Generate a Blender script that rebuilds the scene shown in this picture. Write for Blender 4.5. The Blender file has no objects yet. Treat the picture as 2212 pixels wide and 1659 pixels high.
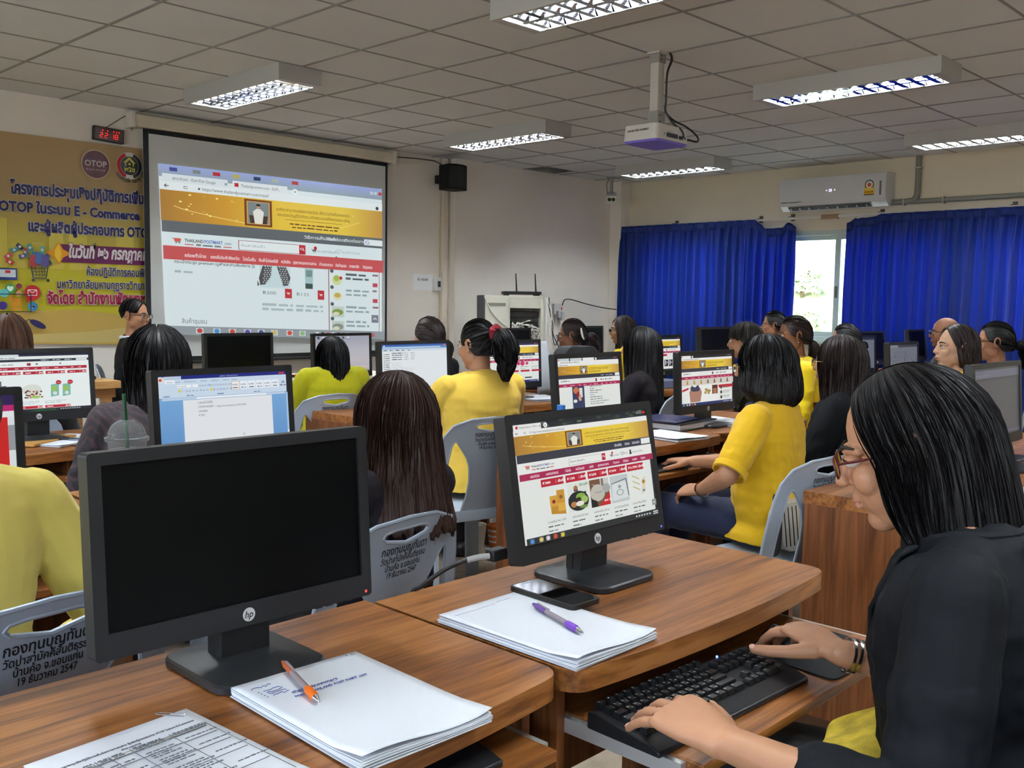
import bpy, bmesh, math, random
import numpy as np
from mathutils import Vector, Matrix, Quaternion, noise
from mathutils.geometry import tessellate_polygon
R_ = math.radians
PI = math.pi
rng = random.Random(7)
sc = bpy.context.scene
COL = sc.collection

# ---------------------------------------------------------------- camera
FPX, IW, IH, HC = 2096.79, 2212.0, 1659.0, 1.31
_y, _p, _r = R_(45.771), R_(4.8222), R_(0.8544)
_f = Vector((math.sin(_y)*math.cos(_p), math.cos(_y)*math.cos(_p), -math.sin(_p)))
_rt = Vector((math.cos(_y), -math.sin(_y), 0)); _u = _rt.cross(_f)
_r2 = math.cos(_r)*_rt + math.sin(_r)*_u
_u2 = -math.sin(_r)*_rt + math.cos(_r)*_u
cam = bpy.data.cameras.new('camera'); camo = bpy.data.objects.new('camera', cam); COL.objects.link(camo)
camo.matrix_world = Matrix(((_r2.x, _u2.x, -_f.x, 0), (_r2.y, _u2.y, -_f.y, 0), (_r2.z, _u2.z, -_f.z, HC), (0, 0, 0, 1)))
cam.sensor_fit = 'HORIZONTAL'; cam.sensor_width = 36.0; cam.lens = 36.0*FPX/IW
cam.clip_start = 0.02; cam.clip_end = 200
sc.camera = camo
CAMP = Vector((0, 0, HC))
def ray(px, py): return _r2*((px-IW/2)/FPX) - _u2*((py-IH/2)/FPX) + _f
def onz(px, py, z): d = ray(px, py); return CAMP + d*((z-HC)/d.z)
def ony(px, py, y): d = ray(px, py); return CAMP + d*(y/d.y)
def onx(px, py, x): d = ray(px, py); return CAMP + d*(x/d.x)

# ---------------------------------------------------------------- view, world
sc.view_settings.view_transform = 'Standard'; sc.view_settings.look = 'None'
sc.view_settings.exposure = 0.0; sc.view_settings.gamma = 1.0; sc.view_settings.use_curve_mapping = False
world = bpy.data.worlds.new('sky'); sc.world = world; world.use_nodes = True
nt = world.node_tree; nt.nodes.clear()
_bg = nt.nodes.new('ShaderNodeBackground'); _out = nt.nodes.new('ShaderNodeOutputWorld')
_sky = nt.nodes.new('ShaderNodeTexSky'); _sky.sky_type = 'HOSEK_WILKIE'; _sky.turbidity = 7.0
_sky.sun_direction = Vector((-0.5, 0.3, 0.8)).normalized(); _sky.ground_albedo = 0.3
nt.links.new(_sky.outputs[0], _bg.inputs[0]); _bg.inputs[1].default_value = 55.0
nt.links.new(_bg.outputs[0], _out.inputs[0])
LAMP_STRENGTH = 440.0          # the fluorescent tubes
SCREEN_GAIN = 0.86            # lit monitors
PROJ_GAIN = 0.80              # projected picture

# window openings with daylight sampling portals; the left-wall ones are added, unseen, for side light
LWIN_ADDED = [(-2.6, -0.6), (0.4, 2.4), (3.4, 5.4)]
RWIN = [(5.80, 7.02), (3.36, 5.74), (0.95, 3.30)]
for k, (x, sx, ws) in enumerate(((-2.44, 1, LWIN_ADDED), (9.47, -1, RWIN))):
    for (y0, y1) in ws:
        l = bpy.data.lights.new('daylight_portal', 'AREA'); l.shape = 'RECTANGLE'; l.size = 1.12; l.size_y = y1-y0; l.cycles.is_portal = True
        o = bpy.data.objects.new('daylight_portal', l); COL.objects.link(o); o.location = (x, (y0+y1)/2, 1.53); o.rotation_euler = (0, R_(-90*sx), 0)
# ---------------------------------------------------------------- scratch scene for modifiers and fonts
TMP = bpy.data.scenes.new('scratch')
def evaluated(o):
    TMP.collection.objects.link(o)
    vl = TMP.view_layers[0]; vl.update()
    me = bpy.data.meshes.new_from_object(o.evaluated_get(vl.depsgraph), depsgraph=vl.depsgraph)
    TMP.collection.objects.unlink(o)
    return me

# ---------------------------------------------------------------- materials
MATS = {}
def _nodes(name):
    m = bpy.data.materials.new(name); m.use_nodes = True
    n = m.node_tree.nodes; return m, n, m.node_tree.links, n['Principled BSDF']
def mat(name, col, rough=0.6, metal=0.0, spec=0.5, bump=0.0, bscale=200.0, stretch=(1, 1, 1), var=0.0, sheen=0.0,
        emit=None, estr=0.0, trans=0.0, ior=1.45, alpha=1.0, coat=0.0, sss=0.0, vscale=6.0):
    if name in MATS: return MATS[name]
    m, n, l, b = _nodes(name)
    c = (*col, 1.0); b.inputs['Base Color'].default_value = c
    b.inputs['Roughness'].default_value = rough; b.inputs['Metallic'].default_value = metal
    b.inputs['Specular IOR Level'].default_value = spec; b.inputs['IOR'].default_value = ior
    b.inputs['Transmission Weight'].default_value = trans; b.inputs['Alpha'].default_value = alpha
    b.inputs['Coat Weight'].default_value = coat
    if sheen: b.inputs['Sheen Weight'].default_value = sheen; b.inputs['Sheen Roughness'].default_value = 0.5
    if sss:
        b.inputs['Subsurface Weight'].default_value = sss; b.inputs['Subsurface Radius'].default_value = (0.012, 0.005, 0.003)
    if emit: b.inputs['Emission Color'].default_value = (*emit, 1); b.inputs['Emission Strength'].default_value = estr
    if bump or var:
        tc = n.new('ShaderNodeTexCoord'); mp = n.new('ShaderNodeMapping'); mp.inputs['Scale'].default_value = stretch
        l.new(tc.outputs['Object'], mp.inputs['Vector'])
    if bump:
        t = n.new('ShaderNodeTexNoise'); t.inputs['Scale'].default_value = bscale; t.inputs['Detail'].default_value = 3
        bp = n.new('ShaderNodeBump'); bp.inputs['Strength'].default_value = bump; bp.inputs['Distance'].default_value = 0.004
        l.new(mp.outputs[0], t.inputs['Vector']); l.new(t.outputs['Fac'], bp.inputs['Height']); l.new(bp.outputs[0], b.inputs['Normal'])
    if var:
        t2 = n.new('ShaderNodeTexNoise'); t2.inputs['Scale'].default_value = vscale; t2.inputs['Detail'].default_value = 4
        rp = n.new('ShaderNodeValToRGB')
        rp.color_ramp.elements[0].position = 0.3; rp.color_ramp.elements[1].position = 0.7
        rp.color_ramp.elements[0].color = (*[x*(1-var) for x in col], 1); rp.color_ramp.elements[1].color = (*[min(1, x*(1+var)) for x in col], 1)
        l.new(mp.outputs[0], t2.inputs['Vector']); l.new(t2.outputs['Fac'], rp.inputs[0]); l.new(rp.outputs[0], b.inputs['Base Color'])
    MATS[name] = m; return m
def wood(name, cols, stretch, rough=0.38, fine=1.0):
    if name in MATS: return MATS[name]
    m, n, l, b = _nodes(name)
    tc = n.new('ShaderNodeTexCoord'); oi = n.new('ShaderNodeObjectInfo'); mp = n.new('ShaderNodeMapping')
    mp.inputs['Scale'].default_value = stretch
    ad = n.new('ShaderNodeVectorMath'); ad.operation = 'ADD'; ml = n.new('ShaderNodeMath'); ml.operation = 'MULTIPLY'; ml.inputs[1].default_value = 30
    l.new(oi.outputs['Random'], ml.inputs[0]); l.new(tc.outputs['Object'], ad.inputs[0]); l.new(ml.outputs[0], ad.inputs[1])
    l.new(ad.outputs[0], mp.inputs['Vector'])
    a = n.new('ShaderNodeTexNoise'); a.inputs['Scale'].default_value = 1.6; a.inputs['Detail'].default_value = 6; a.inputs['Roughness'].default_value = 0.65; a.inputs['Distortion'].default_value = 0.9
    f = n.new('ShaderNodeTexNoise'); f.inputs['Scale'].default_value = 9.0*fine; f.inputs['Detail'].default_value = 3; f.inputs['Distortion'].default_value = 0.3
    mx = n.new('ShaderNodeMath'); mx.operation = 'MULTIPLY_ADD'; mx.inputs[1].default_value = 0.38
    l.new(mp.outputs[0], a.inputs['Vector']); l.new(mp.outputs[0], f.inputs['Vector'])
    l.new(f.outputs['Fac'], mx.inputs[0]); 
    sb = n.new('ShaderNodeMath'); sb.operation = 'MULTIPLY'; sb.inputs[1].default_value = 0.72; l.new(a.outputs['Fac'], sb.inputs[0]); l.new(sb.outputs[0], mx.inputs[2])
    rp = n.new('ShaderNodeValToRGB'); e = rp.color_ramp.elements
    ps = [0.36, 0.46, 0.54, 0.64]
    e[0].position = ps[0]; e[0].color = (*cols[0], 1); e[1].position = ps[3]; e[1].color = (*cols[3], 1)
    for k in (1, 2): q = e.new(ps[k]); q.color = (*cols[k], 1)
    l.new(mx.outputs[0], rp.inputs[0]); l.new(rp.outputs[0], b.inputs['Base Color'])
    b.inputs['Roughness'].default_value = rough; b.inputs['Specular IOR Level'].default_value = 0.4
    MATS[name] = m; return m
def emit_col(name, gain):
    if name in MATS: return MATS[name]
    m, n, l, b = _nodes(name)
    at = n.new('ShaderNodeAttribute'); at.attribute_name = 'Col'
    b.inputs['Base Color'].default_value = (0.01, 0.01, 0.01, 1); b.inputs['Roughness'].default_value = 0.35
    l.new(at.outputs['Color'], b.inputs['Emission Color']); b.inputs['Emission Strength'].default_value = gain
    MATS[name] = m; return m
def print_col(name, rough=0.6, spec=0.3, weave=0.0):
    if name in MATS: return MATS[name]
    m, n, l, b = _nodes(name)
    at = n.new('ShaderNodeAttribute'); at.attribute_name = 'Col'
    l.new(at.outputs['Color'], b.inputs['Base Color']); b.inputs['Roughness'].default_value = rough; b.inputs['Specular IOR Level'].default_value = spec
    MATS[name] = m; return m
def s2l(*c):
    if len(c) == 1: c = c[0]
    return tuple((x/255/12.92 if x/255 <= 0.04045 else ((x/255+0.055)/1.055)**2.4) for x in c)

# ---------------------------------------------------------------- mesh builder
def frame(d):
    d = Vector(d).normalized(); a = Vector((0, 0, 1)) if abs(d.z) < 0.9 else Vector((1, 0, 0))
    x = d.cross(a).normalized(); return x, x.cross(d).normalized(), d   # x, y, dir  (x cross y = ... )
class MB:
    def __init__(s): s.v = []; s.f = []; s.m = []; s.c = []; s.T = None
    def add(s, vs, fs, mi=0, col=None):
        o = len(s.v)
        s.v += [s.T @ Vector(p) for p in vs] if s.T is not None else [Vector(p) for p in vs]
        s.f += [tuple(i+o for i in f) for f in fs]; s.m += [mi]*len(fs); s.c += [col]*len(fs)
        return s
    def box(s, lo, hi, mi=0, col=None):
        x0, y0, z0 = lo; x1, y1, z1 = hi
        return s.add([(x0,y0,z0),(x1,y0,z0),(x1,y1,z0),(x0,y1,z0),(x0,y0,z1),(x1,y0,z1),(x1,y1,z1),(x0,y1,z1)],
              [(3,2,1,0),(4,5,6,7),(0,1,5,4),(1,2,6,5),(2,3,7,6),(3,0,4,7)], mi, col)
    def cbox(s, c, d, mi=0, col=None):
        return s.box([c[i]-d[i]/2 for i in range(3)], [c[i]+d[i]/2 for i in range(3)], mi, col)
    def prism(s, poly, z0, z1, mi=0, col=None, top=None):
        n = len(poly); t = top or poly
        tri = tessellate_polygon([[Vector((x, y, 0)) for x, y in poly]])
        ar = sum(poly[i][0]*poly[(i+1) % n][1]-poly[(i+1) % n][0]*poly[i][1] for i in range(n))
        side = [(i, (i+1) % n, (i+1) % n+n, i+n) if ar > 0 else (i+n, (i+1) % n+n, (i+1) % n, i) for i in range(n)]
        def fix(q, up):
            a, b, c = [poly[i] for i in q]
            cr = (b[0]-a[0])*(c[1]-a[1])-(b[1]-a[1])*(c[0]-a[0])
            return tuple(q) if (cr > 0) == up else tuple(reversed(q))
        return s.add([(x, y, z0) for x, y in poly]+[(x, y, z1) for x, y in t],
                     side+[fix(q, False) for q in tri]+[tuple(i+n for i in fix(q, True)) for q in tri], mi, col)
    def ring_loft(s, rings, mi=0, cap=True, closed=False, col=None):
        n = len(rings[0]); vs = [p for r in rings for p in r]; fs = []
        k = len(rings)
        for j in range(k if closed else k-1):
            for i in range(n):
                a = j*n+i; b = j*n+(i+1) % n; c = ((j+1) % k)*n+(i+1) % n; d = ((j+1) % k)*n+i
                fs.append((a, b, c, d))
        if cap and not closed:
            fs.append(tuple(reversed(range(n)))); fs.append(tuple(range((k-1)*n, k*n)))
        return s.add(vs, fs, mi, col)
    def tube(s, path, r, n=10, mi=0, cap=True, closed=False, flat=1.0, col=None):
        path = [Vector(p) for p in path]; k = len(path); rs = r if isinstance(r, (list, tuple)) else [r]*k
        rings = []; x = None
        for j in range(k):
            a = path[j-1] if (j > 0 or closed) else path[j]; b = path[(j+1) % k] if (j < k-1 or closed) else path[j]
            d = (b-a); d = d.normalized() if d.length > 1e-9 else Vector((0, 0, 1))
            if x is None: x, y, _ = frame(d); y = d.cross(x)
            else:
                x = (x-d*x.dot(d)); x = x.normalized() if x.length > 1e-6 else frame(d)[0]; y = d.cross(x)
            rings.append([path[j]+x*(rs[j]*math.cos(2*PI*i/n))+y*(rs[j]*flat*math.sin(2*PI*i/n)) for i in range(n)])
        return s.ring_loft(rings, mi, cap, closed, col)
    def cyl(s, a, b, r0, r1=None, n=16, mi=0, col=None): return s.tube([a, b], [r0, r0 if r1 is None else r1], n, mi, col=col)
    def lathe(s, prof, c=(0, 0, 0), n=28, mi=0, cap=True, axis=None):
        c = Vector(c); q = Vector((0, 0, 1)).rotation_difference(Vector(axis)) if axis is not None else Quaternion()
        return s.ring_loft([[c+q @ Vector((r*math.cos(2*PI*i/n), r*math.sin(2*PI*i/n), z)) for i in range(n)] for r, z in prof], mi, cap)
    def ell(s, c, r, n=16, m=10, mi=0, rot=None):
        c = Vector(c); rings = []
        for j in range(m+1):
            t = PI*(j+0.02)/(m+0.04); 
            ring = []
            for i in range(n):
                p = Vector((r[0]*math.sin(t)*math.cos(2*PI*i/n), r[1]*math.sin(t)*math.sin(2*PI*i/n), -r[2]*math.cos(t)))
                ring.append(c+(rot @ p if rot is not None else p))
            rings.append(ring)
        return s.ring_loft(rings, mi, True)
    def cone(s, a, b, ra, rb, n=14, mi=0):      # capsule with two radii, closed by round ends
        a = Vector(a); b = Vector(b); d = b-a
        d = d.normalized() if d.length > 1e-7 else Vector((0, 0, 1)); x, y, _ = frame(d); y = d.cross(x)
        rings = []
        for t in (-88, -60, -30, 0): rings.append((a+d*(ra*math.sin(R_(t))), ra*math.cos(R_(t))))
        for t in (0, 30, 60, 88): rings.append((b+d*(rb*math.sin(R_(t))), rb*math.cos(R_(t))))
        return s.ring_loft([[p+x*(r*math.cos(2*PI*i/n))+y*(r*math.sin(2*PI*i/n)) for i in range(n)] for p, r in rings], mi, True)
    def grid(s, fn, nu, nv, mi=0, wrap=False, col=None):
        vs = [fn(i/nu, j/nv) for j in range(nv+1) for i in range(nu+(0 if wrap else 1))]
        w = nu if wrap else nu+1
        fs = [(j*w+i, j*w+(i+1) % w, (j+1)*w+(i+1) % w, (j+1)*w+i) for j in range(nv) for i in range(nu)]
        return s.add(vs, fs, mi, col)
    def data(s, name, mats, smooth=False, auto=None):
        me = bpy.data.meshes.new(name); me.from_pydata([tuple(p) for p in s.v], [], s.f)
        for m in (mats if isinstance(mats, (list, tuple)) else [mats]): me.materials.append(m)
        me.polygons.foreach_set('material_index', s.m)
        if any(c is not None for c in s.c):
            at = me.color_attributes.new('Col', 'FLOAT_COLOR', 'CORNER'); buf = []
            for f, c in zip(s.f, s.c):
                if c is None: buf += [1, 1, 1, 1]*len(f)
                elif isinstance(c[0], (tuple, list)):
                    for q in c: buf += [*q, 1]
                else: buf += [*c, 1]*len(f)
            at.data.foreach_set('color', buf)
        if smooth: me.polygons.foreach_set('use_smooth', [True]*len(me.polygons))
        me.update()
        if auto: me.set_sharp_from_angle(angle=R_(auto))
        return me
    def build(s, name, mats, parent=None, smooth=False, bevel=0, seg=2, loc=None, auto=35):
        me = s.data(name, mats, smooth or bevel > 0, auto if (smooth or bevel > 0) else None)
        o = bpy.data.objects.new(name, me); COL.objects.link(o)
        if parent is not None: o.parent = parent
        if loc is not None: o.location = loc
        if bevel > 0:
            b = o.modifiers.new('bevel', 'BEVEL'); b.width = bevel; b.segments = seg; b.limit_method = 'ANGLE'; b.angle_limit = R_(40)
        return o
def link(name, me, parent=None):
    o = bpy.data.objects.new(name, me); COL.objects.link(o)
    if parent is not None: o.parent = parent
    return o
def tag(o, label=None, cat=None, group=None, kind=None):
    for k, v in (('label', label), ('category', cat), ('group', group), ('kind', kind)):
        if v: o[k] = v
    return o
def thing(name, label, cat, loc=(0, 0, 0), rz=0.0, group=None):
    o = bpy.data.objects.new(name, None); COL.objects.link(o); o.empty_display_size = 0.1
    o.location = loc; o.rotation_euler = (0, 0, rz); return tag(o, label, cat, group)
def copy_tree(o, parent=None, label=None, group=None, loc=None, rz=None):
    c = o.copy(); COL.objects.link(c); c.parent = parent
    if parent is None:
        if label: c['label'] = label
        if group: c['group'] = group
        if loc is not None: c.location = loc
        if rz is not None: c.rotation_euler = (0, 0, rz)
    for ch in list(KIDS.get(o.name, ())) or [x for x in o.children]: copy_tree(ch, c)
    return c
KIDS = {}
def arc(cx, cy, r, a0, a1, n=8): return [(cx+r*math.cos(R_(a0+(a1-a0)*i/n)), cy+r*math.sin(R_(a0+(a1-a0)*i/n))) for i in range(n+1)]
def rrect(x0, y0, x1, y1, r, n=5): return arc(x1-r, y0+r, r, -90, 0, n)+arc(x1-r, y1-r, r, 0, 90, n)+arc(x0+r, y1-r, r, 90, 180, n)+arc(x0+r, y0+r, r, 180, 270, n)
def bez(pts, n=8):     # smooth curve through points
    P = [Vector(p) for p in pts]; out = []
    for i in range(len(P)-1):
        p0 = P[max(i-1, 0)]; p1 = P[i]; p2 = P[i+1]; p3 = P[min(i+2, len(P)-1)]
        for k in range(n):
            t = k/n; out.append(0.5*((2*p1)+(p2-p0)*t+(2*p0-5*p1+4*p2-p3)*t*t+(3*p1-p0-3*p2+p3)*t*t*t))
    return out+[P[-1]]

# ---------------------------------------------------------------- flat artwork: text and shapes in a plane, kept inside one mesh
_tc = {}
def text_geo(s, size, bold=0.0, shear=0.0):
    k = (s, round(bold, 4), shear)
    if k not in _tc:
        cu = bpy.data.curves.new('t', 'FONT'); cu.body = s; cu.size = 1.0; cu.offset = bold; cu.shear = shear; cu.resolution_u = 2
        o = bpy.data.objects.new('t', cu); me = evaluated(o)
        _tc[k] = ([tuple(v.co[:2]) for v in me.vertices], [tuple(p.vertices) for p in me.polygons])
        bpy.data.objects.remove(o); bpy.data.curves.remove(cu); bpy.data.meshes.remove(me)
    v, f = _tc[k]
    return [(x*size, y*size) for x, y in v], f
class Art:
    """draws in x right / y up units mapped by fn(x, y, lift) to 3-D; each call is lifted a little above the one before"""
    def __init__(s, mb, fn, mi=0, step=0.0002): s.mb = mb; s.fn = fn; s.mi = mi; s.step = step; s.k = 0
    def up(s): s.k += 1
    def poly(s, pts, col, cols=None, lift=True):
        if lift: s.up()
        fs = [tuple(range(len(pts)))] if len(pts) < 5 else [tuple(t) for t in tessellate_polygon([[Vector((x, y, 0)) for x, y in pts]])]
        ar = sum(pts[i][0]*pts[(i+1) % len(pts)][1]-pts[(i+1) % len(pts)][0]*pts[i][1] for i in range(len(pts)))
        def fx(q):
            a, b, c = [pts[i] for i in q[:3]]
            return q if (b[0]-a[0])*(c[1]-a[1])-(b[1]-a[1])*(c[0]-a[0]) > 0 else tuple(reversed(q))
        fs = [fx(q) for q in fs]
        o = len(s.mb.v); s.mb.add([s.fn(x, y, s.k*s.step) for x, y in pts], fs, s.mi, col)
        if cols:
            for i in range(len(fs)): s.mb.c[-len(fs)+i] = tuple(cols[j] for j in fs[i])
    def rect(s, x0, y0, x1, y1, col, lift=True): s.poly([(x0, y0), (x1, y0), (x1, y1), (x0, y1)], col, lift=lift)
    def hgrad(s, x0, y0, x1, y1, stops):
        s.up()
        for (t0, c0), (t1, c1) in zip(stops, stops[1:]):
            a = x0+(x1-x0)*t0; b = x0+(x1-x0)*t1
            s.poly([(a, y0), (b, y0), (b, y1), (a, y1)], c0, [c0, c1, c1, c0], lift=False)
    def vgrad(s, x0, y0, x1, y1, stops):
        s.up()
        for (t0, c0), (t1, c1) in zip(stops, stops[1:]):
            a = y0+(y1-y0)*t0; b = y0+(y1-y0)*t1
            s.poly([(x0, a), (x1, a), (x1, b), (x0, b)], c0, [c0, c0, c1, c1], lift=False)
    def disc(s, x, y, r, col, n=24, ry=None): s.poly([(x+r*math.cos(2*PI*i/n), y+(ry or r)*math.sin(2*PI*i/n)) for i in range(n)], col)
    def ring(s, x, y, r, w, col, a0=0, a1=360, n=24):
        s.up()
        for i in range(n):
            a, b = R_(a0+(a1-a0)*i/n), R_(a0+(a1-a0)*(i+1)/n)
            s.poly([(x+(r-w)*math.cos(a), y+(r-w)*math.sin(a)), (x+r*math.cos(a), y+r*math.sin(a)), (x+r*math.cos(b), y+r*math.sin(b)), (x+(r-w)*math.cos(b), y+(r-w)*math.sin(b))], col, lift=False)
    def line(s, pts, w, col, lift=True):
        if lift: s.up()
        for (x0, y0), (x1, y1) in zip(pts, pts[1:]):
            d = math.hypot(x1-x0, y1-y0) or 1; nx, ny = -(y1-y0)/d*w/2, (x1-x0)/d*w/2
            s.poly([(x0-nx, y0-ny), (x1-nx, y1-ny), (x1+nx, y1+ny), (x0+nx, y0+ny)], col, lift=False)
    def box(s, x0, y0, x1, y1, w, col): s.line([(x0, y0), (x1, y0), (x1, y1), (x0, y1), (x0, y0)], w, col)
    def text(s, t, x, y, size, col, align='l', bold=0.0, width=None, shear=0.0, halo=None, hw=0.05):
        v, f = text_geo(t, size, bold, shear)
        if not v: return
        xs = [p[0] for p in v]; w = max(xs)-min(xs); k = (width/w) if (width and w > 0) else 1.0
        dx = x-min(xs)*k-(w*k if align == 'r' else w*k/2 if align == 'c' else 0)
        if halo:
            hv, hf = text_geo(t, size, bold+hw, shear); s.up()
            s.mb.add([s.fn(px*k+dx, py+y, s.k*s.step) for px, py in hv], hf, s.mi, halo)
        s.up(); s.mb.add([s.fn(px*k+dx, py+y, s.k*s.step) for px, py in v], f, s.mi, col)
    def squiggle(s, x, y, w, h, col, n=14, seed=1):   # unreadable small print as the photo shows it: words as dashes
        r = random.Random(seed); cx = x; s.up()
        while cx < x+w-h*0.4:
            ww = min(r.uniform(1.2, 4.0)*h, x+w-cx); hh = h*r.uniform(0.7, 1.0)
            s.poly([(cx, y), (cx+ww, y), (cx+ww, y+hh), (cx, y+hh)], col, lift=False); cx += ww+h*0.6
# ================================================================ THE ROOM
CZ = 2.743; FY = 7.45; FY2 = 7.35; RX = 9.35; LX = -2.4; BY = -3.4
WALL = mat('wall paint', s2l(234, 226, 215), 0.75, spec=0.25, bump=0.05, bscale=90, var=0.03, vscale=1.3)
WALLR = mat('wall paint warm', s2l(222, 211, 188), 0.75, spec=0.25, bump=0.05, bscale=90, var=0.03, vscale=1.3)
TILE = mat('ceiling board', s2l(212, 213, 212), 0.85, spec=0.2, bump=0.06, bscale=160, var=0.025, vscale=2.0)
TBAR = mat('ceiling grid bar', s2l(138, 136, 132), 0.5, spec=0.4)
DARKV = mat('plenum dark', s2l(26, 24, 23), 0.9)
def struct(name, mb, m, smooth=False, bevel=0):
    o = mb.build(name, m, smooth=smooth, bevel=bevel); o['kind'] = 'structure'; return o
m = MB(); m.box((LX, BY, -0.1), (RX, FY, 0))
FLOOR = mat('floor terrazzo', s2l(150, 135, 118), 0.45, spec=0.4, var=0.22, vscale=14)
struct('floor', m, FLOOR)
# ceiling: boards in a 600 mm grid with the bars between, one board missing by the front wall
m = MB(); X0, Y0 = 0.473, 0.435
xs = [LX]+[X0+0.6*i for i in range(-4, 15) if LX < X0+0.6*i < RX]+[RX]
ys = [BY]+[Y0+0.6*j for j in range(-6, 13) if BY < Y0+0.6*j < FY]+[FY]
for i in range(len(xs)-1):
    for j in range(len(ys)-1):
        if abs(xs[i]-7.673) < 0.01 and abs(ys[j]-7.035) < 0.01: continue
        m.box((xs[i], ys[j], CZ), (xs[i+1], ys[j+1], CZ+0.02), 0)
for x in xs[1:-1]: m.box((x-0.009, BY, CZ-0.004), (x+0.009, FY, CZ+0.0005), 1)
for y in ys[1:-1]: m.box((LX, y-0.007, CZ-0.0035), (RX, y+0.007, CZ+0.0004), 1)
m.box((7.4, 6.8, CZ+0.45), (8.6, FY, CZ+0.47), 2); m.box((7.4, 6.8, CZ+0.02), (7.42, FY, CZ+0.45), 2); m.box((8.58, 6.8, CZ+0.02), (8.6, FY, CZ+0.45), 2); m.box((7.42, 6.8, CZ+0.02), (8.58, 6.82, CZ+0.45), 2)
struct('ceiling', m, [TILE, TBAR, DARKV])
m = MB(); m.box((LX-0.15, FY, -0.1), (6.69, FY+0.15, CZ+0.5)); m.box((6.69, FY2, -0.1), (RX+0.15, FY+0.15, CZ)); m.box((6.69, FY2+0.1, CZ), (RX+0.15, FY+0.15, CZ+0.5))
struct('wall_front', m, WALL)
m = MB(); m.box((LX-0.15, BY-0.15, -0.1), (LX, FY, 0.97)); m.box((LX-0.15, BY-0.15, 2.085), (LX, FY, CZ+0.05))
_e = [BY-0.15]+[q for w in LWIN_ADDED for q in w]+[FY]
for p, q in zip(_e[0::2], _e[1::2]): m.box((LX-0.15, p, 0.97), (LX, q, 2.085))
struct('wall_left', m, WALL)
for k, (p, q) in enumerate(LWIN_ADDED):  # unseen windows, added to let daylight in from the left
    m = MB()
    for lo, hi in (((p, 0.97), (q, 1.01)), ((p, 2.04), (q, 2.085)), ((p, 1.01), (p+0.05, 2.04)), ((q-0.05, 1.01), (q, 2.04)), (((p+q)/2-0.03, 1.01), ((p+q)/2+0.03, 2.04))): m.box((LX-0.09, lo[0], lo[1]), (LX-0.03, hi[0], hi[1]))
    struct('window_%d' % (k+4), m, mat('window aluminium', s2l(190, 205, 198), 0.4, metal=0.1, spec=0.5))
m = MB(); m.box((LX, BY-0.15, -0.1), (RX+0.15, BY, CZ+0.05)); struct('wall_back', m, WALL)
WZ0, WZ1 = 0.97, 2.085
wins = RWIN
m = MB(); m.box((RX, BY, -0.1), (RX+0.15, FY2, WZ0)); m.box((RX, BY, WZ1), (RX+0.15, FY2, CZ+0.05))
edges = [BY]+sorted(e for w in wins for e in w)+[FY2]
for a, b in zip(edges[0::2], edges[1::2]): m.box((RX, a, WZ0), (RX+0.15, b, WZ1))
struct('wall_right', m, WALLR)
m = MB(); m.box((9.19, 7.19, 0), (RX, FY2, CZ)); struct('trim_1', m, WALL)          # corner column
for nm, lo, hi in (('baseboard_front', (LX, FY-0.012, 0), (6.69, FY, 0.1)), ('baseboard_right', (RX-0.012, BY, 0), (RX, 7.19, 0.1))):
    m = MB(); m.box(lo, hi); struct(nm, m, mat('skirting', s2l(120, 100, 80), 0.5))
ALU = mat('window aluminium', s2l(190, 205, 198), 0.4, metal=0.1, spec=0.5)
GLASS = mat('window glass', (1, 1, 1), 0.02, trans=1.0, ior=1.02, spec=0.2)
for k, (a, b) in enumerate(wins):
    fr = MB(); x0, x1 = RX-0.01, RX+0.08
    fr.box((x0, a, WZ0), (x1, b, WZ0+0.035)); fr.box((x0, a, WZ1-0.05), (x1, b, WZ1)); fr.box((x0, a, WZ0+0.035), (x1, a+0.04, WZ1-0.05)); fr.box((x0, b-0.04, WZ0+0.035), (x1, b, WZ1-0.05))
    w = fr.build('window_%d' % (k+1), ALU, bevel=0.003); w['kind'] = 'structure'
    mid = (a+b)/2
    for i, (p, q, xo) in enumerate(((a+0.04, mid+0.03, 0.012), (mid-0.03, b-0.04, 0.045))):
        s = MB(); xx0, xx1 = RX+xo, RX+xo+0.028
        s.box((xx0, p, WZ0+0.035), (xx1, q, WZ0+0.085)); s.box((xx0, p, WZ1-0.095), (xx1, q, WZ1-0.05))
        s.box((xx0, p, WZ0+0.085), (xx1, p+0.06, WZ1-0.095)); s.box((xx0, q-0.06, WZ0+0.085), (xx1, q, WZ1-0.095))
        so = s.build('sash', ALU, w, bevel=0.003)
        g = MB(); g.box((xx0+0.011, p+0.055, WZ0+0.08), (xx0+0.016, q-0.055, WZ1-0.09)); g.build('pane', GLASS, so)
        h = MB(); yy = q-0.03 if i == 0 else p+0.03; h.box((xx0-0.012, yy-0.012, 1.40), (xx0, yy+0.012, 1.52)); h.build('latch', mat('latch grey', s2l(90, 95, 92), 0.4, metal=0.5), so, bevel=0.003)
m = MB(); m.box((RX-0.05, 0.9, WZ0-0.04), (RX+0.02, 7.05, WZ0)); struct('trim_2', m, ALU, bevel=0.004)     # window sill

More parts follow.
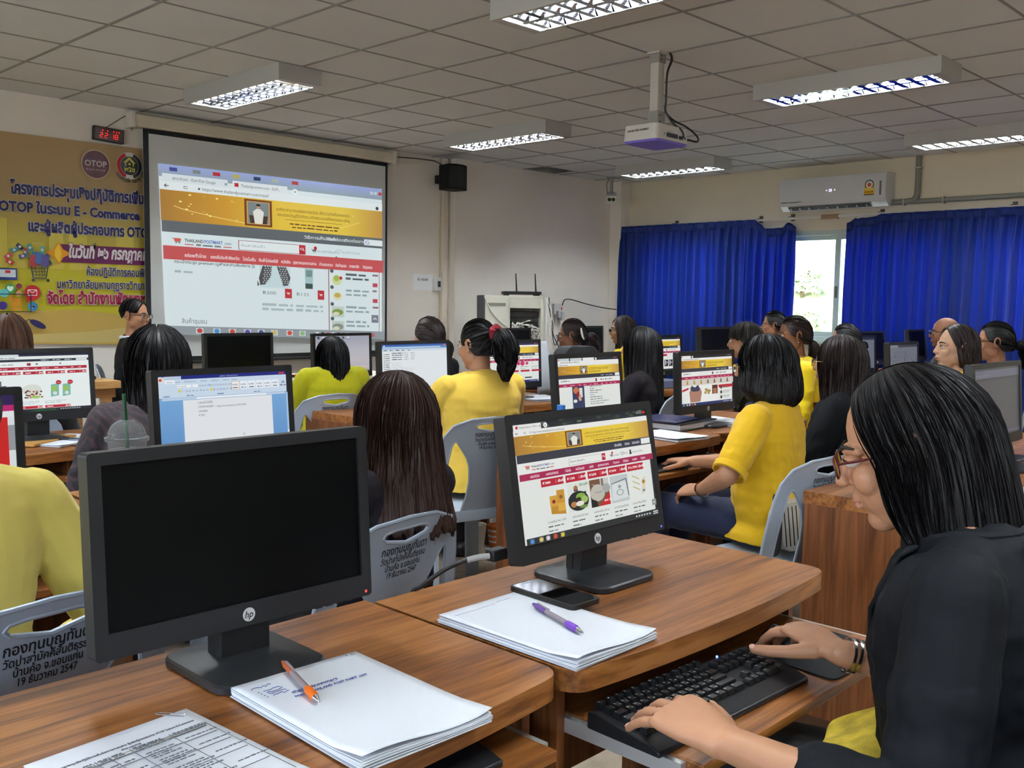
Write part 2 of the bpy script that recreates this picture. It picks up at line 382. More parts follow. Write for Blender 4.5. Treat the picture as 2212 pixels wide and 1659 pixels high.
# outside: a bright bank with grass and shrubs below a pale shed wall
GRASS = mat('dry grass bank', s2l(200, 200, 164), 0.9, var=0.3, vscale=5, bump=0.6, bscale=30)
m = MB()
def bank(u, v):
    x = 9.9+u*9; y = -6+v*24
    return (x, y, -0.2+1.75*min(1, max(0, (x-10.3)/3.2))+0.12*noise.noise(Vector((x*0.8, y*0.8, 0)))+0.05*noise.noise(Vector((x*3, y*3, 4))))
m.grid(bank, 40, 90); g = m.build('exterior_ground', GRASS, smooth=True); g['kind'] = 'structure'
LEAF = mat('shrub leaves', s2l(196, 208, 170), 0.7, var=0.25, vscale=9)
def shrub(c, r, n, seed, label):
    rr = random.Random(seed); t = thing('shrub', label, 'shrub', c); lf = MB()
    for i in range(n):
        d = Vector((rr.gauss(0, 1), rr.gauss(0, 1), rr.gauss(0, 1))).normalized()*r*rr.uniform(0.45, 1.0); d.z = abs(d.z)*0.9+0.05*r
        a = Vector((rr.gauss(0, 1), rr.gauss(0, 1), rr.gauss(0, .6))).normalized()*0.07; b = a.cross(Vector((rr.gauss(0, 1), rr.gauss(0, 1), 1))).normalized()*0.03
        lf.add([d-a, d-b, d+a, d+b], [(0, 1, 2, 3)])
    lf.build('foliage', LEAF, t); st = MB()
    for k in range(5): st.tube([(0, 0, -0.15), (rr.uniform(-.2, .2)*r, rr.uniform(-.2, .2)*r, 0.4*r), (rr.uniform(-.5, .5)*r, rr.uniform(-.5, .5)*r, 0.8*r)], [0.02, 0.015, 0.006], 6)
    st.build('stem', mat('shrub stem', s2l(110, 95, 70), 0.8), t)
shrub((13.3, 7.0, 1.5), 0.42, 520, 3, 'rounded green shrub on the bank seen through the upper left of the window')
shrub((12.2, 6.35, 1.0), 0.3, 300, 5, 'pale leafy shrub low on the grass bank right outside the window')
m = MB(); m.box((18.4, -2, 1.2), (18.6, 20, 6.5)); o = m.build('exterior_shed_wall', mat('pale shed wall', s2l(225, 232, 232), 0.6)); o['kind'] = 'structure'
m = MB(); m.box((14.0, 2.0, 1.5), (14.05, 14, 1.62)); 
for k in range(7): m.box((14.0, 2.4+k*1.7, 1.2), (14.06, 2.46+k*1.7, 1.62))
o = m.build('low_fence', mat('grey rail', s2l(150, 150, 140), 0.7)); tag(o, 'low grey rail along the top of the bank outside the window', 'fence')

# ---------------------------------------------------------------- curtains
CURT = mat('blue curtain', s2l(15, 46, 124), 0.5, spec=0.35, sheen=0.2)
_n = CURT.node_tree; _tr = _n.nodes.new('ShaderNodeBsdfTranslucent'); _tr.inputs[0].default_value = (*s2l(18, 86, 205), 1)
_mx = _n.nodes.new('ShaderNodeMixShader'); _mx.inputs[0].default_value = 0.36
_n.links.new(_n.nodes['Principled BSDF'].outputs[0], _mx.inputs[1]); _n.links.new(_tr.outputs[0], _mx.inputs[2]); _n.links.new(_mx.outputs[0], _n.nodes['Material Output'].inputs[0])
def curtain(label, y0, y1, ztop, zbot, seed, hook):
    rr = random.Random(seed); t = thing('curtain', label, 'curtain', (RX-0.13, (y0+y1)/2, 0)); n = int(abs(y1-y0)*150)
    ph = [0.0]
    for i in range(n): ph.append(ph[-1]+2*PI/(150*0.12)*(1+0.5*noise.noise(Vector((i*0.03, seed, 0)))))
    m = MB(); yc = (y0+y1)/2
    def fn(u, v):
        i = min(n, int(round(u*n))); y = y0+(y1-y0)*u; z1 = ztop(u); zt = z1+(zbot-z1)*v
        a = (0.010+0.030*min(1, v*5))*(1+0.5*noise.noise(Vector((u*9, v*1.2, seed))))
        p = ph[i]+0.5*noise.noise(Vector((u*6, v*2, seed+5)))*min(1, v*4)
        x = a*math.sin(p)+0.30*a*math.sin(2.3*p+1)+0.025*noise.noise(Vector((u*5, v*1.5, seed+2)))*min(1, 3*v)
        if v < 0.09: x += 0.008*(math.sin(p) > 0.75)
        return (x, y-yc+0.012*math.cos(p)*min(1, v*5)+hook(u, v), zt)
    m.grid(fn, n, 30); c = m.build('cloth', CURT, t, smooth=True, auto=180)
    s = c.modifiers.new('thick', 'SOLIDIFY'); s.thickness = 0.0015
    hm = MB()
    def fh(u, v):
        i = min(n, int(round(u*n))); y = y0+(y1-y0)*u; z1 = ztop(u); zt = z1+0.004-0.085*v
        return (-0.004+0.010*math.sin(ph[i])+0.004*(math.sin(ph[i]) > 0.75), y-yc+hook(u, 0), zt)
    hm.grid(fh, n, 3); h = hm.build('pleated_heading', CURT, t, smooth=True, auto=180); s = h.modifiers.new('thick', 'SOLIDIFY'); s.thickness = 0.002
    return t
def lt(u):   # left curtain, far end first; the near end has come off its hooks
    y = 7.28+(4.95-7.28)*u
    return 2.215 if y > 5.42 else 2.215-0.10*min(1, (5.42-y)/0.12) if y > 5.16 else 2.115+0.05*math.exp(-((y-5.03)/0.05)**2)
curtain('blue pleated curtain to the left of the bare window gap, its corner unhooked', 7.28, 4.95, lt, 0.12, 3, lambda u, v: 0.10*max(0, u-0.75)*4*(-0.25+v)*0.25)
def rt(u):
    y = 4.40+(0.9-4.40)*u
    return 2.205 if y < 4.05 else 2.205-0.03*math.sin((y-4.05)/0.3*PI)*(y < 4.3)-0.075*max(0, (y-4.25)/0.15)
curtain('blue pleated curtain to the right of the bare window gap below the air conditioner', 4.40, 0.9, rt, 0.12, 8, lambda u, v: 0.04*math.sin(u*3)*v)
t = thing('curtain_rail', 'white curtain track above the window with wooden joint', 'curtain rail', (RX-0.07, 4.1, 2.215))
m = MB(); m.box((-0.012, -3.3, -0.012), (0.012, 3.25, 0.012)); m.build('track', mat('white track', s2l(215, 208, 195), 0.5), t)
m = MB(); m.box((-0.02, 0.42, -0.025), (0.02, 0.60, 0.022)); m.build('joint', mat('rail joint wood', s2l(150, 120, 92), 0.6), t, bevel=0.003)
for y in (-2.5, -1.2, 0.0, 0.95, 1.32, 2.4):
    m = MB(); m.box((0.0, y-0.02, 0.012), (0.07, y+0.02, 0.02)); m.box((0.06, y-0.02, -0.02), (0.07, y+0.02, 0.05)); m.build('bracket', mat('rail bracket', s2l(80, 76, 70), 0.5, metal=0.6), t)
# ================================================================ CEILING LIGHTS
WHITE = mat('white enamel', s2l(214, 212, 208), 0.4, spec=0.4)
MIRR = mat('mirror louvre', s2l(205, 205, 210), 0.07, metal=1.0)
REFL = mat('lamp reflector', s2l(200, 200, 205), 0.12, metal=1.0)
TUBE = mat('lit tube', (0.9, 0.9, 0.9), 0.5, emit=(0.88, 0.965, 1.0), estr=LAMP_STRENGTH)
def make_light():
    t = thing('ceiling_light', '', 'ceiling light', (0, 0, 0))
    L, W, H = 0.60, 0.155, 0.10
    m = MB(); m.box((-W, -L, -0.004), (W, L, 0)); m.box((-W, -L, -H), (-W+0.012, L, -0.004)); m.box((W-0.012, -L, -H), (W, L, -0.004))
    m.box((-W+0.012, -L, -H), (W-0.012, -L+0.012, -0.004)); m.box((-W+0.012, L-0.012, -H), (W-0.012, L, -0.004))
    for sx in (-1, 1): m.box((min(sx*W*0.86, sx*(W-0.012)), -L+0.012, -H), (max(sx*W*0.86, sx*(W-0.012)), L-0.012, -H+0.004))
    for sy in (-1, 1): m.box((-W*0.86, min(sy*(L-0.012), sy*(L-0.06)), -H), (W*0.86, max(sy*(L-0.012), sy*(L-0.06)), -H+0.004))
    m.build('housing', mat('lamp housing grey white', s2l(176, 176, 173), 0.4, spec=0.4), t)
    m = MB(); m.box((-W+0.014, -L+0.02, -0.012), (W-0.014, L-0.02, -0.006)); m.build('reflector', REFL, t)
    for sx in (-1, 1):
        m = MB(); m.tube([(sx*0.068, -0.56, -0.042), (sx*0.068, 0.56, -0.042)], 0.013, 8); m.build('fluorescent_tube', TUBE, t)
    m = MB(); x0 = 0.126
    m.prism([(-0.016, -H+0.004), (0.016, -H+0.004), (0.002, -H+0.045), (-0.002, -H+0.045)], -0.53, 0.53)   # spine (turned below)
    m.v = [Vector((p.x, p.z, p.y)) for p in m.v]; m.f = [tuple(reversed(f)) for f in m.f]
    for k in range(11):
        y = -0.49+0.098*k
        for sx in (-1, 1):
            a, b = (0.010, x0) if sx > 0 else (-x0, -0.010)
            m.add([(a, y-0.017, -H+0.004), (b, y-0.017, -H+0.004), (b, y+0.017, -H+0.004), (a, y+0.017, -H+0.004), (a, y-0.002, -H+0.044), (b, y-0.002, -H+0.044), (b, y+0.002, -H+0.044), (a, y+0.002, -H+0.044)],
                  [(3,2,1,0),(4,5,6,7),(0,1,5,4),(1,2,6,5),(2,3,7,6),(3,0,4,7)])
    for sx in (-1, 1):
        xa, xb = sx*0.128, sx*0.136
        m.add([(xa, -0.54, -0.014), (xb, -0.54, -H+0.004), (xb, 0.54, -H+0.004), (xa, 0.54, -0.014)], [(0, 1, 2, 3)])
    m.build('louvre', MIRR, t)
    return t
_l0 = make_light()
LN = {(2, 2): 'louvred ceiling light nearest the projection screen, above its left edge', (2, 1): 'largest louvred ceiling light at the very top of the picture, cut by the frame',
      (3, 2): 'louvred ceiling light just left of the projector, between screen and projector', (3, 1): 'long louvred ceiling light to the right of the projector and above the air conditioner',
      (4, 2): 'louvred ceiling light beyond the projector, next to the security camera', (4, 1): 'louvred ceiling light at the right picture edge near the grey conduit',
      (1, 2): 'louvred ceiling light in the front left of the room, nearest the red clock', (1, 1): 'louvred ceiling light over the left desk rows, left of the camera', (1, 0): 'louvred ceiling light behind the camera on the left',
      (2, 0): 'louvred ceiling light just behind the camera', (3, 0): 'louvred ceiling light right of the camera in the rear row', (4, 0): 'louvred ceiling light in the rear row beside the windows'}
first = True
for (i, j), lb in LN.items():
    loc = (1.065+2.4*(i-1), -0.22+3.03*j-0.005, CZ-0.001)
    if first: o = _l0; o.location = loc; o['label'] = lb; first = False
    else: o = copy_tree(_l0, label=lb, loc=loc)
    o['group'] = 'louvred fluorescent ceiling lights'

# ================================================================ PROJECTOR, CAMERA, SPEAKER, CLOCK
BLK = mat('black plastic', s2l(22, 22, 24), 0.45, spec=0.4); BLKM = mat('black matt', s2l(16, 16, 17), 0.7, spec=0.25)
GREYM = mat('grey painted metal', s2l(150, 148, 143), 0.45, metal=0.2); CABLE = mat('black cable', s2l(14, 14, 15), 0.5)
INK = print_col('printed ink', 0.6)
px, py = 4.63, 3.385
t = thing('projector', 'white projector hanging from a ceiling pole with black cables', 'projector', (px, py, 2.22))
m = MB(); m.prism(rrect(-0.155, -0.12, 0.165, 0.125, 0.03), 0.012, 0.098, top=rrect(-0.148, -0.113, 0.158, 0.118, 0.03))
body = m
Art(body, lambda x, y, k: (-0.1535-k, -x, y), 1).text('มจร.ขก. 003-10-009/57', -0.085, 0.062, 0.016, (0.01, 0.01, 0.01), bold=0.03, width=0.15)
a = Art(body, lambda x, y, k: (x, -0.1185-k, y), 1)
a.rect(-0.06, 0.03, 0.05, 0.055, (0.02, 0.02, 0.03)); a.rect(0.06, 0.03, 0.10, 0.05, (0.03, 0.03, 0.05)); a.disc(-0.08, 0.045, 0.008, (0.3, 0.3, 0.3)); a.text('LAN  USB', -0.05, 0.06, 0.011, (0.1, 0.1, 0.1)); a.disc(0.12, 0.042, 0.008, (0.05, 0.05, 0.05))
body.build('body', [mat('projector shell', s2l(205, 202, 196), 0.4), INK], t, smooth=True)
m = MB(); m.prism(rrect(-0.148, -0.113, 0.158, 0.118, 0.03), 0, 0.012, top=rrect(-0.155, -0.12, 0.165, 0.125, 0.03)); m.build('bottom_plate', mat('violet plate', s2l(120, 108, 210), 0.35), t)
m = MB(); m.cyl((0.07, 0.12, 0.055), (0.07, 0.15, 0.055), 0.036, 0.034, 20); m.build('lens', mat('lens glass', s2l(20, 24, 40), 0.05, spec=0.8), t, smooth=True)
pole = MB(); pole.box((-0.028, -0.028, 0.13), (0.028, 0.028, CZ-2.22)); pole.box((-0.04, -0.04, CZ-2.22-0.012), (0.06, 0.05, CZ-2.22-0.0005)); po = pole.build('pole', mat('pole white', s2l(190, 186, 180), 0.5), t, bevel=0.002)
m = MB(); m.box((-0.036, -0.036, 0.105), (0.036, 0.036, 0.19)); m.box((-0.09, -0.08, 0.098), (0.09, 0.08, 0.106)); m.build('bracket', GREYM, t, bevel=0.002); m = MB(); m.box((-0.034, -0.034, 0.46), (0.034, 0.034, 0.51)); m.build('clamp', GREYM, t, bevel=0.002)
for z in (0.13, 0.165, 0.475, 0.495):
    m = MB(); m.ell((-0.012, -0.037, z), (0.005, 0.004, 0.005), 8, 6); m.build('bolt', BLK, po)
for path in ([(0.05, -0.05, 0.52), (0.055, -0.06, 0.48), (0.035, -0.045, 0.40), (0.034, -0.04, 0.25), (0.034, -0.04, 0.19), (0.10, -0.05, 0.15), (0.19, -0.08, 0.12), (0.24, -0.12, 0.07), (0.20, -0.15, 0.03), (0.13, -0.13, 0.035)],
             [(0.045, -0.05, 0.52), (0.05, -0.06, 0.48), (0.03, -0.047, 0.40), (0.03, -0.045, 0.25), (0.03, -0.045, 0.19), (0.05, -0.08, 0.125), (0.08, -0.12, 0.085), (0.09, -0.13, 0.045), (0.06, -0.122, 0.042)]):
    m = MB(); m.tube(bez(path, 6), 0.0055, 8); m.build('cable', CABLE, t, smooth=True)

t = thing('security_camera', 'small white security camera on a ceiling bracket in the far corner', 'security camera', (8.80, 7.03, CZ))
m = MB(); m.cyl((0, 0, -0.012), (0, 0, 0), 0.06, 0.06, 18); m.cyl((0, 0, -0.17), (0, 0, -0.012), 0.02, 0.02, 12); m.ell((0, 0, -0.185), (0.03, 0.03, 0.03), 12, 8); m.build('bracket', GREYM, t, smooth=True)
ang = math.atan2(-1, -1.1)
def camrot(p): 
    q = Matrix.Rotation(R_(129), 4, 'Z') @ Matrix.Rotation(R_(-18), 4, 'X'); return q @ Vector(p)+Vector((0, 0, -0.235))
m = MB(); m.box((-0.05, -0.10, -0.045), (0.05, 0.09, 0.045)); m.box((-0.058, -0.10, 0.045), (0.058, 0.12, 0.052)); m.v = [camrot(p) for p in m.v]; m.build('housing', mat('camera shell', s2l(222, 222, 220), 0.35), t, bevel=0.005)
for sx in (-1, 1):
    m = MB(); m.cyl((sx*0.022, 0.088, 0.004), (sx*0.022, 0.093, 0.004), 0.021, 0.021, 16); m.v = [camrot(p) for p in m.v]; m.build('lens', mat('camera lens', s2l(8, 8, 10), 0.1), t)
m = MB(); m.tube(bez([(0.02, 0.05, -0.005), (-0.05, 0.03, -0.09), (-0.04, 0.02, -0.18), (-0.01, 0.02, -0.22)], 6), 0.004, 6); m.build('cable', CABLE, t)

t = thing('loudspeaker', 'black loudspeaker mounted high on the wall above the white conduit', 'loudspeaker', (6.53, 7.22, 2.40))
m = MB(); m.prism([(-0.125, -0.08), (-0.06, -0.115), (0.06, -0.115), (0.125, -0.08), (0.10, 0.09), (-0.10, 0.09)], 0, 0.245); m.build('cabinet', BLKM, t, bevel=0.008)
m = MB(); m.prism([(-0.112, -0.088), (-0.056, -0.118), (0.056, -0.118), (0.112, -0.088), (0.112, -0.084), (-0.112, -0.084)], 0.02, 0.225); m.build('grille', mat('speaker grille', s2l(20, 20, 21), 0.8, bump=0.8, bscale=500), t)
m = MB(); m.box((-0.03, 0.09, 0.08), (0.03, 0.229, 0.16)); m.build('bracket', BLK, t)
t = thing('speaker_cable', 'thin black cable running along the wall top to the loudspeaker', 'cable', (6.5, 7.43, 2.7))
m = MB(); m.tube(bez([(-0.55, 0.01, -0.02), (-0.3, 0.0, -0.005), (-0.05, 0, 0.0), (0.02, -0.02, -0.02), (0.0, -0.12, -0.07)], 6), 0.005, 6); m.build('wire', CABLE, t)

cx, cz = 3.205, 2.525
t = thing('digital_clock', 'black digital wall clock with red numbers hanging left of the screen', 'clock', (cx, 7.405, cz))
rot = Matrix.Rotation(R_(2.5), 4, 'Y')
m = MB(); m.box((-0.115, 0.0, -0.052), (0.115, 0.04, 0.052)); m.v = [rot @ p for p in m.v]; m.build('case', BLK, t, bevel=0.004)
m = MB(); m.T = rot; a = Art(m, lambda x, y, k: (x, -0.001-k, y)); a.rect(-0.108, -0.046, 0.108, 0.046, (0.01, 0.0, 0.0))
seg = {'2': 'abged', '1': 'bc', '8': 'abcdefg'}
P = {'a': ((0, 2), (1, 2)), 'b': ((1, 2), (1, 1)), 'c': ((1, 1), (1, 0)), 'd': ((0, 0), (1, 0)), 'e': ((0, 1), (0, 0)), 'f': ((0, 2), (0, 1)), 'g': ((0, 1), (1, 1))}
for ch, x in (('2', -0.07), ('2', -0.033), ('1', 0.012), ('8', 0.044)):
    for s_ in seg[ch]:
        (x0, y0), (x1, y1) = P[s_]; a.line([(x+x0*0.02, -0.028+y0*0.017), (x+x1*0.02, -0.028+y1*0.017)], 0.005, (1.0, 0.03, 0.02))
for y in (-0.02, -0.004): a.rect(0.002, y, 0.007, y+0.005, (1, 0.03, 0.02))
for x in (-0.055, -0.018, 0.028, 0.05, 0.068): a.rect(x, 0.018, x+0.008, 0.03, (0.9, 0.02, 0.02))
m.build('display', emit_col('led display', 1.2), t)
m = MB(); m.tube([(-0.02, 0.02, 0.05), (0.17, 0.03, 0.185)], 0.003, 6); m.tube(bez([(0.17, 0.03, 0.185), (0.175, 0.03, 0.14), (0.19, 0.03, 0.06)], 5), 0.003, 6); m.build('cord', CABLE, t)

# ---------------------------------------------------------------- screen and projected picture
SY = 7.35
t = thing('projection_screen', 'white pull-down projection screen with black border showing a shop web page', 'projection screen', (4.63, SY, 0))
CRM = mat('cream screen case', s2l(208, 198, 178), 0.5)
m = MB(); m.prism(rrect(-0.05, 2.605, 0.05, 2.705, 0.02), -1.27, 1.27); m.v = [Vector((p.z, p.x+0.03, p.y)) for p in m.v]; m.f = [tuple(reversed(f)) for f in m.f]; m.build('case', CRM, t)
for sx in (-1, 1):
    m = MB(); m.box((sx*1.27-0.015, -0.03, 2.595), (sx*1.27+0.015, 0.09, 2.715)); m.build('end_cap', mat('cap white', s2l(220, 212, 200), 0.5), t, bevel=0.004)
def sxz(px_, py_): p = ony(px_, py_, SY); return p.x-4.63, p.z
c = MB(); c.box((-1.19, -0.002, 0.80), (1.19, 0.002, 2.60), 0)
a = Art(c, lambda x, y, k: (x, -0.0022-k, y), 1, 0.0006)
BLKP = (0.006, 0.006, 0.007)
a.rect(-1.19, 0.80, -1.145, 2.60, BLKP); a.rect(1.165, 0.80, 1.19, 2.60, BLKP); a.rect(-1.145, 2.565, 1.165, 2.60, BLKP); a.rect(-1.145, 0.80, 1.165, 0.835, BLKP)
c.build('fabric', [mat('screen fabric', s2l(205, 208, 206), 0.8), INK], t)
m = MB(); m.cyl((-1.2, 0, 0.79), (1.2, 0, 0.79), 0.014, 0.014, 12); m.build('bottom_bar', BLK, t)
# the web page, drawn in fractions of the picture (u right, v up)
def wcol(*c_): return s2l(*c_)
GOLD = [(0, wcol(176, 128, 50)), (0.25, wcol(214, 160, 40)), (0.5, wcol(240, 205, 60)), (0.8, wcol(238, 208, 70)), (1, wcol(196, 150, 70))]
NAV = ['อร่อยทั่วไทย', 'ของดีประจำจังหวัด', 'โปรโมชั่น', 'สินค้าไปรษณีย์', 'หนังสือ', 'สุขภาพและความงาม', 'บ้านและสวน', 'สินค้าชุมชน', 'ขายยกลัง', 'วัตถุมงคล']
def portrait(a, x0, y0, x1, y1):
    w, h = x1-x0, y1-y0
    a.rect(x0, y0, x1, y1, wcol(120, 62, 24)); a.rect(x0+w*.08, y0+h*.07, x1-w*.08, y1-h*.07, wcol(214, 170, 90)); a.rect(x0+w*.12, y0+h*.1, x1-w*.12, y1-h*.1, wcol(128, 140, 140))
    a.poly([(x0+w*.2, y0+h*.1), (x1-w*.2, y0+h*.1), (x1-w*.16, y0+h*.4), (x0+w*.16, y0+h*.4)], wcol(70, 45, 30))
    a.poly([(x0+w*.36, y0+h*.1), (x0+w*.64, y0+h*.1), (x0+w*.7, y0+h*.55), (x0+w*.56, y0+h*.66), (x0+w*.44, y0+h*.66), (x0+w*.3, y0+h*.55)], wcol(236, 236, 228))
    a.disc(x0+w*.5, y0+h*.74, w*.07, wcol(196, 150, 120), ry=h*.075); a.poly([(x0+w*.42, y0+h*.76), (x0+w*.58, y0+h*.76), (x0+w*.56, y0+h*.84), (x0+w*.44, y0+h*.84)], wcol(20, 18, 18))
def magnifier(a, x, y, r, col): a.ring(x, y, r, r*.35, col); a.line([(x+r*.6, y-r*.6), (x+r*1.5, y-r*1.5)], r*.4, col)
def cart(a, x, y, s, col):
    a.line([(x-s, y+s*.7), (x-s*.6, y+s*.7), (x-s*.3, y-s*.4), (x+s*.7, y-s*.4)], s*.18, col); a.poly([(x-s*.5, y+s*.5), (x+s, y+s*.5), (x+s*.75, y-s*.15), (x-s*.35, y-s*.15)], col)
    a.disc(x-s*.15, y-s*.75, s*.2, col, 10); a.disc(x+s*.55, y-s*.75, s*.2, col, 10)
def banner_gold(a, x0, y0, x1, y1, pf, big=True):
    h = y1-y0; w = x1-x0
    a.hgrad(x0, y0, x1, y1, GOLD)
    a.line([(x0+w*(.05+.3*i/10), y0+h*(.5-.38*(i/10)**.7)) for i in range(11)], h*.02, wcol(255, 225, 140)); a.line([(x0+w*(.62+.26*i/10), y0+h*(.1+.42*(i/10)**2)) for i in range(11)], h*.02, wcol(252, 222, 130))
    r = random.Random(4)
    for k in range(16): a.disc(x0+w*r.uniform(.05, .35), y0+h*r.uniform(.2, .95), h*r.choice((.012, .02, .03)), wcol(255, 240, 150), 8)
    for k in range(6): a.disc(x0+w*r.uniform(.7, .98), y0+h*r.uniform(.3, .95), h*r.choice((.012, .02)), wcol(255, 240, 150), 8)
    portrait(a, x0+w*pf, y0+h*.06, x0+w*(pf+.12), y1-h*.04)
    br = wcol(96, 66, 10)
    if big:
        a.text('อาศิรวาทบาทบงสุ์พระทรงฉัตร สิริบวรสวัสดิ์มงคลถนัด', x0+w*(pf+.14), y0+h*.66, h*.15, br, width=w*.35); a.text('พระทรงขวัญสู่ชีวิตภิราม เกริกพระนามเสถียรทรงพระเจริญ', x0+w*(pf+.145), y0+h*.48, h*.15, br, width=w*.345)
        a.line([(x0+w*(pf+.18), y0+h*.38), (x0+w*(pf+.45), y0+h*.38)], h*.012, br)
        a.squiggle(x0+w*(pf+.2), y0+h*.22, w*.24, h*.05, br, seed=3); a.squiggle(x0+w*(pf+.21), y0+h*.11, w*.22, h*.05, br, seed=4)
    else:
        for q, ww in ((.66, .34), (.5, .32), (.28, .2), (.17, .2)): a.squiggle(x0+w*(pf+.14), y0+h*q, w*ww, h*.06, br, seed=int(q*100))
# picture area is a slightly keystoned quadrilateral on the fabric
qTL, qTR, qBL, qBR = [Vector(sxz(*q)) for q in ((341, 353), (824, 409), (356, 703), (824, 716))]
def pmap(u, v, k):
    p = (qBL*(1-u)+qBR*u)*(1-v)+(qTL*(1-u)+qTR*u)*v
    return (p.x, -0.0065-k, p.y)
c = MB(); a = Art(c, pmap, 0, 0.0002)
Wt = wcol(226, 240, 243)
a.rect(0, 0, 1, 1, Wt)
a.vgrad(0, 0.925, 1, 1, [(0, wcol(150, 170, 176)), (1, wcol(160, 175, 230))])
a.rect(0.012, 0.895, 0.27, 0.945, wcol(226, 236, 240)); a.rect(0.29, 0.895, 0.53, 0.945, wcol(232, 240, 242)); a.disc(0.565, 0.915, 0.014, wcol(245, 250, 250), ry=0.02); a.text('+', 0.558, 0.905, 0.03, (0.05, 0.05, 0.05))
a.text('พุทธาภิเษก - ค้นหาด้วย Google', 0.05, 0.91, 0.026, wcol(90, 100, 105), width=0.17); a.text('x', 0.255, 0.91, 0.03, wcol(70, 80, 85)); a.rect(0.298, 0.908, 0.315, 0.932, wcol(200, 40, 50)); a.text('Thailandpostmart.com - สินค้า..', 0.325, 0.91, 0.026, wcol(90, 100, 105), width=0.17)
for x, cc in ((0.04, (70, 80, 150)), (0.13, (130, 140, 140)), (0.21, (190, 50, 60)), (0.29, (190, 180, 100)), (0.38, (40, 60, 100)), (0.46, (170, 190, 170)), (0.55, (190, 60, 60))): a.rect(x, 0.962, x+0.03, 0.985, wcol(*cc))
a.rect(0, 0.845, 1, 0.895, wcol(236, 245, 246)); a.text('https://www.thailandpostmart.com/retail/', 0.165, 0.86, 0.03, wcol(80, 90, 92), width=0.28); a.line([(0.035, 0.87), (0.02, 0.87)], 0.005, (0.1, 0.1, 0.1)); a.line([(0.026, 0.88), (0.018, 0.87), (0.026, 0.86)], 0.004, (0.1, 0.1, 0.1)); a.ring(0.10, 0.87, 0.009, 0.003, (0.12, 0.12, 0.12), 40, 340); a.rect(0.148, 0.863, 0.156, 0.875, (0.08, 0.08, 0.08))
for x, cc in ((0.935, (200, 215, 225)), (0.955, (200, 215, 225)), (0.98, (210, 60, 50))): a.rect(x, 0.955, x+0.016, 0.975, wcol(*cc))
a.disc(0.972, 0.862, 0.008, (0.05, 0.06, 0.06), ry=0.012)
banner_gold(a, 0.0, 0.655, 1.0, 0.845, 0.335)
a.rect(0, 0.585, 1, 0.655, wcol(96, 104, 108))
for s_, x in (('วิธีการสั่งสินค้า', 0.6), ('ติดต่อเรา', 0.715), ('ติดต่อขายสินค้า', 0.80)): a.text(s_, x, 0.612, 0.028, wcol(225, 235, 235), bold=0.015)
a.rect(0.9, 0.6, 0.998, 0.64, wcol(232, 242, 244)); a.text('G', 0.905, 0.608, 0.034, wcol(80, 130, 200))
cart(a, 0.055, 0.535, 0.018, wcol(60, 60, 62)); a.rect(0.045, 0.53, 0.07, 0.55, wcol(230, 90, 70)); a.text('THAILAND', 0.085, 0.53, 0.029, wcol(60, 62, 64), bold=0.02, width=0.075); a.text('POSTMART', 0.163, 0.53, 0.029, wcol(60, 100, 190), bold=0.02, width=0.075); a.text('.com', 0.243, 0.53, 0.027, wcol(60, 62, 64), width=0.03)
a.rect(0.085, 0.512, 0.12, 0.517, wcol(200, 40, 50)); a.rect(0.24, 0.512, 0.275, 0.517, wcol(200, 40, 50)); a.squiggle(0.13, 0.51, 0.1, 0.012, wcol(120, 125, 128))
a.rect(0.305, 0.505, 0.60, 0.565, wcol(236, 246, 246)); a.box(0.305, 0.505, 0.60, 0.565, 0.003, wcol(150, 60, 66)); a.rect(0.575, 0.505, 0.605, 0.566, wcol(196, 40, 52)); magnifier(a, 0.588, 0.54, 0.008, wcol(245, 250, 250)); a.text('ค้นหาสินค้า', 0.315, 0.527, 0.024, wcol(160, 175, 178))
cart(a, 0.645, 0.535, 0.013, wcol(60, 60, 62)); a.disc(0.652, 0.552, 0.008, wcol(200, 40, 50), ry=0.012); a.text('ตะกร้าสินค้า', 0.662, 0.525, 0.022, wcol(130, 150, 155)); a.text('♡', 0.755, 0.525, 0.04, wcol(150, 180, 190)); a.text('สินค้าโปรด', 0.785, 0.53, 0.022, wcol(150, 175, 180)); a.disc(0.755, 0.497, 0.006, (0.05, 0.06, 0.07), ry=0.009)
a.rect(0, 0.415, 1, 0.5, wcol(206, 82, 84))
xx = [0.082, 0.185, 0.32, 0.39, 0.49, 0.545, 0.67, 0.75, 0.82, 0.89]; ww = [0.085, 0.12, 0.055, 0.085, 0.042, 0.11, 0.065, 0.055, 0.05, 0.05]
for s_, x, w_ in zip(NAV, xx, ww): a.text(s_, x, 0.437, 0.028, wcol(250, 245, 245), bold=0.015, width=w_)
a.text('กระเป๋ากระจูด premium (มูฟ่าและสานพิมพ์ลาย 2)', 0.04, 0.395, 0.026, wcol(60, 66, 68), bold=0.012, width=0.33); a.squiggle(0.04, 0.335, 0.07, 0.016, wcol(175, 190, 192))
a.rect(0.39, 0.27, 0.53, 0.415, wcol(205, 228, 232))
for sx, cx_ in ((-1, 0.425), (1, 0.487)):   # two woven slippers
    pts = [(cx_-0.02, 0.412), (cx_+0.022, 0.412), (cx_+0.03*(1 if sx > 0 else 0.9)+0.012*sx, 0.34), (cx_+0.02*sx+0.01, 0.29), (cx_+0.02*sx-0.012, 0.285), (cx_-0.02+0.018*sx, 0.33)]
    a.poly(pts, wcol(78, 80, 84))
    for k in range(9):
        for q in range(3): a.rect(cx_-0.012+0.012*q+0.012*sx*(k/9)+0.004*(k % 2), 0.405-0.013*k, cx_-0.006+0.012*q+0.012*sx*(k/9)+0.004*(k % 2), 0.411-0.013*k, wcol(205, 215, 215))
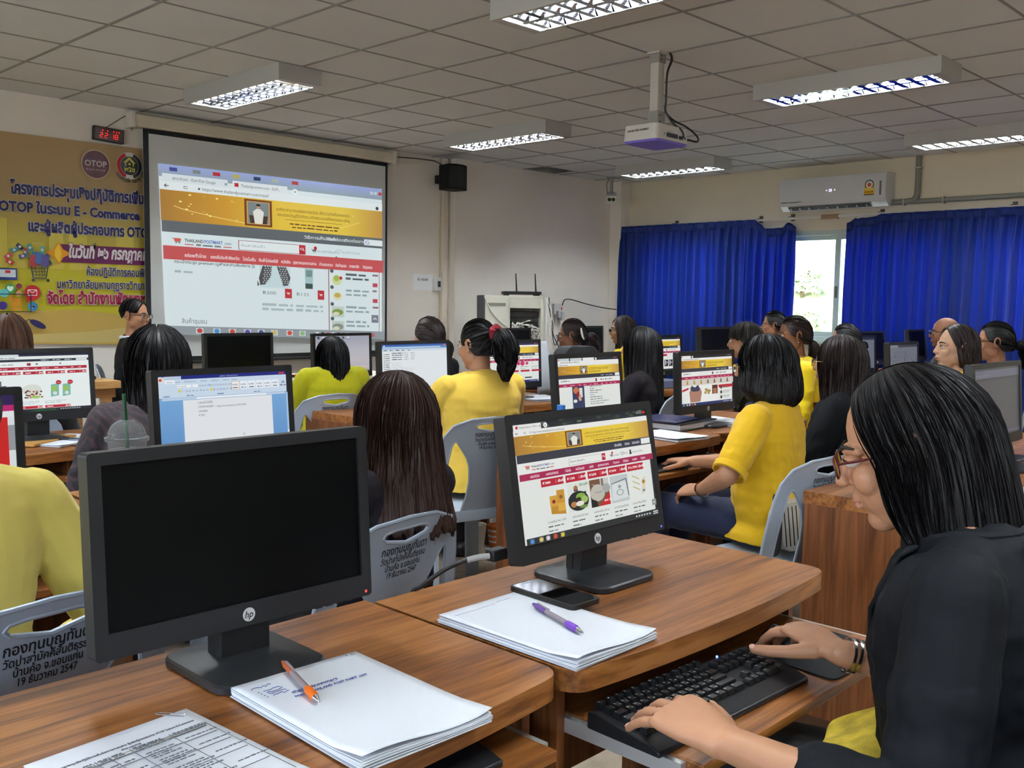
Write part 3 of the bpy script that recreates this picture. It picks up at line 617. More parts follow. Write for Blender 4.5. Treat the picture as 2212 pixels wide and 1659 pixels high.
a.rect(0.555, 0.41, 0.7, 0.415, wcol(200, 215, 215)); a.poly([(0.595, 0.413), (0.635, 0.413), (0.632, 0.28), (0.597, 0.28)], wcol(170, 205, 205)); a.rect(0.597, 0.275, 0.632, 0.31, wcol(60, 84, 78)); a.rect(0.6, 0.355, 0.63, 0.40, wcol(120, 150, 150))
a.text('฿300', 0.40, 0.225, 0.03, wcol(120, 135, 138)); a.text('฿135', 0.555, 0.225, 0.03, wcol(130, 145, 148))
for x in (0.5, 0.655): a.rect(x, 0.205, x+0.032, 0.268, wcol(196, 48, 58)); cart(a, x+0.015, 0.238, 0.009, wcol(250, 240, 240))
for q in range(2): a.squiggle(0.395, 0.15-0.03*q, 0.14, 0.018, wcol(176, 196, 200), seed=q); a.squiggle(0.55, 0.15-0.03*q, 0.13, 0.018, wcol(176, 196, 200), seed=q+7)
a.line([(0.71, 0.0), (0.71, 0.415)], 0.004, wcol(160, 70, 76)); a.line([(0.972, 0.0), (0.972, 0.415)], 0.003, wcol(150, 110, 116))
for k, (cc, y) in enumerate((((170, 190, 90), 0.345), ((200, 180, 90), 0.235), ((130, 160, 70), 0.12), ((140, 150, 150), 0.02))):
    a.disc(0.725, y+0.06, 0.009, wcol(80, 100, 108), 12, ry=0.013)
    if k == 0: a.disc(0.75, y, 0.024, wcol(214, 226, 160), ry=0.035); a.disc(0.748, y+0.012, 0.014, wcol(*cc), ry=0.02); a.disc(0.77, y+0.015, 0.008, wcol(200, 60, 70), ry=0.012)
    elif k == 1: a.disc(0.752, y, 0.022, wcol(230, 225, 180), ry=0.028); a.disc(0.752, y+0.006, 0.016, wcol(*cc), ry=0.016)
    else: a.rect(0.722, y-0.03, 0.785, y+0.045, wcol(200, 215, 205)); a.disc(0.752, y+0.005, 0.028, wcol(*cc), ry=0.022); a.disc(0.745, y-0.005, 0.016, wcol(225, 225, 190), ry=0.012)
    for q in range(2): a.squiggle(0.795, y+0.035-0.028*q, 0.12, 0.016, wcol(150, 172, 176) if k else wcol(90, 100, 104), seed=k*3+q)
    if k < 3: a.rect(0.936, y-0.035, 0.962, y-0.008, wcol(200, 70, 84)); a.squiggle(0.935, y+0.04, 0.03, 0.014, wcol(150, 120, 126), seed=k)
a.rect(0.928, 0.06, 0.965, 0.115, wcol(130, 132, 148)); a.line([(0.938, 0.082), (0.946, 0.095), (0.955, 0.082)], 0.005, wcol(235, 240, 242))
a.text('สินค้าชุมชน', 0.055, 0.018, 0.042, wcol(96, 108, 112), width=0.1)
a.rect(0, -0.055, 1, 0.0, wcol(150, 160, 166))
for x, cc in ((0.11, (200, 70, 70)), (0.18, (60, 150, 220)), (0.245, (210, 80, 60)), (0.31, (90, 80, 190)), (0.37, (60, 80, 160)), (0.43, (210, 190, 110)), (0.5, (220, 80, 60)), (0.56, (150, 190, 130))): a.rect(x, -0.045, x+0.03, -0.01, wcol(215, 220, 222)); a.disc(x+0.015, -0.027, 0.011, wcol(*cc), ry=0.015)
for k in range(12): a.rect(0.64+k*0.026, -0.04, 0.655+k*0.026, -0.015, wcol(*((225, 228, 232), (60, 64, 70), (200, 90, 90))[k % 3]))
a.poly([(0.372, 0.315), (0.372, 0.275), (0.382, 0.285)], (0.12, 0.14, 0.15))
c.build('projected_page', emit_col('projected light', PROJ_GAIN), t)

# ---------------------------------------------------------------- banner
BNY = 7.438
t = thing('event_banner', 'yellow vinyl event banner with dark blue writing, left of and behind the projection screen', 'banner', (2.4, BNY, 1.0))
def bp(px_, py_): p = ony(px_, py_, BNY); return p.x-2.4, p.z-1.0
m = MB(); m.box((-1.6, 0, -0.02), (2.0, 0.006, 1.455), 0); a = Art(m, lambda x, y, k: (x, -0.0008-k, y), 1, 0.0003)
a.vgrad(-1.6, -0.02, 2.0, 1.455, [(0, wcol(186, 178, 40)), (0.35, wcol(194, 184, 52)), (0.6, wcol(180, 160, 86)), (0.72, wcol(174, 148, 104)), (1, wcol(170, 142, 100))])
r = random.Random(3)
x = -1.6
while x < 2.0:      # pale skyline
    w_ = r.uniform(0.05, 0.14); h_ = r.uniform(0.60, 0.86); a.rect(x, 0.5, x+w_, h_, wcol(206, 190, 84)); x += w_+r.uniform(0, 0.06)
a.poly([bp(-240, 690), bp(-80, 684), bp(60, 672), bp(170, 668), bp(330, 690), bp(560, 670), bp(560, 760), bp(300, 745), bp(-240, 740)], wcol(190, 160, 84))
a.poly([bp(-240, 712), bp(-60, 716), bp(80, 722), bp(200, 716), bp(330, 700), bp(330, 740), bp(-240, 738)], wcol(196, 176, 110))
NV = wcol(22, 24, 84); HL = wcol(212, 206, 200)
def bt(s_, l_, r_, col=NV, halo=HL, bold=0.045, shear=0.0, fit=None, size=0.1):
    (x0, y0), (x1, y1) = bp(*l_), bp(*r_); y = (y0+y1)/2
    v0, _q = text_geo(fit or s_, size, bold); w0 = max(q[0] for q in v0)-min(q[0] for q in v0); k = (x1-x0)/w0
    v1, _q = text_geo(s_, size, bold); w1 = max(q[0] for q in v1)-min(q[0] for q in v1)
    a.text(s_, x0, y, size, col, bold=bold, width=w1*k, shear=shear, halo=halo, hw=0.035)
bt('โครงการประชุมเชิงปฏิบัติการเพิ่มช่องทางการตลาด', (21, 421), (309, 437), fit='โครงการประชุมเชิงปฏิบัติการเพิ่ม', size=0.115)
bt('OTOP ในระบบ E - Commerce', (-4, 457), (300, 473), size=0.098); bt('และผู้ผลิตผู้ประกอบการ OTOP', (60, 501), (330, 512), size=0.105)
(x0, y0), (x1, y1) = bp(122, 566), bp(122, 527)
a.rect(x0, y0, 2.0, y1, wcol(94, 22, 74))
gx, gy = bp(126, 547)
a.poly([(gx-0.09, gy), (gx-0.04, gy+0.03), (gx, gy+0.085), (gx+0.03, gy+0.03), (gx+0.09, gy), (gx+0.03, gy-0.03), (gx, gy-0.085), (gx-0.04, gy-0.03)], wcol(222, 150, 30)); a.poly([(gx-0.03, gy+0.02), (gx, gy+0.07), (gx+0.02, gy), (gx, gy-0.07), (gx-0.03, gy-0.02)], wcol(238, 200, 60))
bt('ในวันที่ ๒๖ กรกฎาคม ๒๕๖๑', (147, 555), (318, 563), col=wcol(236, 228, 226), halo=wcol(60, 10, 60), shear=0.2, fit='ในวันที่ ๒๖ กรกฎาคม', size=0.12)
bt('ห้องปฏิบัติการคอมพิวเตอร์', (186, 595), (310, 598), fit='ห้องปฏิบัติการคอมพิ', size=0.085, bold=0.02); bt('มหาวิทยาลัยมหามกุฏราชวิทยาลัย', (122, 624), (310, 624), fit='มหาวิทยาลัยมหามกุฏราชวิทยา', size=0.085, bold=0.02)
bt('จัดโดย สำนักงานพัฒนาชุมชนจังหวัดขอนแก่น', (100, 655), (312, 657), col=wcol(150, 16, 60), fit='จัดโดย สำนักงานพัฒนาชุ', size=0.115)
x, y = bp(205, 355.6); a.disc(x, y, 0.108, wcol(226, 206, 176), 36); a.disc(x, y, 0.102, wcol(70, 20, 34), 36); a.text('OTOP', x, y-0.015, 0.062, wcol(214, 204, 198), 'c', bold=0.02, width=0.165); a.squiggle(x-0.075, y-0.045, 0.15, 0.012, wcol(170, 140, 140))
x, y = bp(277.5, 358.7); a.disc(x, y, 0.102, wcol(212, 206, 196), 36); a.ring(x, y, 0.098, 0.026, wcol(172, 24, 36), 110, 250); a.ring(x, y, 0.098, 0.026, wcol(24, 26, 34), -70, 70); a.disc(x, y, 0.07, wcol(16, 24, 22), 32)
yg = wcol(210, 200, 80); a.line([(x-0.03, y-0.005), (x-0.03, y+0.02), (x, y+0.052), (x+0.03, y+0.02), (x+0.03, y-0.005)], 0.008, yg); a.line([(x-0.045, y+0.02), (x, y+0.062), (x+0.045, y+0.02)], 0.007, yg); a.rect(x-0.008, y+0.005, x+0.008, y+0.02, yg); a.text('พ2ช', x, y-0.045, 0.05, yg, 'c', bold=0.03)
for k, ch in enumerate('กรมการพัฒนาชุมชน'):     # lettering bent under the emblem
    an = R_(208+k*8.6); v, f = text_geo(ch, 0.04, 0.02); a.up(); qx, qy = x+0.128*math.cos(an), y+0.128*math.sin(an); ca, sa = math.cos(an+PI/2), math.sin(an+PI/2)
    m.add([a.fn(qx+vx*ca-vy*sa, qy+vx*sa+vy*ca, a.k*a.step) for vx, vy in v], f, 1, wcol(30, 40, 30))
# little shopping pictures
tl = wcol(60, 140, 160)
for (qx, qy), cc in zip([(28, 540), (40, 533), (52, 545), (62, 535), (15, 553), (46, 553), (70, 552), (88, 540), (96, 556), (18, 566), (100, 570)], [(50, 130, 150), (40, 60, 90), (160, 60, 80), (60, 150, 170), (190, 70, 90), (80, 90, 140), (50, 110, 160), (90, 170, 180), (60, 60, 120), (180, 50, 60), (40, 50, 90)]):
    x, y = bp(qx, qy); s_ = 0.03; an = qx*0.7; a.poly([(x+s_*math.cos(an+k*PI/2+.6*(k % 2)), y+s_*math.sin(an+k*PI/2+.6*(k % 2))) for k in range(4)], wcol(*cc)); a.disc(x, y, 0.01, wcol(225, 215, 190), 8)
x, y = bp(62, 547); a.ring(x, y, 0.03, 0.006, tl); a.line([(x-0.03, y), (x+0.03, y)], 0.004, tl); a.line([(x, y-0.03), (x, y+0.03)], 0.004, tl)
pts = [bp(*q) for q in ((104, 562), (101, 568), (96, 602), (68, 600), (63, 573), (100, 571))]; dk = wcol(56, 60, 70); a.line(pts, 0.008, dk)
for k in range(5): a.line([bp(66+7*k, 574), bp(69+6*k, 598)], 0.004, dk)
for k in range(3): a.line([bp(64+k, 580+7*k), bp(99, 580+7*k)], 0.004, dk)
for q in ((68, 605), (100, 606)): a.disc(*bp(*q), 0.012, dk, 12)
for k, cc in enumerate(((170, 60, 70), (70, 110, 170), (90, 80, 140))): 
    x, y = bp(68+12*k, 563-(k % 2)*6); a.poly([(x-0.03, y-0.035), (x+0.02, y-0.05), (x+0.035, y+0.03), (x-0.015, y+0.045)], wcol(*cc))
x0, y0 = bp(-20, 604); x1, y1 = bp(33, 580); a.rect(x0, y0, x1, y1, wcol(40, 60, 120)); a.rect(x0+0.01, y0+0.02, x1-0.01, y1-0.01, wcol(206, 216, 220)); a.rect(x1-0.08, y1-0.035, x1-0.045, y1-0.015, wcol(190, 40, 50))
x, y = bp(66, 632); a.disc(x, y, 0.055, wcol(176, 30, 40)); a.poly([(x-0.04, y-0.03), (x-0.045, y-0.075), (x+0.0, y-0.045)], wcol(176, 30, 40)); a.box(x-0.03, y-0.02, x+0.03, y+0.02, 0.005, wcol(235, 225, 220)); a.line([(x-0.03, y+0.02), (x, y-0.002), (x+0.03, y+0.02)], 0.005, wcol(235, 225, 220))
for (q, cc, rr) in (((18, 624), (60, 140, 70), 0.036), ((37, 618), (120, 40, 60), 0.02), ((37, 634), (190, 150, 100), 0.022), ((67, 662), (50, 120, 170), 0.034), ((2, 660), (60, 40, 120), 0.03), ((5, 633), (90, 180, 190), 0.03)): a.disc(*bp(*q), rr, wcol(*cc))
x, y = bp(18, 624); a.text('♥', x, y-0.014, 0.04, wcol(220, 235, 225), 'c'); x, y = bp(67, 662); a.text('♫', x, y-0.014, 0.04, wcol(220, 230, 240), 'c')
a.box(*bp(-10, 673), *bp(62, 636), 0.006, wcol(30, 26, 40)); x, y = bp(31, 655)
oc = wcol(226, 120, 40); a.line([(x-0.055, y+0.045), (x-0.035, y+0.04), (x-0.022, y-0.03), (x+0.03, y-0.03)], 0.007, oc)
for k in range(3): a.line([(x-0.03+0.003*k, y+0.03-0.02*k), (x+0.04-0.004*k, y+0.03-0.02*k)], 0.006, oc); a.line([(x-0.015+0.02*k, y+0.035), (x-0.012+0.018*k, y-0.015)], 0.006, oc)
a.disc(x-0.015, y-0.045, 0.009, oc, 10); a.disc(x+0.025, y-0.045, 0.009, oc, 10)
x, y = bp(77, 700); a.poly([(x+0.05*math.cos(k*PI/8)*1.1-0.012*math.sin(k*PI/8), y-0.018*math.cos(k*PI/8)+0.03*math.sin(k*PI/8)) for k in range(16)], wcol(36, 32, 84)); a.line([bp(65, 694), bp(58, 689), bp(51, 694)], 0.005, wcol(36, 32, 60))
m.build('vinyl_sheet', [mat('banner backing', s2l(200, 180, 60), 0.6), print_col('banner print', 0.45, 0.4)], t)
for x in (-1.55, 0.2, 1.95):
    q = MB(); q.cyl((x, -0.001, 1.44), (x, 0.0065, 1.44), 0.012, 0.012, 12); q.build('eyelet', GREYM, t)

# ---------------------------------------------------------------- wall fittings
t = thing('wall_conduit', 'white vertical wall conduit below the loudspeaker', 'conduit', (6.62, 7.45, 0))
m = MB(); m.box((-0.045, -0.05, 0), (0.02, -0.0005, CZ-0.005)); m.build('trunking', mat('trunking', s2l(216, 204, 186), 0.55), t, bevel=0.006)
m = MB(); m.box((-0.057, -0.02, 0), (-0.045, -0.0005, CZ-0.005)); m.build('thin_trunking', mat('trunking dull', s2l(196, 184, 166), 0.55), t)
t = thing('socket_box', 'white socket box on the wall left of the conduit', 'socket', (6.52, 7.45, 1.48))
m = MB(); m.box((-0.045, -0.045, -0.07), (0.045, -0.0005, 0.065)); m.build('box', WHITE, t, bevel=0.005)
m = MB(); m.box((-0.005, -0.048, -0.03), (0.03, -0.045, 0.03)); m.build('outlet', BLK, t)
t = thing('wall_notice', 'small white paper notice taped to the wall right of the screen', 'notice', (6.35, 7.447, 1.50))
m = MB(); m.box((-0.125, -0.0015, -0.085), (0.13, 0.001, 0.075)); a = Art(m, lambda x, y, k: (x, -0.0018-k, y), 1); a.text('ป้าย : ถังดับเพลิง', 0, 0.01, 0.036, (0.05, 0.05, 0.05), 'c', bold=0.02, width=0.14)
m.build('sheet', [mat('paper', s2l(240, 240, 238), 0.7), INK], t)
t = thing('power_outlet', 'white power outlet with plug and black lead on the wall right of the cabinet', 'socket', (8.25, FY2, 1.24))
m = MB(); m.box((-0.07, -0.035, -0.06), (0.07, -0.0005, 0.06)); m.build('box', WHITE, t, bevel=0.004)
m = MB(); m.box((-0.04, -0.075, -0.10), (0.0, -0.035, -0.02)); m.box((0.02, -0.07, -0.13), (0.07, -0.035, -0.03)); m.build('plug', mat('plug white', s2l(205, 205, 205), 0.5), t, bevel=0.004)
m = MB(); m.box((0.045, -0.04, -0.01), (0.06, -0.036, 0.02)); m.build('switch', mat('red switch', s2l(190, 30, 24), 0.4), t)
m = MB(); m.tube(bez([(0.05, -0.05, 0.04), (0.08, -0.05, 0.10), (0.2, -0.04, 0.11), (0.5, -0.035, 0.06), (0.80, -0.03, 0.02), (0.87, -0.18, 0.0)], 8), 0.006, 6); m.build('lead', CABLE, t, smooth=True)

# air conditioner on the right wall
t = thing('air_conditioner', 'white wall air conditioner with yellow label above the blue curtains', 'air conditioner', (RX, 4.545, 2.28))
prof = [(-0.0005, 0.02), (-0.12, 0.0), (-0.19, 0.045), (-0.215, 0.11), (-0.215, 0.25), (-0.195, 0.315), (-0.0005, 0.325)]
ACW = mat('aircon white', s2l(206, 207, 209), 0.25, spec=0.5)
m = MB(); m.prism(prof, -0.555, 0.555); m.v = [Vector((p.x, p.z, p.y)) for p in m.v]; m.f = [tuple(reversed(f)) for f in m.f]
a = Art(m, lambda x, y, k: (-0.2155-k, -x, y), 1)
lb = s2l(226, 176, 40); a.rect(0.345, 0.105, 0.445, 0.205, lb); a.disc(0.395, 0.205, 0.045, s2l(60, 60, 60)); a.disc(0.395, 0.203, 0.036, s2l(230, 226, 215)); a.disc(0.395, 0.203, 0.018, s2l(190, 60, 40)); a.rect(0.35, 0.155, 0.44, 0.172, s2l(240, 210, 110)); a.squiggle(0.355, 0.13, 0.08, 0.01, s2l(120, 90, 10)); a.rect(0.345, 0.105, 0.445, 0.114, s2l(50, 50, 40))
a.rect(0.495, 0.10, 0.515, 0.235, s2l(120, 110, 104)); a.text('มจร.ขก. ๘๓-๑๐-๐๐๙-๑๙/๕๗', -0.53, 0.075, 0.022, (0.02, 0.02, 0.02), bold=0.03, width=0.22)
m.build('cover', [ACW, INK], t, smooth=True, auto=25)
m = MB(); m.add([(-0.130, -0.40, 0.004), (-0.130, 0.47, 0.004), (-0.188, 0.47, 0.038), (-0.188, -0.40, 0.038)], [(0, 1, 2, 3)]); m.v = [p+Vector((-0.003, 0, -0.002)) for p in m.v]; m.build('air_outlet', mat('outlet dark', s2l(40, 34, 32), 0.6), t)
for k in range(9):
    m = MB(); y = -0.36+k*0.1; m.box((-0.178, y, 0.006), (-0.145, y+0.006, 0.024)); m.build('vane', WHITE, t)
m = MB(); a = Art(m, lambda x, y, k: (-0.2165-k, -x, y)); a.text('25', 0.0, 0.165, 0.035, (0.75, 0.72, 1.0), 'c', bold=0.03); a.disc(-0.04, 0.178, 0.006, (0.75, 0.72, 1), 10); a.disc(0.045, 0.178, 0.006, (0.75, 0.72, 1), 10)
m.build('display', emit_col('aircon digits', 1.6), t)
t = thing('pipe_trunking', 'grey refrigerant trunking from the ceiling bending along the wall beside the air conditioner', 'conduit', (RX, 3.76, 2.33))
PG = mat('grey trunking', s2l(128, 128, 118), 0.55)
m = MB(); m.tube(bez([(-0.032, 0, CZ-2.33-0.003), (-0.032, 0, 0.12), (-0.032, 0.01, 0.03), (-0.032, 0.06, -0.005), (-0.032, 0.22, -0.01)], 8), 0.028, 12); m.build('bend', PG, t, smooth=True)
m = MB(); m.tube([(-0.026, 0.15, -0.012), (-0.026, -3.2, -0.02)], 0.024, 12); m.build('long_run', PG, t, smooth=True)
for y, z in ((0.12, -0.012), (-0.25, -0.014), (-0.95, -0.016), (0, 0.3)):
    m = MB(); 
    if z < 0.1: m.box((-0.062, y-0.006, z-0.033), (-0.0005, y+0.006, z+0.03))
    else: m.box((-0.064, y-0.032, z-0.006), (-0.0005, y+0.032, z+0.006))
    m.build('clip', mat('clip pale', s2l(170, 168, 160), 0.5), t)

# ---------------------------------------------------------------- network cabinet with router
t = thing('network_cabinet', 'cream network cabinet with an open door full of white cables in the front corner', 'cabinet', (6.68, 6.90, 0), R_(-35))
CR = mat('cabinet cream', s2l(200, 198, 184), 0.45); CW = 0.60
m = MB(); m.box((0, 0, 0.05), (0.03, 0.40, 1.37)); m.box((CW-0.03, 0, 0.05), (CW, 0.40, 1.37)); m.box((0, 0, 1.345), (CW, 0.40, 1.375)); m.box((0, 0, 0.05), (CW, 0.40, 0.08)); m.box((0.03, 0.38, 0.08), (CW-0.03, 0.40, 1.345)); m.box((0.23, 0, 0.08), (0.26, 0.03, 1.345)); m.box((0.26, 0.0, 1.25), (CW-0.03, 0.02, 1.345))
m.build('body', [CR], t, bevel=0.003)
m = MB(); m.box((-0.012, -0.02, 0.05), (0.0, 0.40, 1.375)); m.build('side_panel', mat('cabinet side dark', s2l(52, 56, 64), 0.5), t)
m = MB(); m.box((0.02, 0.02, 0.0), (CW-0.02, 0.38, 0.05)); m.build('plinth', BLK, t)
d = MB(); d.box((0.005, -0.02, 0.08), (0.235, 0.0, 1.36)); dd = d.build('door', CR, t, bevel=0.003)
m = MB(); m.box((0.03, -0.024, 1.27), (0.21, -0.02, 1.30)); m.build('vent', mat('vent grey', s2l(120, 118, 108), 0.6), dd)
m = MB(); m.cyl((0.03, -0.03, 1.03), (0.03, -0.02, 1.03), 0.012, 0.012, 12); m.build('lock', GREYM, dd)
m = MB(); m.box((CW, -0.10, 0.08), (CW+0.02, 0.0, 1.36)); m.build('open_door', mat('cabinet white', s2l(214, 212, 206), 0.45), t, bevel=0.003)
for z in (0.75, 0.92, 1.05, 1.16):
    m = MB(); m.box((0.265, 0.06, z), (CW-0.04, 0.34, z+0.06)); m.build('rack_unit', mat('rack dark', s2l(30, 28, 30), 0.5), t, bevel=0.003)
rr = random.Random(11); WC = mat('white network cable', s2l(206, 202, 194), 0.5)
for k in range(26):
    x0 = rr.uniform(0.29, 0.54); pts = [(x0, 0.05, rr.uniform(0.8, 1.15))]
    for q in range(4): pts.append((min(0.55, max(0.2 if k % 6 == 0 else 0.28, x0+rr.uniform(-0.2, 0.2))), rr.uniform(-0.05, 0.03), rr.uniform(0.68, 1.1)))
    m = MB(); m.tube(bez(pts, 6), 0.006, 6); m.build('network_cable', WC, t, smooth=True)
for k in range(4):
    m = MB(); x0 = CW+0.03+0.01*k; m.tube(bez([(x0-0.02, -0.05, 1.36), (x0+0.03, -0.1, 1.2-0.1*k), (x0+0.01+0.03*k, -0.12, 0.98), (x0+0.1+0.05*k, -0.12, 0.75), (x0+0.16+0.05*k, -0.14, 0.45)], 6), 0.005, 6); m.build('network_cable', [WC, CABLE][k % 2], t, smooth=True)
m = MB(); m.tube(bez([(-0.005, -0.03, 1.36), (0.08, -0.035, 1.2), (0.22, -0.04, 1.07), (0.29, -0.04, 1.04), (0.33, -0.02, 1.1)], 6), 0.006, 6); m.build('network_cable', WC, t, smooth=True)
t = thing('wifi_router', 'black router with two antennas on top of the network cabinet', 'router', (7.09, 6.79, 1.3755), R_(-35))
m = MB(); m.prism(rrect(-0.19, -0.1, 0.19, 0.1, 0.02), 0.012, 0.042); m.box((-0.17, -0.09, 0), (-0.14, 0.09, 0.012)); m.box((0.14, -0.09, 0), (0.17, 0.09, 0.012)); m.build('body', BLK, t, bevel=0.004)
for x, tip in ((-0.03, -0.012), (0.17, -0.012)):
    m = MB(); m.cyl((x, 0.09, 0.03), (x+tip, 0.09, 0.225), 0.009, 0.005, 10); m.build('antenna', BLK, t, smooth=True)
# ================================================================ SCREENS (u right, v up, 0..1)
def nav_text(a, y, h, big): 
    xs_ = [0.09, 0.195, 0.33, 0.405, 0.505, 0.57, 0.69, 0.77, 0.845, 0.915]
    for k, (s_, x) in enumerate(zip(NAV, xs_)):
        w_ = (0.06, 0.085, 0.04, 0.062, 0.032, 0.085, 0.048, 0.042, 0.038, 0.038)[k]
        if big: a.text(s_, x-0.02, y, h, wcol(250, 225, 232), bold=0.02, width=w_)
        else: a.squiggle(x-0.02, y, w_*0.8, h*0.5, wcol(240, 190, 205), seed=k)
def chrome(a, big, tabs=1, dark=(24, 30, 44)):
    a.rect(0, 0, 1, 1, wcol(232, 236, 232)); a.rect(0, 0.94, 1, 1, wcol(*dark))
    if big:
        r = random.Random(5)
        for k in range(26): a.disc(0.2+0.78*r.random(), 0.945+0.05*r.random(), 0.02, wcol(*r.choice([(40, 52, 40), (60, 74, 56), (90, 104, 88), (30, 36, 34)])), 8, ry=0.012)
        for k in range(30): a.disc(0.25+0.6*r.random(), 0.006+0.035*r.random(), 0.022, wcol(*r.choice([(44, 58, 36), (30, 36, 30), (74, 84, 40), (24, 26, 26)])), 8, ry=0.012)
    for k in range(tabs): a.rect(0.005+0.2*k, 0.94, 0.19+0.2*k, 0.99, wcol(*((238, 238, 236) if k == tabs-1 else (206, 212, 214))))
    x = 0.2*tabs; a.disc(x+0.02, 0.965, 0.014, wcol(242, 242, 240), 14, ry=0.022); a.text('+', x+0.012, 0.953, 0.03, (0.1, 0.1, 0.1))
    a.rect(0.02, 0.955, 0.035, 0.978, wcol(200, 34, 60))
    if big: a.text('Thailandpostmart.com - สินค้าออ..', 0.04, 0.957, 0.026, wcol(90, 92, 95), width=0.125); a.text('x', 0.172, 0.957, 0.026, wcol(50, 50, 50))
    a.rect(0, 0.895, 1, 0.94, wcol(240, 240, 238))
    if big: a.text('https://www.thailandpostmart.com/index.php', 0.13, 0.907, 0.026, wcol(80, 84, 88), width=0.22); a.line([(0.035, 0.917), (0.015, 0.917)], 0.004, (0.1, 0.1, 0.1)); a.line([(0.022, 0.927), (0.014, 0.917), (0.022, 0.907)], 0.003, (0.1, 0.1, 0.1)); a.ring(0.078, 0.917, 0.008, 0.003, (0.1, 0.1, 0.1), 40, 340); a.ring(0.115, 0.917, 0.008, 0.002, (0.1, 0.1, 0.1))
    else: a.squiggle(0.05, 0.91, 0.3, 0.014, wcol(130, 134, 138))
    a.rect(0.915, 0.965, 0.935, 0.985, wcol(120, 124, 130)); a.rect(0.94, 0.965, 0.958, 0.985, wcol(120, 124, 130)); a.rect(0.963, 0.965, 0.99, 0.985, wcol(200, 40, 40))
def taskbar(a, dark=(26, 30, 38)):
    a.rect(0, 0, 1, 0.055, wcol(*dark))
    for x, cc in ((0.02, (70, 150, 220)), (0.08, (226, 206, 130)), (0.125, (225, 225, 225)), (0.175, (214, 80, 60)), (0.225, (220, 200, 70))): a.rect(x, 0.006, x+0.032, 0.048, wcol(*[min(255, q//3+40) for q in cc])); a.disc(x+0.016, 0.027, 0.012, wcol(*cc), 12, ry=0.018)
    for k in range(6): a.rect(0.80+k*0.022, 0.02, 0.812+k*0.022, 0.036, wcol(205, 210, 216))
    a.rect(0.945, 0.03, 0.985, 0.042, wcol(205, 210, 216)); a.rect(0.945, 0.012, 0.985, 0.024, wcol(190, 195, 200))
def site_head(a, big, bm=False, gold=(0.735, 0.895), pf=0.345):
    y1 = gold[1]
    if bm: a.rect(0, y1-0.045, 1, y1, wcol(236, 238, 236)); a.squiggle(0.03, y1-0.03, 0.14, 0.012, wcol(120, 124, 128), seed=9); y1 -= 0.045
    y0 = y1-0.155; banner_gold(a, 0, y0, 1, y1, pf, big)
    a.rect(0, y0-0.07, 1, y0, wcol(52, 54, 68))
    for k, (s_, x) in enumerate((('วิธีการสั่งซื้อ', 0.70), ('ติดต่อเรา', 0.785), ('ติดต่อขายสินค้า', 0.845))):
        if big: a.text(s_, x, y0-0.047, 0.03, wcol(220, 224, 228), bold=0.02, width=(0.06, 0.04, 0.062)[k])
        else: a.squiggle(x-0.02, y0-0.045, 0.05, 0.014, wcol(190, 194, 205), seed=k)
    a.rect(0.92, y0-0.06, 0.995, y0-0.008, wcol(238, 240, 240))
    y = y0-0.07; a.rect(0, y-0.09, 1, y, wcol(238, 240, 238))
    if big:
        cart(a, 0.06, y-0.04, 0.018, wcol(80, 70, 70)); a.rect(0.05, y-0.045, 0.075, y-0.025, wcol(226, 120, 100))
        a.text('THAILAND', 0.085, y-0.045, 0.026, wcol(60, 62, 64), bold=0.02, width=0.065); a.text('POSTMART', 0.152, y-0.045, 0.026, wcol(60, 90, 160), bold=0.02, width=0.062); a.text('.com', 0.216, y-0.045, 0.026, wcol(60, 62, 64), width=0.025)
        a.rect(0.088, y-0.066, 0.115, y-0.06, wcol(200, 40, 60)); a.rect(0.21, y-0.066, 0.238, y-0.06, wcol(200, 40, 60)); a.squiggle(0.12, y-0.068, 0.085, 0.011, wcol(110, 112, 116))
        a.box(0.345, y-0.078, 0.59, y-0.02, 0.002, wcol(130, 130, 134)); a.rect(0.592, y-0.08, 0.618, y-0.018, wcol(196, 28, 60)); magnifier(a, 0.603, y-0.044, 0.008, wcol(250, 245, 245)); a.text('ค้นหาสินค้า..', 0.355, y-0.056, 0.024, wcol(90, 92, 96))
        cart(a, 0.665, y-0.05, 0.014, (0.03, 0.03, 0.04)); a.disc(0.672, y-0.028, 0.007, wcol(200, 30, 60), ry=0.012); a.text('ตะกร้าสินค้า', 0.685, y-0.06, 0.021, wcol(90, 92, 96), width=0.04)
        a.text('♡', 0.735, y-0.065, 0.045, wcol(50, 52, 56)); a.text('สินค้าโปรด', 0.76, y-0.056, 0.021, wcol(90, 92, 96), width=0.035); a.disc(0.818, y-0.035, 0.007, (0.03, 0.03, 0.03), ry=0.012); a.rect(0.809, y-0.066, 0.827, y-0.046, (0.03, 0.03, 0.03)); a.text('สมัครสมาชิก | เข้าสู่ระบบ', 0.832, y-0.056, 0.021, wcol(90, 92, 96), width=0.09)
    else:
        a.rect(0.04, y-0.055, 0.055, y-0.03, wcol(110, 105, 105)); a.squiggle(0.065, y-0.048, 0.12, 0.018, wcol(130, 134, 140), seed=2); a.box(0.34, y-0.07, 0.58, y-0.025, 0.003, wcol(170, 172, 176)); a.rect(0.585, y-0.075, 0.61, y-0.02, wcol(120, 40, 60))
        for x in (0.67, 0.75, 0.82): a.rect(x, y-0.06, x+0.012, y-0.03, wcol(30, 32, 40)); a.squiggle(x+0.02, y-0.05, 0.04, 0.014, wcol(120, 122, 128), seed=int(x*50))
    y -= 0.09; a.rect(0, y-0.055, 1, y, wcol(172, 30, 84)); nav_text(a, y-0.038, 0.028, big)
    return y-0.055
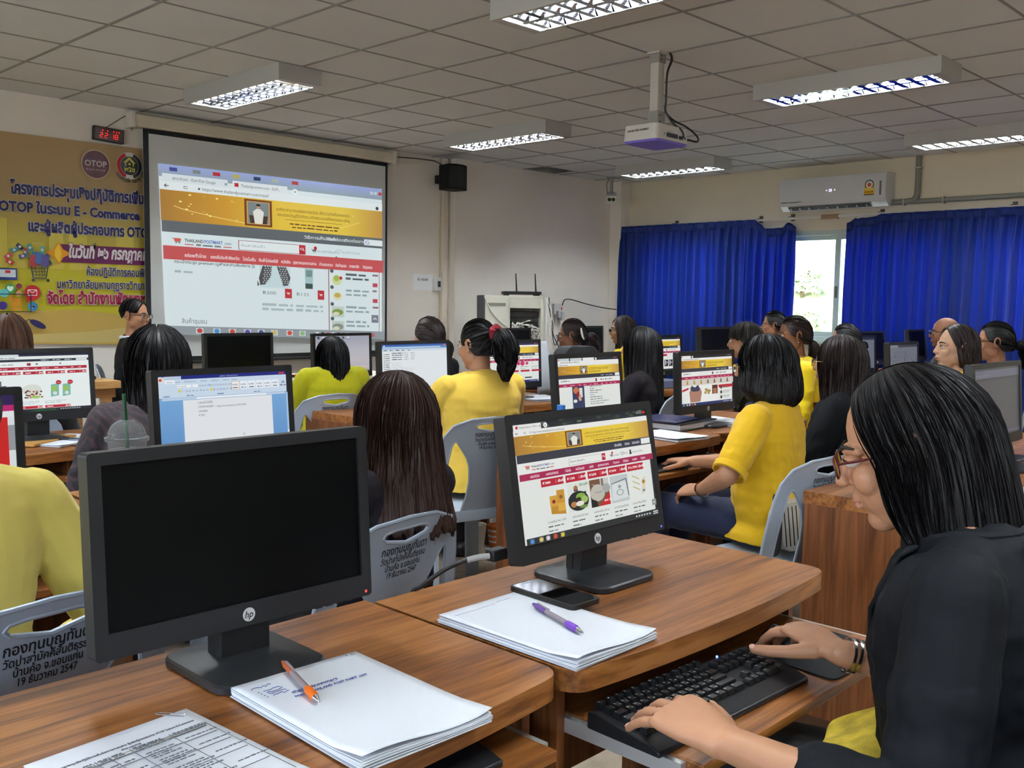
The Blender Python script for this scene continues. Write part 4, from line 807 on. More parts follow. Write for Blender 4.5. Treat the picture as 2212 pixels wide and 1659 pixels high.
def scr_home(a, big=True):
    chrome(a, big); y = site_head(a, big)
    if big: taskbar(a, (34, 40, 42))
    else: taskbar(a)
    us = [(.13, .285), (.30, .445), (.46, .605), (.615, .755), (.765, .9)]; pr = ['฿380', '฿130', '฿250', '฿399', '฿3,700']
    yb = y-0.075
    for (u0, u1), p_ in zip(us, pr):
        a.rect(u0, yb, u1, yb+0.062, wcol(190, 24, 52)); a.text(p_, u0+0.012, yb+0.022, 0.026, wcol(250, 240, 240), bold=0.03); a.line([(u0+(u1-u0)*.66, yb+0.015), (u0+(u1-u0)*.66, yb+0.05)], 0.003, wcol(230, 150, 160)); a.text('สั่งซื้อ', u1-0.04, yb+0.022, 0.026, wcol(250, 240, 240), bold=0.03)
    t0 = yb-0.015; b0 = t0-0.24
    def w(u0, u1, u): return u0+(u1-u0)*u
    u0, u1 = us[0]; a.poly([(w(u0, u1, .3), b0+.02), (w(u0, u1, .95), b0), (w(u0, u1, .95), b0+.09), (w(u0, u1, .3), b0+.1)], wcol(196, 140, 40)); a.rect(w(u0, u1, .28), b0+.08, w(u0, u1, .62), b0+.17, wcol(214, 164, 60)); a.rect(w(u0, u1, .6), b0+.1, w(u0, u1, .95), b0+.21, wcol(206, 150, 44)); a.rect(w(u0, u1, .62), b0+.03, w(u0, u1, .95), b0+.1, wcol(222, 172, 70)); a.disc(w(u0, u1, .45), b0+.12, 0.012, wcol(160, 30, 30), ry=.016); a.disc(w(u0, u1, .78), b0+.15, 0.012, wcol(140, 90, 20), ry=.016)
    u0, u1 = us[1]; a.rect(u0, b0, u1, t0, wcol(224, 230, 222)); a.disc(w(u0, u1, .5), b0+.085, .075, wcol(24, 26, 34), 24, ry=.085); a.poly([(w(u0, u1, 0), b0+.12), (w(u0, u1, .9), b0+.16), (w(u0, u1, .95), b0+.08), (w(u0, u1, 0.02), b0+.05)], wcol(28, 30, 40)); a.disc(w(u0, u1, .62), b0+.12, .035, wcol(130, 176, 70), ry=.03); a.disc(w(u0, u1, .8), b0+.09, .025, wcol(160, 196, 100), ry=.03); a.disc(w(u0, u1, .25), b0+.06, .022, wcol(186, 130, 70), ry=.025); a.disc(w(u0, u1, .55), b0+.06, .03, wcol(236, 232, 220), ry=.022); a.disc(w(u0, u1, .72), b0+.03, .03, wcol(110, 150, 60), ry=.014); a.disc(w(u0, u1, .5), b0+.1, .018, wcol(50, 30, 24), ry=.016); a.rect(w(u0, u1, .3), b0+.17, w(u0, u1, .5), t0-.03, wcol(60, 60, 80)); a.disc(w(u0, u1, .4), t0-.04, .014, wcol(170, 110, 70), ry=.02); a.text('ข้าวยำ', w(u0, u1, .6), t0-.03, .028, wcol(60, 130, 40), bold=.02)
    u0, u1 = us[2]; a.rect(u0, b0, u1, t0, wcol(120, 84, 60)); a.rect(w(u0, u1, .55), b0+.13, u1, t0, wcol(206, 206, 200)); a.rect(w(u0, u1, .6), b0+.13, w(u0, u1, .72), t0, wcol(120, 120, 118)); a.disc(w(u0, u1, .38), b0+.12, .055, wcol(196, 192, 180), 24, ry=.075); a.disc(w(u0, u1, .85), b0+.15, .03, wcol(170, 172, 170), ry=.04); a.poly([(u0, b0), (w(u0, u1, .35), b0), (w(u0, u1, .3), b0+.05), (u0, b0+.08)], wcol(24, 20, 24)); a.poly([(w(u0, u1, .4), b0), (u1, b0), (u1, b0+.11)], wcol(206, 24, 40)); a.text('ลด 50.-', w(u0, u1, .68), b0+.035, .026, wcol(250, 240, 240), bold=.03); a.line([(w(u0, u1, .1), t0-.04), (w(u0, u1, .3), t0-.05), (w(u0, u1, .35), b0+.19)], .004, wcol(210, 200, 180)); a.text('Sopida', w(u0, u1, .25), b0+.12, .02, wcol(40, 60, 160))
    u0, u1 = us[3]; a.rect(u0, b0, u1, t0, wcol(196, 204, 206)); a.poly([(w(u0, u1, .05), b0+.02), (w(u0, u1, .98), b0+.03), (w(u0, u1, .9), b0+.18), (w(u0, u1, .1), b0+.17)], wcol(222, 228, 228)); a.line([(w(u0, u1, .05), b0+.17), (w(u0, u1, .9), b0+.2), (w(u0, u1, .98), b0+.04)], .006, wcol(60, 70, 76)); a.ring(w(u0, u1, .5), b0+.085, .028, .006, wcol(140, 146, 150)); a.poly([(w(u0, u1, .4), b0+.14), (w(u0, u1, .5), b0+.115), (w(u0, u1, .6), b0+.14), (w(u0, u1, .5), b0+.155)], wcol(150, 160, 164))
    u0, u1 = us[4]
    for k in range(3): a.line([(w(u0, u1, .2), t0-.03-.05*k), (w(u0, u1, .62), t0-.07-.05*k)], .01, wcol(206, 190, 130))
    a.poly([(w(u0, u1, .68), b0+.02), (w(u0, u1, .92), b0+.05), (w(u0, u1, 1.0), b0+.19), (w(u0, u1, .8), b0+.17)], wcol(226, 218, 190)); a.disc(w(u0, u1, .86), b0+.14, .012, wcol(180, 130, 40), ry=.018); a.rect(w(u0, u1, .76), b0+.05, w(u0, u1, .9), b0+.07, wcol(120, 130, 160))
    for (u0, u1), q in zip(us, ('กาแฟพันธุ์ 4in1 โกโก้', 'ชุดข้าวยำสมุนไพร มีซอส', 'แหล่งหนังสือ ลงนี้ ลด', 'แหวนเงินเพชรรัสเซีย', 'ชุดตะเกียบไม้สัก')):
        a.text(q, u0+0.01, b0-0.05, 0.026, wcol(70, 72, 76), width=(u1-u0)*.8)
        a.squiggle(u0+0.01, b0-0.085, (u1-u0)*.7, .013, wcol(110, 112, 116), seed=int(u0*99)); a.squiggle(u0+0.01, b0-0.12, (u1-u0)*.4, .012, wcol(130, 132, 138), seed=int(u0*77))
    a.rect(0.93, 0.10, 0.965, 0.155, wcol(150, 152, 150)); a.line([(0.94, 0.12), (0.947, 0.135), (0.955, 0.12)], .004, wcol(240, 240, 240))
def scr_list(a):     # shop page scrolled to the red product rows
    a.rect(0, 0, 1, 1, wcol(238, 246, 246)); a.rect(0, .95, 1, 1, wcol(20, 24, 50)); a.rect(0, .95, .35, .985, wcol(214, 226, 228)); a.rect(0, .90, 1, .95, wcol(232, 240, 240)); a.squiggle(.02, .915, .3, .016, wcol(130, 140, 144))
    a.rect(0, .86, 1, .90, wcol(34, 42, 56))
    for k in range(3): a.squiggle(.55+k*.11, .873, .07, .014, wcol(200, 210, 214), seed=k)
    a.rect(.88, .865, .985, .895, wcol(236, 240, 240)); a.rect(.42, .79, .455, .835, wcol(170, 40, 60)); a.squiggle(.1, .805, .2, .016, wcol(150, 156, 160)); a.rect(.5, .805, .52, .825, wcol(40, 44, 52)); a.rect(.72, .805, .735, .825, wcol(40, 44, 52))
    a.rect(0, .72, .98, .77, wcol(176, 26, 52)); nav_text(a, .735, .03, False)
    for k in range(5):
        u = -.03+k*.205; a.rect(u, .64, u+.185, .69, wcol(180, 24, 46)); a.text('สั่งซื้อ', u+.14, .652, .032, wcol(250, 240, 240), bold=.03); a.squiggle(u+.02, .656, .05, .016, wcol(250, 230, 230), seed=k); a.line([(u+.12, .65), (u+.12, .682)], .004, wcol(240, 200, 200))
    a.rect(.14, .22, .225, .46, wcol(54, 62, 96)); a.rect(.172, .46, .182, .54, wcol(60, 62, 66)); a.disc(.183, .42, .02, wcol(150, 190, 120), ry=.03); a.disc(.185, .29, .03, wcol(216, 214, 150), ry=.03); a.rect(.15, .335, .215, .36, wcol(150, 160, 190))
    a.disc(.45, .37, .09, wcol(222, 226, 216), ry=.1); r = random.Random(8)
    for k in range(26): a.disc(.37+.17*r.random(), .24+.12*r.random(), .012, wcol(*r.choice([(120, 50, 40), (80, 40, 36), (190, 120, 100), (150, 80, 60)])), 6, ry=.014)
    a.disc(.48, .25, .045, wcol(170, 206, 110), ry=.025)
    for u in (.62, .73): a.poly([(u, .24), (u+.075, .26), (u+.08, .47), (u+.005, .45)], wcol(120, 190, 180)); a.disc(u+.035, .38, .028, wcol(156, 200, 96), ry=.05); a.disc(u+.04, .30, .02, wcol(230, 230, 220), ry=.03); a.disc(u+.078, .485, .026, wcol(190, 30, 46), ry=.038); a.text('ใหม่', u+.078, .475, .02, wcol(250, 240, 240), 'c')
    for k in range(3):
        for q in range(2): a.squiggle(.08+.24*k, .165-.03*q, .2-.04*q, .014, wcol(190, 200, 204), seed=k*2+q)
    for k in range(3): u = .04+.26*k; a.rect(u, .055, u+.24, .10, wcol(196, 24, 46)); a.text('สั่งซื้อ', u+.19, .066, .03, wcol(250, 240, 240), bold=.03); a.squiggle(u+.02, .07, .06, .014, wcol(250, 230, 230), seed=k)
    a.rect(0, 0, 1, .05, wcol(24, 24, 40)); a.poly([(.4, 0), (.5, .045), (.6, .02), (.66, .04), (.66, 0)], wcol(30, 80, 40))
    for k in range(9): a.rect(.7+.022*k, .018, .714+.022*k, .032, wcol(200, 206, 212))
def scr_detail(a):
    chrome(a, False, 3); y = site_head(a, False, bm=True)
    a.rect(.2, .02, .39, y, wcol(50, 62, 96)); a.disc(.26, y-.07, .045, wcol(206, 120, 80), ry=.06); a.disc(.3, y-.15, .04, wcol(150, 40, 50), ry=.06); a.rect(.31, y-.2, .36, y-.03, wcol(226, 226, 220)); a.poly([(.29, y-.2), (.33, y-.13), (.34, y-.26), (.3, y-.26)], wcol(214, 168, 140)); a.disc(.24, y-.26, .03, wcol(230, 236, 236), ry=.03); a.rect(.2, .02, .39, .12, wcol(46, 60, 100))
    for k in range(9): a.squiggle(.48, y-.02-.04*k, (.2, .07, .2, .13, .06, .2, .2, .3, .22)[k], .014, wcol(100, 104, 112), seed=k)
    a.rect(.46, .03, .62, .085, wcol(186, 20, 60)); a.squiggle(.5, .05, .1, .016, wcol(240, 200, 210))
def scr_bag(a):
    chrome(a, False, 1); y = site_head(a, False)
    taskbar(a, (30, 50, 110)); a.rect(0, y-.12, 1, y, wcol(214, 208, 200))
    r = random.Random(2)
    for k in range(7): a.poly([(.08+.13*k, y-.1), (.12+.13*k, y-.1), (.11+.13*k, y-.02), (.09+.13*k, y-.02)], wcol(*r.choice([(180, 150, 70), (160, 90, 70), (120, 110, 110), (190, 180, 160)])))
    a.poly([(0, y-.2), (.2, y-.13), (.2, y-.17), (0, y-.24)], wcol(190, 20, 50)); a.rect(.12, .06, .7, y-.14, wcol(242, 242, 240))
    a.squiggle(.14, y-.18, .16, .018, wcol(80, 80, 86)); a.poly([(.15, .07), (.34, .07), (.37, .26), (.34, .34), (.16, .34), (.13, .27)], wcol(176, 128, 112)); a.poly([(.155, .32), (.17, .4), (.24, .36), (.3, .41), (.335, .32), (.3, .28), (.19, .28)], wcol(50, 58, 90))
    for q in ((.44, .24), (.48, .28), (.5, .23), (.45, .3), (.52, .27)): a.disc(*q, .024, wcol(170, 150, 90), 10, ry=.03)
    a.rect(.57, .2, .68, .38, wcol(90, 50, 40)); a.rect(.59, .2, .66, .31, wcol(176, 120, 90)); a.rect(.7, y-.21, .99, y-.15, wcol(196, 20, 50))
    for k in range(3): a.disc(.75, .32-.1*k, .022, wcol(70, 70, 70), 10, ry=.035); a.squiggle(.79, .335-.1*k, .14, .012, wcol(110, 112, 118), seed=k); a.squiggle(.79, .305-.1*k, .12, .012, wcol(130, 132, 138), seed=k+5)
def scr_shop(a):
    chrome(a, False, 1, (40, 34, 70)); y = site_head(a, False, pf=0.0)
    for k, (x, r_) in enumerate(((.5, .05), (.58, .035), (.66, .045), (.75, .03))): a.disc(x, y-.05, r_, wcol(206, 50, 110), 10, ry=r_*1.3)
    for k in range(5): a.line([(.45+.1*k, y), (.47+.1*k, y-.08)], .004, wcol(110, 40, 80))
    for k in range(4): u = .18+.22*k; a.squiggle(u, y-.14, .16, .014, wcol(120, 124, 130), seed=k); a.rect(u, y-.26, u+.18, y-.215, wcol(186, 24, 56)); a.squiggle(u, y-.19, .1, .012, wcol(140, 144, 150), seed=k+4)
    a.rect(.7, .1, .84, .13, wcol(40, 42, 46)); taskbar(a, (30, 40, 120))
def scr_small(a):
    chrome(a, False, 2); y = site_head(a, False); a.rect(.45, y-.09, .6, y-.03, wcol(190, 24, 70))
    for k in range(3): u = .52+.13*k; a.rect(u, y-.4, u+.11, y-.2, wcol(50, 46, 60)); a.rect(u+.02, y-.36, u+.05, y-.22, wcol(200, 200, 210)); a.rect(u+.06, y-.3, u+.1, y-.27, wcol(190, 190, 200))
    a.rect(0, 0, 1, .05, wcol(40, 50, 46))
def scr_word(a):
    a.rect(0, 0, 1, 1, wcol(102, 152, 206)); a.vgrad(0, 0, 1, .72, [(0, wcol(96, 146, 204)), (1, wcol(120, 172, 222))])
    a.rect(0, .955, 1, 1, wcol(22, 34, 128)); a.rect(0, .73, 1, .955, wcol(206, 224, 242)); a.rect(.04, .955, .17, .995, wcol(190, 206, 226)); a.disc(.02, .955, .025, wcol(226, 230, 236), ry=.04); a.disc(.02, .955, .012, wcol(220, 90, 60), ry=.02)
    a.text('เอกสาร1 - Microsoft Word', .46, .967, .024, wcol(200, 214, 240), width=.14); a.rect(.94, .965, .985, .99, wcol(190, 60, 60)); a.rect(.05, .905, .12, .95, wcol(240, 246, 250))
    for k, (x, s_) in enumerate(((.065, 'หน้าแรก'), (.13, 'แทรก'), (.19, 'เค้าโครงหน้ากระดาษ'), (.31, 'การอ้างอิง'), (.39, 'การส่งจดหมาย'), (.48, 'ตรวจทาน'), (.55, 'มุมมอง'))): a.text(s_, x, .915, .024, wcol(50, 70, 120), width=(.04, .03, .09, .05, .06, .05, .04)[k])
    a.rect(.14, .85, .24, .885, wcol(246, 250, 252)); a.text('TH SarabunPSK', .145, .858, .022, wcol(40, 44, 60), width=.06); a.rect(.25, .85, .29, .885, wcol(246, 250, 252))
    for k in range(13): a.text('กขคABCxอมนรส'[k % 12], .3+.02*k, .858, .026, wcol(60, 70, 100))
    for k in range(16): a.text('BIUabxAอกABCDEFG'[k % 15], .145+.026*k, .80, .026, wcol(50, 60, 90)); 
    a.rect(.145, .795, .16, .83, wcol(236, 216, 60)); a.rect(.38, .795, .395, .83, wcol(236, 216, 60))
    for k in range(6): a.rect(.545+.065*k, .795, .605+.065*k, .895, wcol(240, 246, 252)); a.text('AaBb', .55+.065*k, .845, .03, wcol(40, 60, 110), width=.045); a.squiggle(.555+.065*k, .81, .04, .012, wcol(90, 100, 120), seed=k)
    a.box(.545, .795, .605, .895, .004, wcol(226, 160, 50)); a.text('A', .95, .84, .05, wcol(40, 60, 130)); a.squiggle(.94, .81, .05, .014, wcol(80, 90, 120))
    for k, x in enumerate((.03, .2, .43, .72)): a.squiggle(x, .745, .05, .013, wcol(110, 130, 170), seed=k)
    a.rect(.02, .70, .98, .727, wcol(196, 214, 236)); a.rect(.27, .702, .82, .725, wcol(246, 248, 250))
    a.rect(.17, .12, .865, .695, wcol(232, 236, 240)); a.rect(.17, -0.0, .865, .085, wcol(232, 236, 240))
    for s_, x, y, w_ in (('1.สภาพทั่วไปที่ตั้ง', .28, .64, .11), ('2.สภาพทางเศรษฐกิจ', .28, .59, .115), ('3.สภาพสังคม', .28, .535, .07), ('4. อื่นๆ', .28, .485, .045)): a.text(s_, x, y, .04, wcol(60, 64, 74), width=w_)
    a.text('1. https://www.facebook.com/GITarafitfa', .41, .585, .034, wcol(80, 84, 96), width=.24); a.text('I', .62, .2, .04, wcol(90, 94, 100)); a.rect(.985, .05, 1, .72, wcol(170, 200, 232)); a.rect(.987, .15, .998, .22, wcol(226, 240, 250))
def scr_explorer(a):
    a.rect(0, 0, 1, 1, wcol(232, 238, 242)); a.vgrad(0, .90, 1, 1, [(0, wcol(120, 170, 220)), (1, wcol(30, 70, 160))]); a.rect(.02, .915, .9, .945, wcol(190, 216, 240)); a.rect(.03, .95, .05, .985, wcol(200, 230, 250)); a.rect(.95, .955, .99, .985, wcol(210, 110, 100)); a.rect(0, .85, 1, .90, wcol(214, 226, 236))
    for k in range(5): a.squiggle(.03+.09*k, .865, .05, .018, wcol(60, 70, 90), seed=k)
    for k in range(12): a.rect(.03, .78-.045*k, .045, .80-.045*k, wcol(150, 130, 90)); a.squiggle(.055, .78-.045*k, .06, .016, wcol(80, 86, 96), seed=k)
    for k in range(4):
        a.squiggle(.15, .80-.045*k, .16, .018, wcol(70, 76, 88), seed=k+20); a.squiggle(.33, .80-.045*k, .06, .014, wcol(130, 136, 146), seed=k+30); a.squiggle(.43, .80-.045*k, .06, .014, wcol(130, 136, 146), seed=k+40)
    a.box(.145, .785, .315, .83, .002, wcol(120, 150, 190)); a.rect(0, 0, 1, .045, wcol(24, 34, 110))
    for k in range(6): a.rect(.84+.022*k, .014, .852+.022*k, .03, wcol(190, 200, 220))
def scr_desktop(a):
    a.vgrad(0, 0, 1, 1, [(0, wcol(176, 176, 190)), (.3, wcol(196, 190, 196)), (.6, wcol(186, 186, 196)), (1, wcol(160, 164, 180))])
    r = random.Random(6)
    for x, y in [(.04+.09*k, .93) for k in range(7)]+[(.40, .80), (.46, .80), (.45, .68), (.04, .80), (.04, .68)]: a.rect(x, y, x+.04, y+.05, wcol(*r.choice([(40, 44, 60), (60, 60, 66), (150, 150, 170), (220, 220, 226)]))); a.rect(x-.005, y-.025, x+.045, y-.012, wcol(90, 94, 106))
    a.rect(0, 0, 1, .03, wcol(120, 116, 120))
    for k in range(5): a.disc(.2+.17*k, .12, .1, wcol(206, 192, 190), 10, ry=.05)
def scr_dimmed_text(a):  # lit text page; its dimming at a slanting view is put into the greys
    g = wcol(104, 108, 120); a.rect(0, 0, 1, 1, g); a.rect(.25, .93, 1, 1, wcol(48, 50, 60)); a.rect(0, .93, .3, .99, wcol(126, 128, 140))
    for k in range(9): a.squiggle(.12, .80-.055*k, (.5, .35, .6, .4, .55, .2, .35, .6, .3)[k], .014, wcol(74, 78, 90), seed=k)
def scr_dimmed_doc(a):  # lit document; the loss of brightness seen from the side is painted into its colours
    a.rect(0, 0, 1, 1, wcol(52, 54, 66)); a.rect(0, .86, 1, .97, wcol(88, 90, 112)); a.squiggle(.03, .89, .3, .02, wcol(110, 112, 132)); a.rect(.06, .08, .92, .82, wcol(66, 67, 76)); a.rect(0, .03, 1, .06, wcol(84, 86, 108))
def scr_red(a):
    a.rect(0, 0, 1, 1, wcol(206, 24, 22)); a.rect(0, .78, 1, 1, wcol(230, 236, 238)); a.rect(0, .9, 1, 1, wcol(40, 20, 80)); a.rect(0, .84, 1, .9, wcol(190, 26, 110)); a.rect(.965, 0, 1, .78, wcol(222, 228, 230)); a.rect(.965, .45, 1, .7, wcol(150, 156, 160))

# ================================================================ MONITORS
BEZ = mat('monitor bezel', s2l(27, 28, 31), 0.42, spec=0.45, bump=0.06, bscale=900)
BASE = mat('monitor base', s2l(34, 35, 38), 0.36, spec=0.5, bump=0.05, bscale=900)
SCOFF = mat('dark panel', s2l(4, 5, 6), 0.38, spec=0.15)
EM = emit_col('lit screen', SCREEN_GAIN)
LOGO = print_col('bezel mark', 0.35, 0.6)
def monitor(label, loc, rz=0.0, tilt=4.0, W=0.46, H=0.285, z0=0.062, scr=None, back=False, led=None, detail=True, group='desktop monitors', btn=True):
    t = thing('monitor', label, 'monitor', loc, R_(rz), group)
    Q = Matrix.Translation((0, 0, z0)) @ Matrix.Rotation(R_(-tilt), 4, 'X')
    s, tp, bt_ = 0.019, 0.018, 0.036
    m = MB(); m.T = Q; o = rrect(-W/2, 0, W/2, H, 0.006, 3); i_ = [(-W/2+s, bt_), (W/2-s, bt_), (W/2-s, H-tp), (-W/2+s, H-tp)]
    n = len(o); vs = [(x, -0.012, z) for x, z in o]+[(x, 0.018, z) for x, z in o]
    m.add(vs, [(i, (i+1) % n, (i+1) % n+n, i+n) for i in range(n)])
    iv = [(x, -0.012, z) for x, z in i_]+[(x, -0.006, z) for x, z in i_]
    m.add(iv, [((i+1) % 4, i, i+4, (i+1) % 4+4) for i in range(4)])
    # front ring between outer outline and opening
    q = n//4; k0 = len(m.v)
    corner = {0: 1, 1: 2, 2: 3, 3: 0}
    outer = [(x, -0.012, z) for x, z in o]; m.add(outer+[(x, -0.012, z) for x, z in i_], [])
    for c_ in range(4):
        for j in range(q-1): m.f.append((k0+c_*q+j, k0+c_*q+j+1, k0+n+corner[c_])); m.m.append(0); m.c.append(None)
        a0 = c_*q+q-1; a1 = ((c_+1) % 4)*q; m.f.append((k0+a0, k0+a1, k0+n+corner[(c_+1) % 4], k0+n+corner[c_])); m.m.append(0); m.c.append(None)
    if detail:
        a = Art(m, lambda x, y, k: (x, -0.0122-k, y), 1); a.disc(0, 0.017, 0.0105, s2l(206, 206, 208), 24); a.text('hp', 0, 0.0125, 0.0145, s2l(30, 30, 32), 'c', bold=0.02, shear=0.25)
        for k in range(5 if btn else 0): m.box((W/2-0.13+0.02*k, -0.010, -0.002), (W/2-0.118+0.02*k, -0.002, 0.0005), 0)
        if led: m.add([(W/2-0.014, -0.0125, 0.006), (W/2-0.010, -0.0125, 0.006), (W/2-0.010, -0.0125, 0.010), (W/2-0.014, -0.0125, 0.010)], [(0, 1, 2, 3)], 2)
    m.build('bezel', [BEZ, LOGO, mat('led '+(led or 'none'), (0, 0, 0), 0.5, emit=(1, 0.05, 0.05) if led == 'red' else (0.1, 0.15, 1), estr=2.5)], t)
    m = MB(); m.T = Q
    if scr: a = Art(m, lambda u, v, k: (-W/2+s+u*(W-2*s), -0.0075-k, bt_+v*(H-tp-bt_)), 0, 0.00006); scr(a); m.build('screen', EM, t)
    else: m.box((-W/2+s-.001, -0.0075, bt_-.001), (W/2-s+.001, -0.006, H-tp+.001)); m.build('screen', SCOFF, t)
    m = MB(); m.T = Q; m.ring_loft([[(x*f_, y_, H/2+(z-H/2)*f_) for x, z in o] for f_, y_ in ((1, 0.018), (0.97, 0.026), (0.72, 0.044), (0.6, 0.048))]); m.build('rear_cover', BEZ, t, smooth=True)
    m = MB(); m.box((-0.042, -0.002, 0.010), (0.042, 0.022, z0+0.02)); m.box((-0.042, 0.020, 0.012), (0.042, 0.040, z0+0.10)); m.build('neck', BLK, t, bevel=0.003)
    m = MB(); w0, d0 = 0.092, 0.098
    def rq(f_, z, yo=0): return [(x*f_, y*f_+yo, z) for x, y in rrect(-w0, -d0, w0, d0, 0.03, 4)]
    m.ring_loft([rq(1, 0), rq(1.0, 0.009), rq(0.97, 0.012), rq(0.5, 0.018, 0.01), rq(0.46, 0.019, 0.01)]); m.build('base', BASE, t, smooth=True, auto=28)
    return t
_dk = 0.752
MON = {}
MON['A1'] = monitor('nearest monitor, switched off, large in the left foreground', (0.756, 1.297, _dk), 0, 3.5, W=0.464, led='red')
MON['A2'] = monitor('foreground monitor showing the yellow shop home page beside the phone', (1.520, 1.238, _dk), 0, 10, W=0.46, scr=scr_home, led='blue')
MON['A4'] = monitor('dim monitor at the right picture edge behind the woman in the black blazer', (3.86, 1.215, _dk), 0, 4, W=0.525, H=0.31, z0=0.05, scr=scr_dimmed_doc)
MON['B1'] = monitor('monitor with a blue word processor page behind the nearest dark monitor', (1.39, 2.47, _dk), 0, 5, W=0.435, H=0.275, z0=0.088, scr=scr_word)
MON['B0'] = monitor('monitor cut by the left picture edge showing a red page', (0.585, 2.36, _dk), 0, 4, W=0.45, scr=scr_red)
MON['B3'] = monitor('monitor with the shop page and a dark poster, right behind the foreground shop page monitor', (3.15, 2.60, _dk), 0, 6, W=0.44, z0=0.066, scr=scr_detail)
MON['B4'] = monitor('monitor showing a pink handbag page left of the bobbed woman in yellow', (3.86, 2.49, _dk), 0, 3, W=0.465, z0=0.062, scr=scr_bag, led='blue')
MON['B6'] = monitor('grey text screen left of the profile of the woman with the short bob', (6.05, 2.47, _dk), 0, 4, W=0.455, scr=scr_dimmed_text)
MON['C1'] = monitor('monitor at the left with red product rows of the shop page, above the white papers', (1.39, 3.90, _dk), 0, 5, W=0.44, H=0.278, z0=0.075, scr=scr_list, led='blue')
MON['C3'] = monitor('monitor with a nearly white file window, left of the ponytailed woman', (3.28, 3.90, _dk), 0, 3, W=0.48, H=0.29, z0=0.06, scr=scr_explorer)
MON['C4'] = monitor('monitor with the purple and yellow shop page, right of the ponytailed woman', (4.04, 3.92, _dk), 0, 3, W=0.46, z0=0.055, scr=scr_shop)
MON['C6'] = monitor('monitor partly hidden by long black hair in front of the left blue curtain', (5.60, 3.98, _dk), 0, 3, W=0.45, z0=0.06, scr=scr_small)
MON['C7'] = monitor('black screen of a switched-off monitor in front of the left curtain, beside spiky hair', (5.98, 3.78, _dk), 0, 4, W=0.45, z0=0.12)
MON['C9'] = monitor('tilted dark monitor against the right curtain, left of the grey screen', (8.0, 3.50, _dk), 0, 14, W=0.46, z0=0.08)
MON['C10'] = monitor('dark monitor against the right curtain behind the bald head', (8.98, 3.55, _dk), 0, 6, W=0.40, z0=0.08)
MON['D3'] = monitor('black monitor standing before the white part of the projection screen', (2.92, 5.05, _dk), 0, 2, W=0.445, z0=0.072)
MON['D4'] = monitor('monitor showing a pale desktop with icons, left of the file window monitor', (3.72, 5.15, _dk), 0, 2, W=0.46, z0=0.058, scr=scr_desktop)
MON['D6'] = monitor('black monitor directly in front of the network cabinet', (5.28, 5.20, _dk), 0, 2, W=0.53, H=0.30, z0=0.06)
MON['D7'] = monitor('black monitor between the barrette and the yellow jacket in the far corner', (6.75, 5.62, _dk), 0, 2, W=0.42, z0=0.07)
MON['B7'] = monitor('pale monitor edge before the right curtain beside the long-haired woman in black', (7.06, 3.20, _dk), 0, 3, W=0.44, z0=0.062, scr=scr_dimmed_text)

# ================================================================ DESKS
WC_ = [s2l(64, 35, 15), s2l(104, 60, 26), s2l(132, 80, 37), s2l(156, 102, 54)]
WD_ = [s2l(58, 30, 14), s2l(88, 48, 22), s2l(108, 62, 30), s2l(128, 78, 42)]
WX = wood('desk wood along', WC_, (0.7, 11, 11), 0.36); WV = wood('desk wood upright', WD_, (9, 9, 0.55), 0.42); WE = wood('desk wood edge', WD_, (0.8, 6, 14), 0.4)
RAIL = mat('slide rail', s2l(206, 206, 204), 0.35, metal=0.5)
def desk(label, x, y, w=0.80, d=0.50, tray=0.12, rz=0.0, left=0.02, right=0.02, group='wooden computer desks', detail=False):
    t = thing('computer_desk', label, 'desk', (x, y, 0), R_(rz), group)   # origin: front middle on the floor
    b = 0.022; r = 0.045
    front = [(-w/2+r+(w-2*r)*k/14, -b*(1-(2*k/14-1)**2)-0.0) for k in range(15)]
    out = [(-w/2, r)]+arc(-w/2+r, r, r, 180, 270-4, 5)[1:-1]+front+arc(w/2-r, r, r, -86, 0, 5)[1:-1]+[(w/2, r), (w/2, d), (-w/2, d)]
    m = MB(); m.prism(out, 0.712, 0.75); m.build('top', WX, t, bevel=0.0015, seg=1)
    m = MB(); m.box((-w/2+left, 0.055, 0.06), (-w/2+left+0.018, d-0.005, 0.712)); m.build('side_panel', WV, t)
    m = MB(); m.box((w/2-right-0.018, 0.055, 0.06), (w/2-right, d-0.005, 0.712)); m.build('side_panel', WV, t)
    for sx in (-1, 1):
        xx = -w/2+left if sx < 0 else w/2-right-0.018
        m = MB(); m.box((xx-0.004, 0.06, 0.0), (xx+0.022, d-0.01, 0.06)); m.build('plinth', mat('desk foot', s2l(70, 44, 26), 0.5), t)
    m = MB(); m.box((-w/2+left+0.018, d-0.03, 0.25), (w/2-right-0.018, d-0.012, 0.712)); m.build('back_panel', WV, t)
    m = MB(); m.box((-w/2+left+0.032, -tray, 0.637), (w/2-right-0.032, -tray+0.34, 0.655)); m.build('keyboard_tray', WX, t, bevel=0.002)
    for sx in (-1, 1):
        xx = -w/2+left+0.0185 if sx < 0 else w/2-right-0.0315
        m = MB(); m.box((xx, -tray+0.03, 0.628), (xx+0.013, 0.40, 0.652)); m.build('slide_rail', RAIL, t)
    return t
D = {}
D['A1'] = desk('nearest wooden desk with the dark monitor and white paper pads', 0.684, 0.933, 0.812, 0.495, 0.03, 0.6)
D['A2'] = desk('wooden desk with the shop page monitor and the keyboard drawer pulled out', 1.517, 0.926, 0.838, 0.49, 0.195, 0.5, right=0.05)
D['A3'] = desk('wooden desk end with bare side panel beyond the face of the typing woman', 3.12, 0.90, 0.80, 0.50, 0.05, 0, left=0.0)
D['A4'] = desk('wooden desk under the dim monitor at the right picture edge', 3.925, 0.90, 0.80, 0.50, 0.05, group=None)
D['A5'] = desk('wooden desk beyond the dim monitor at the far right', 4.73, 0.90, 0.80, 0.50, 0.02)
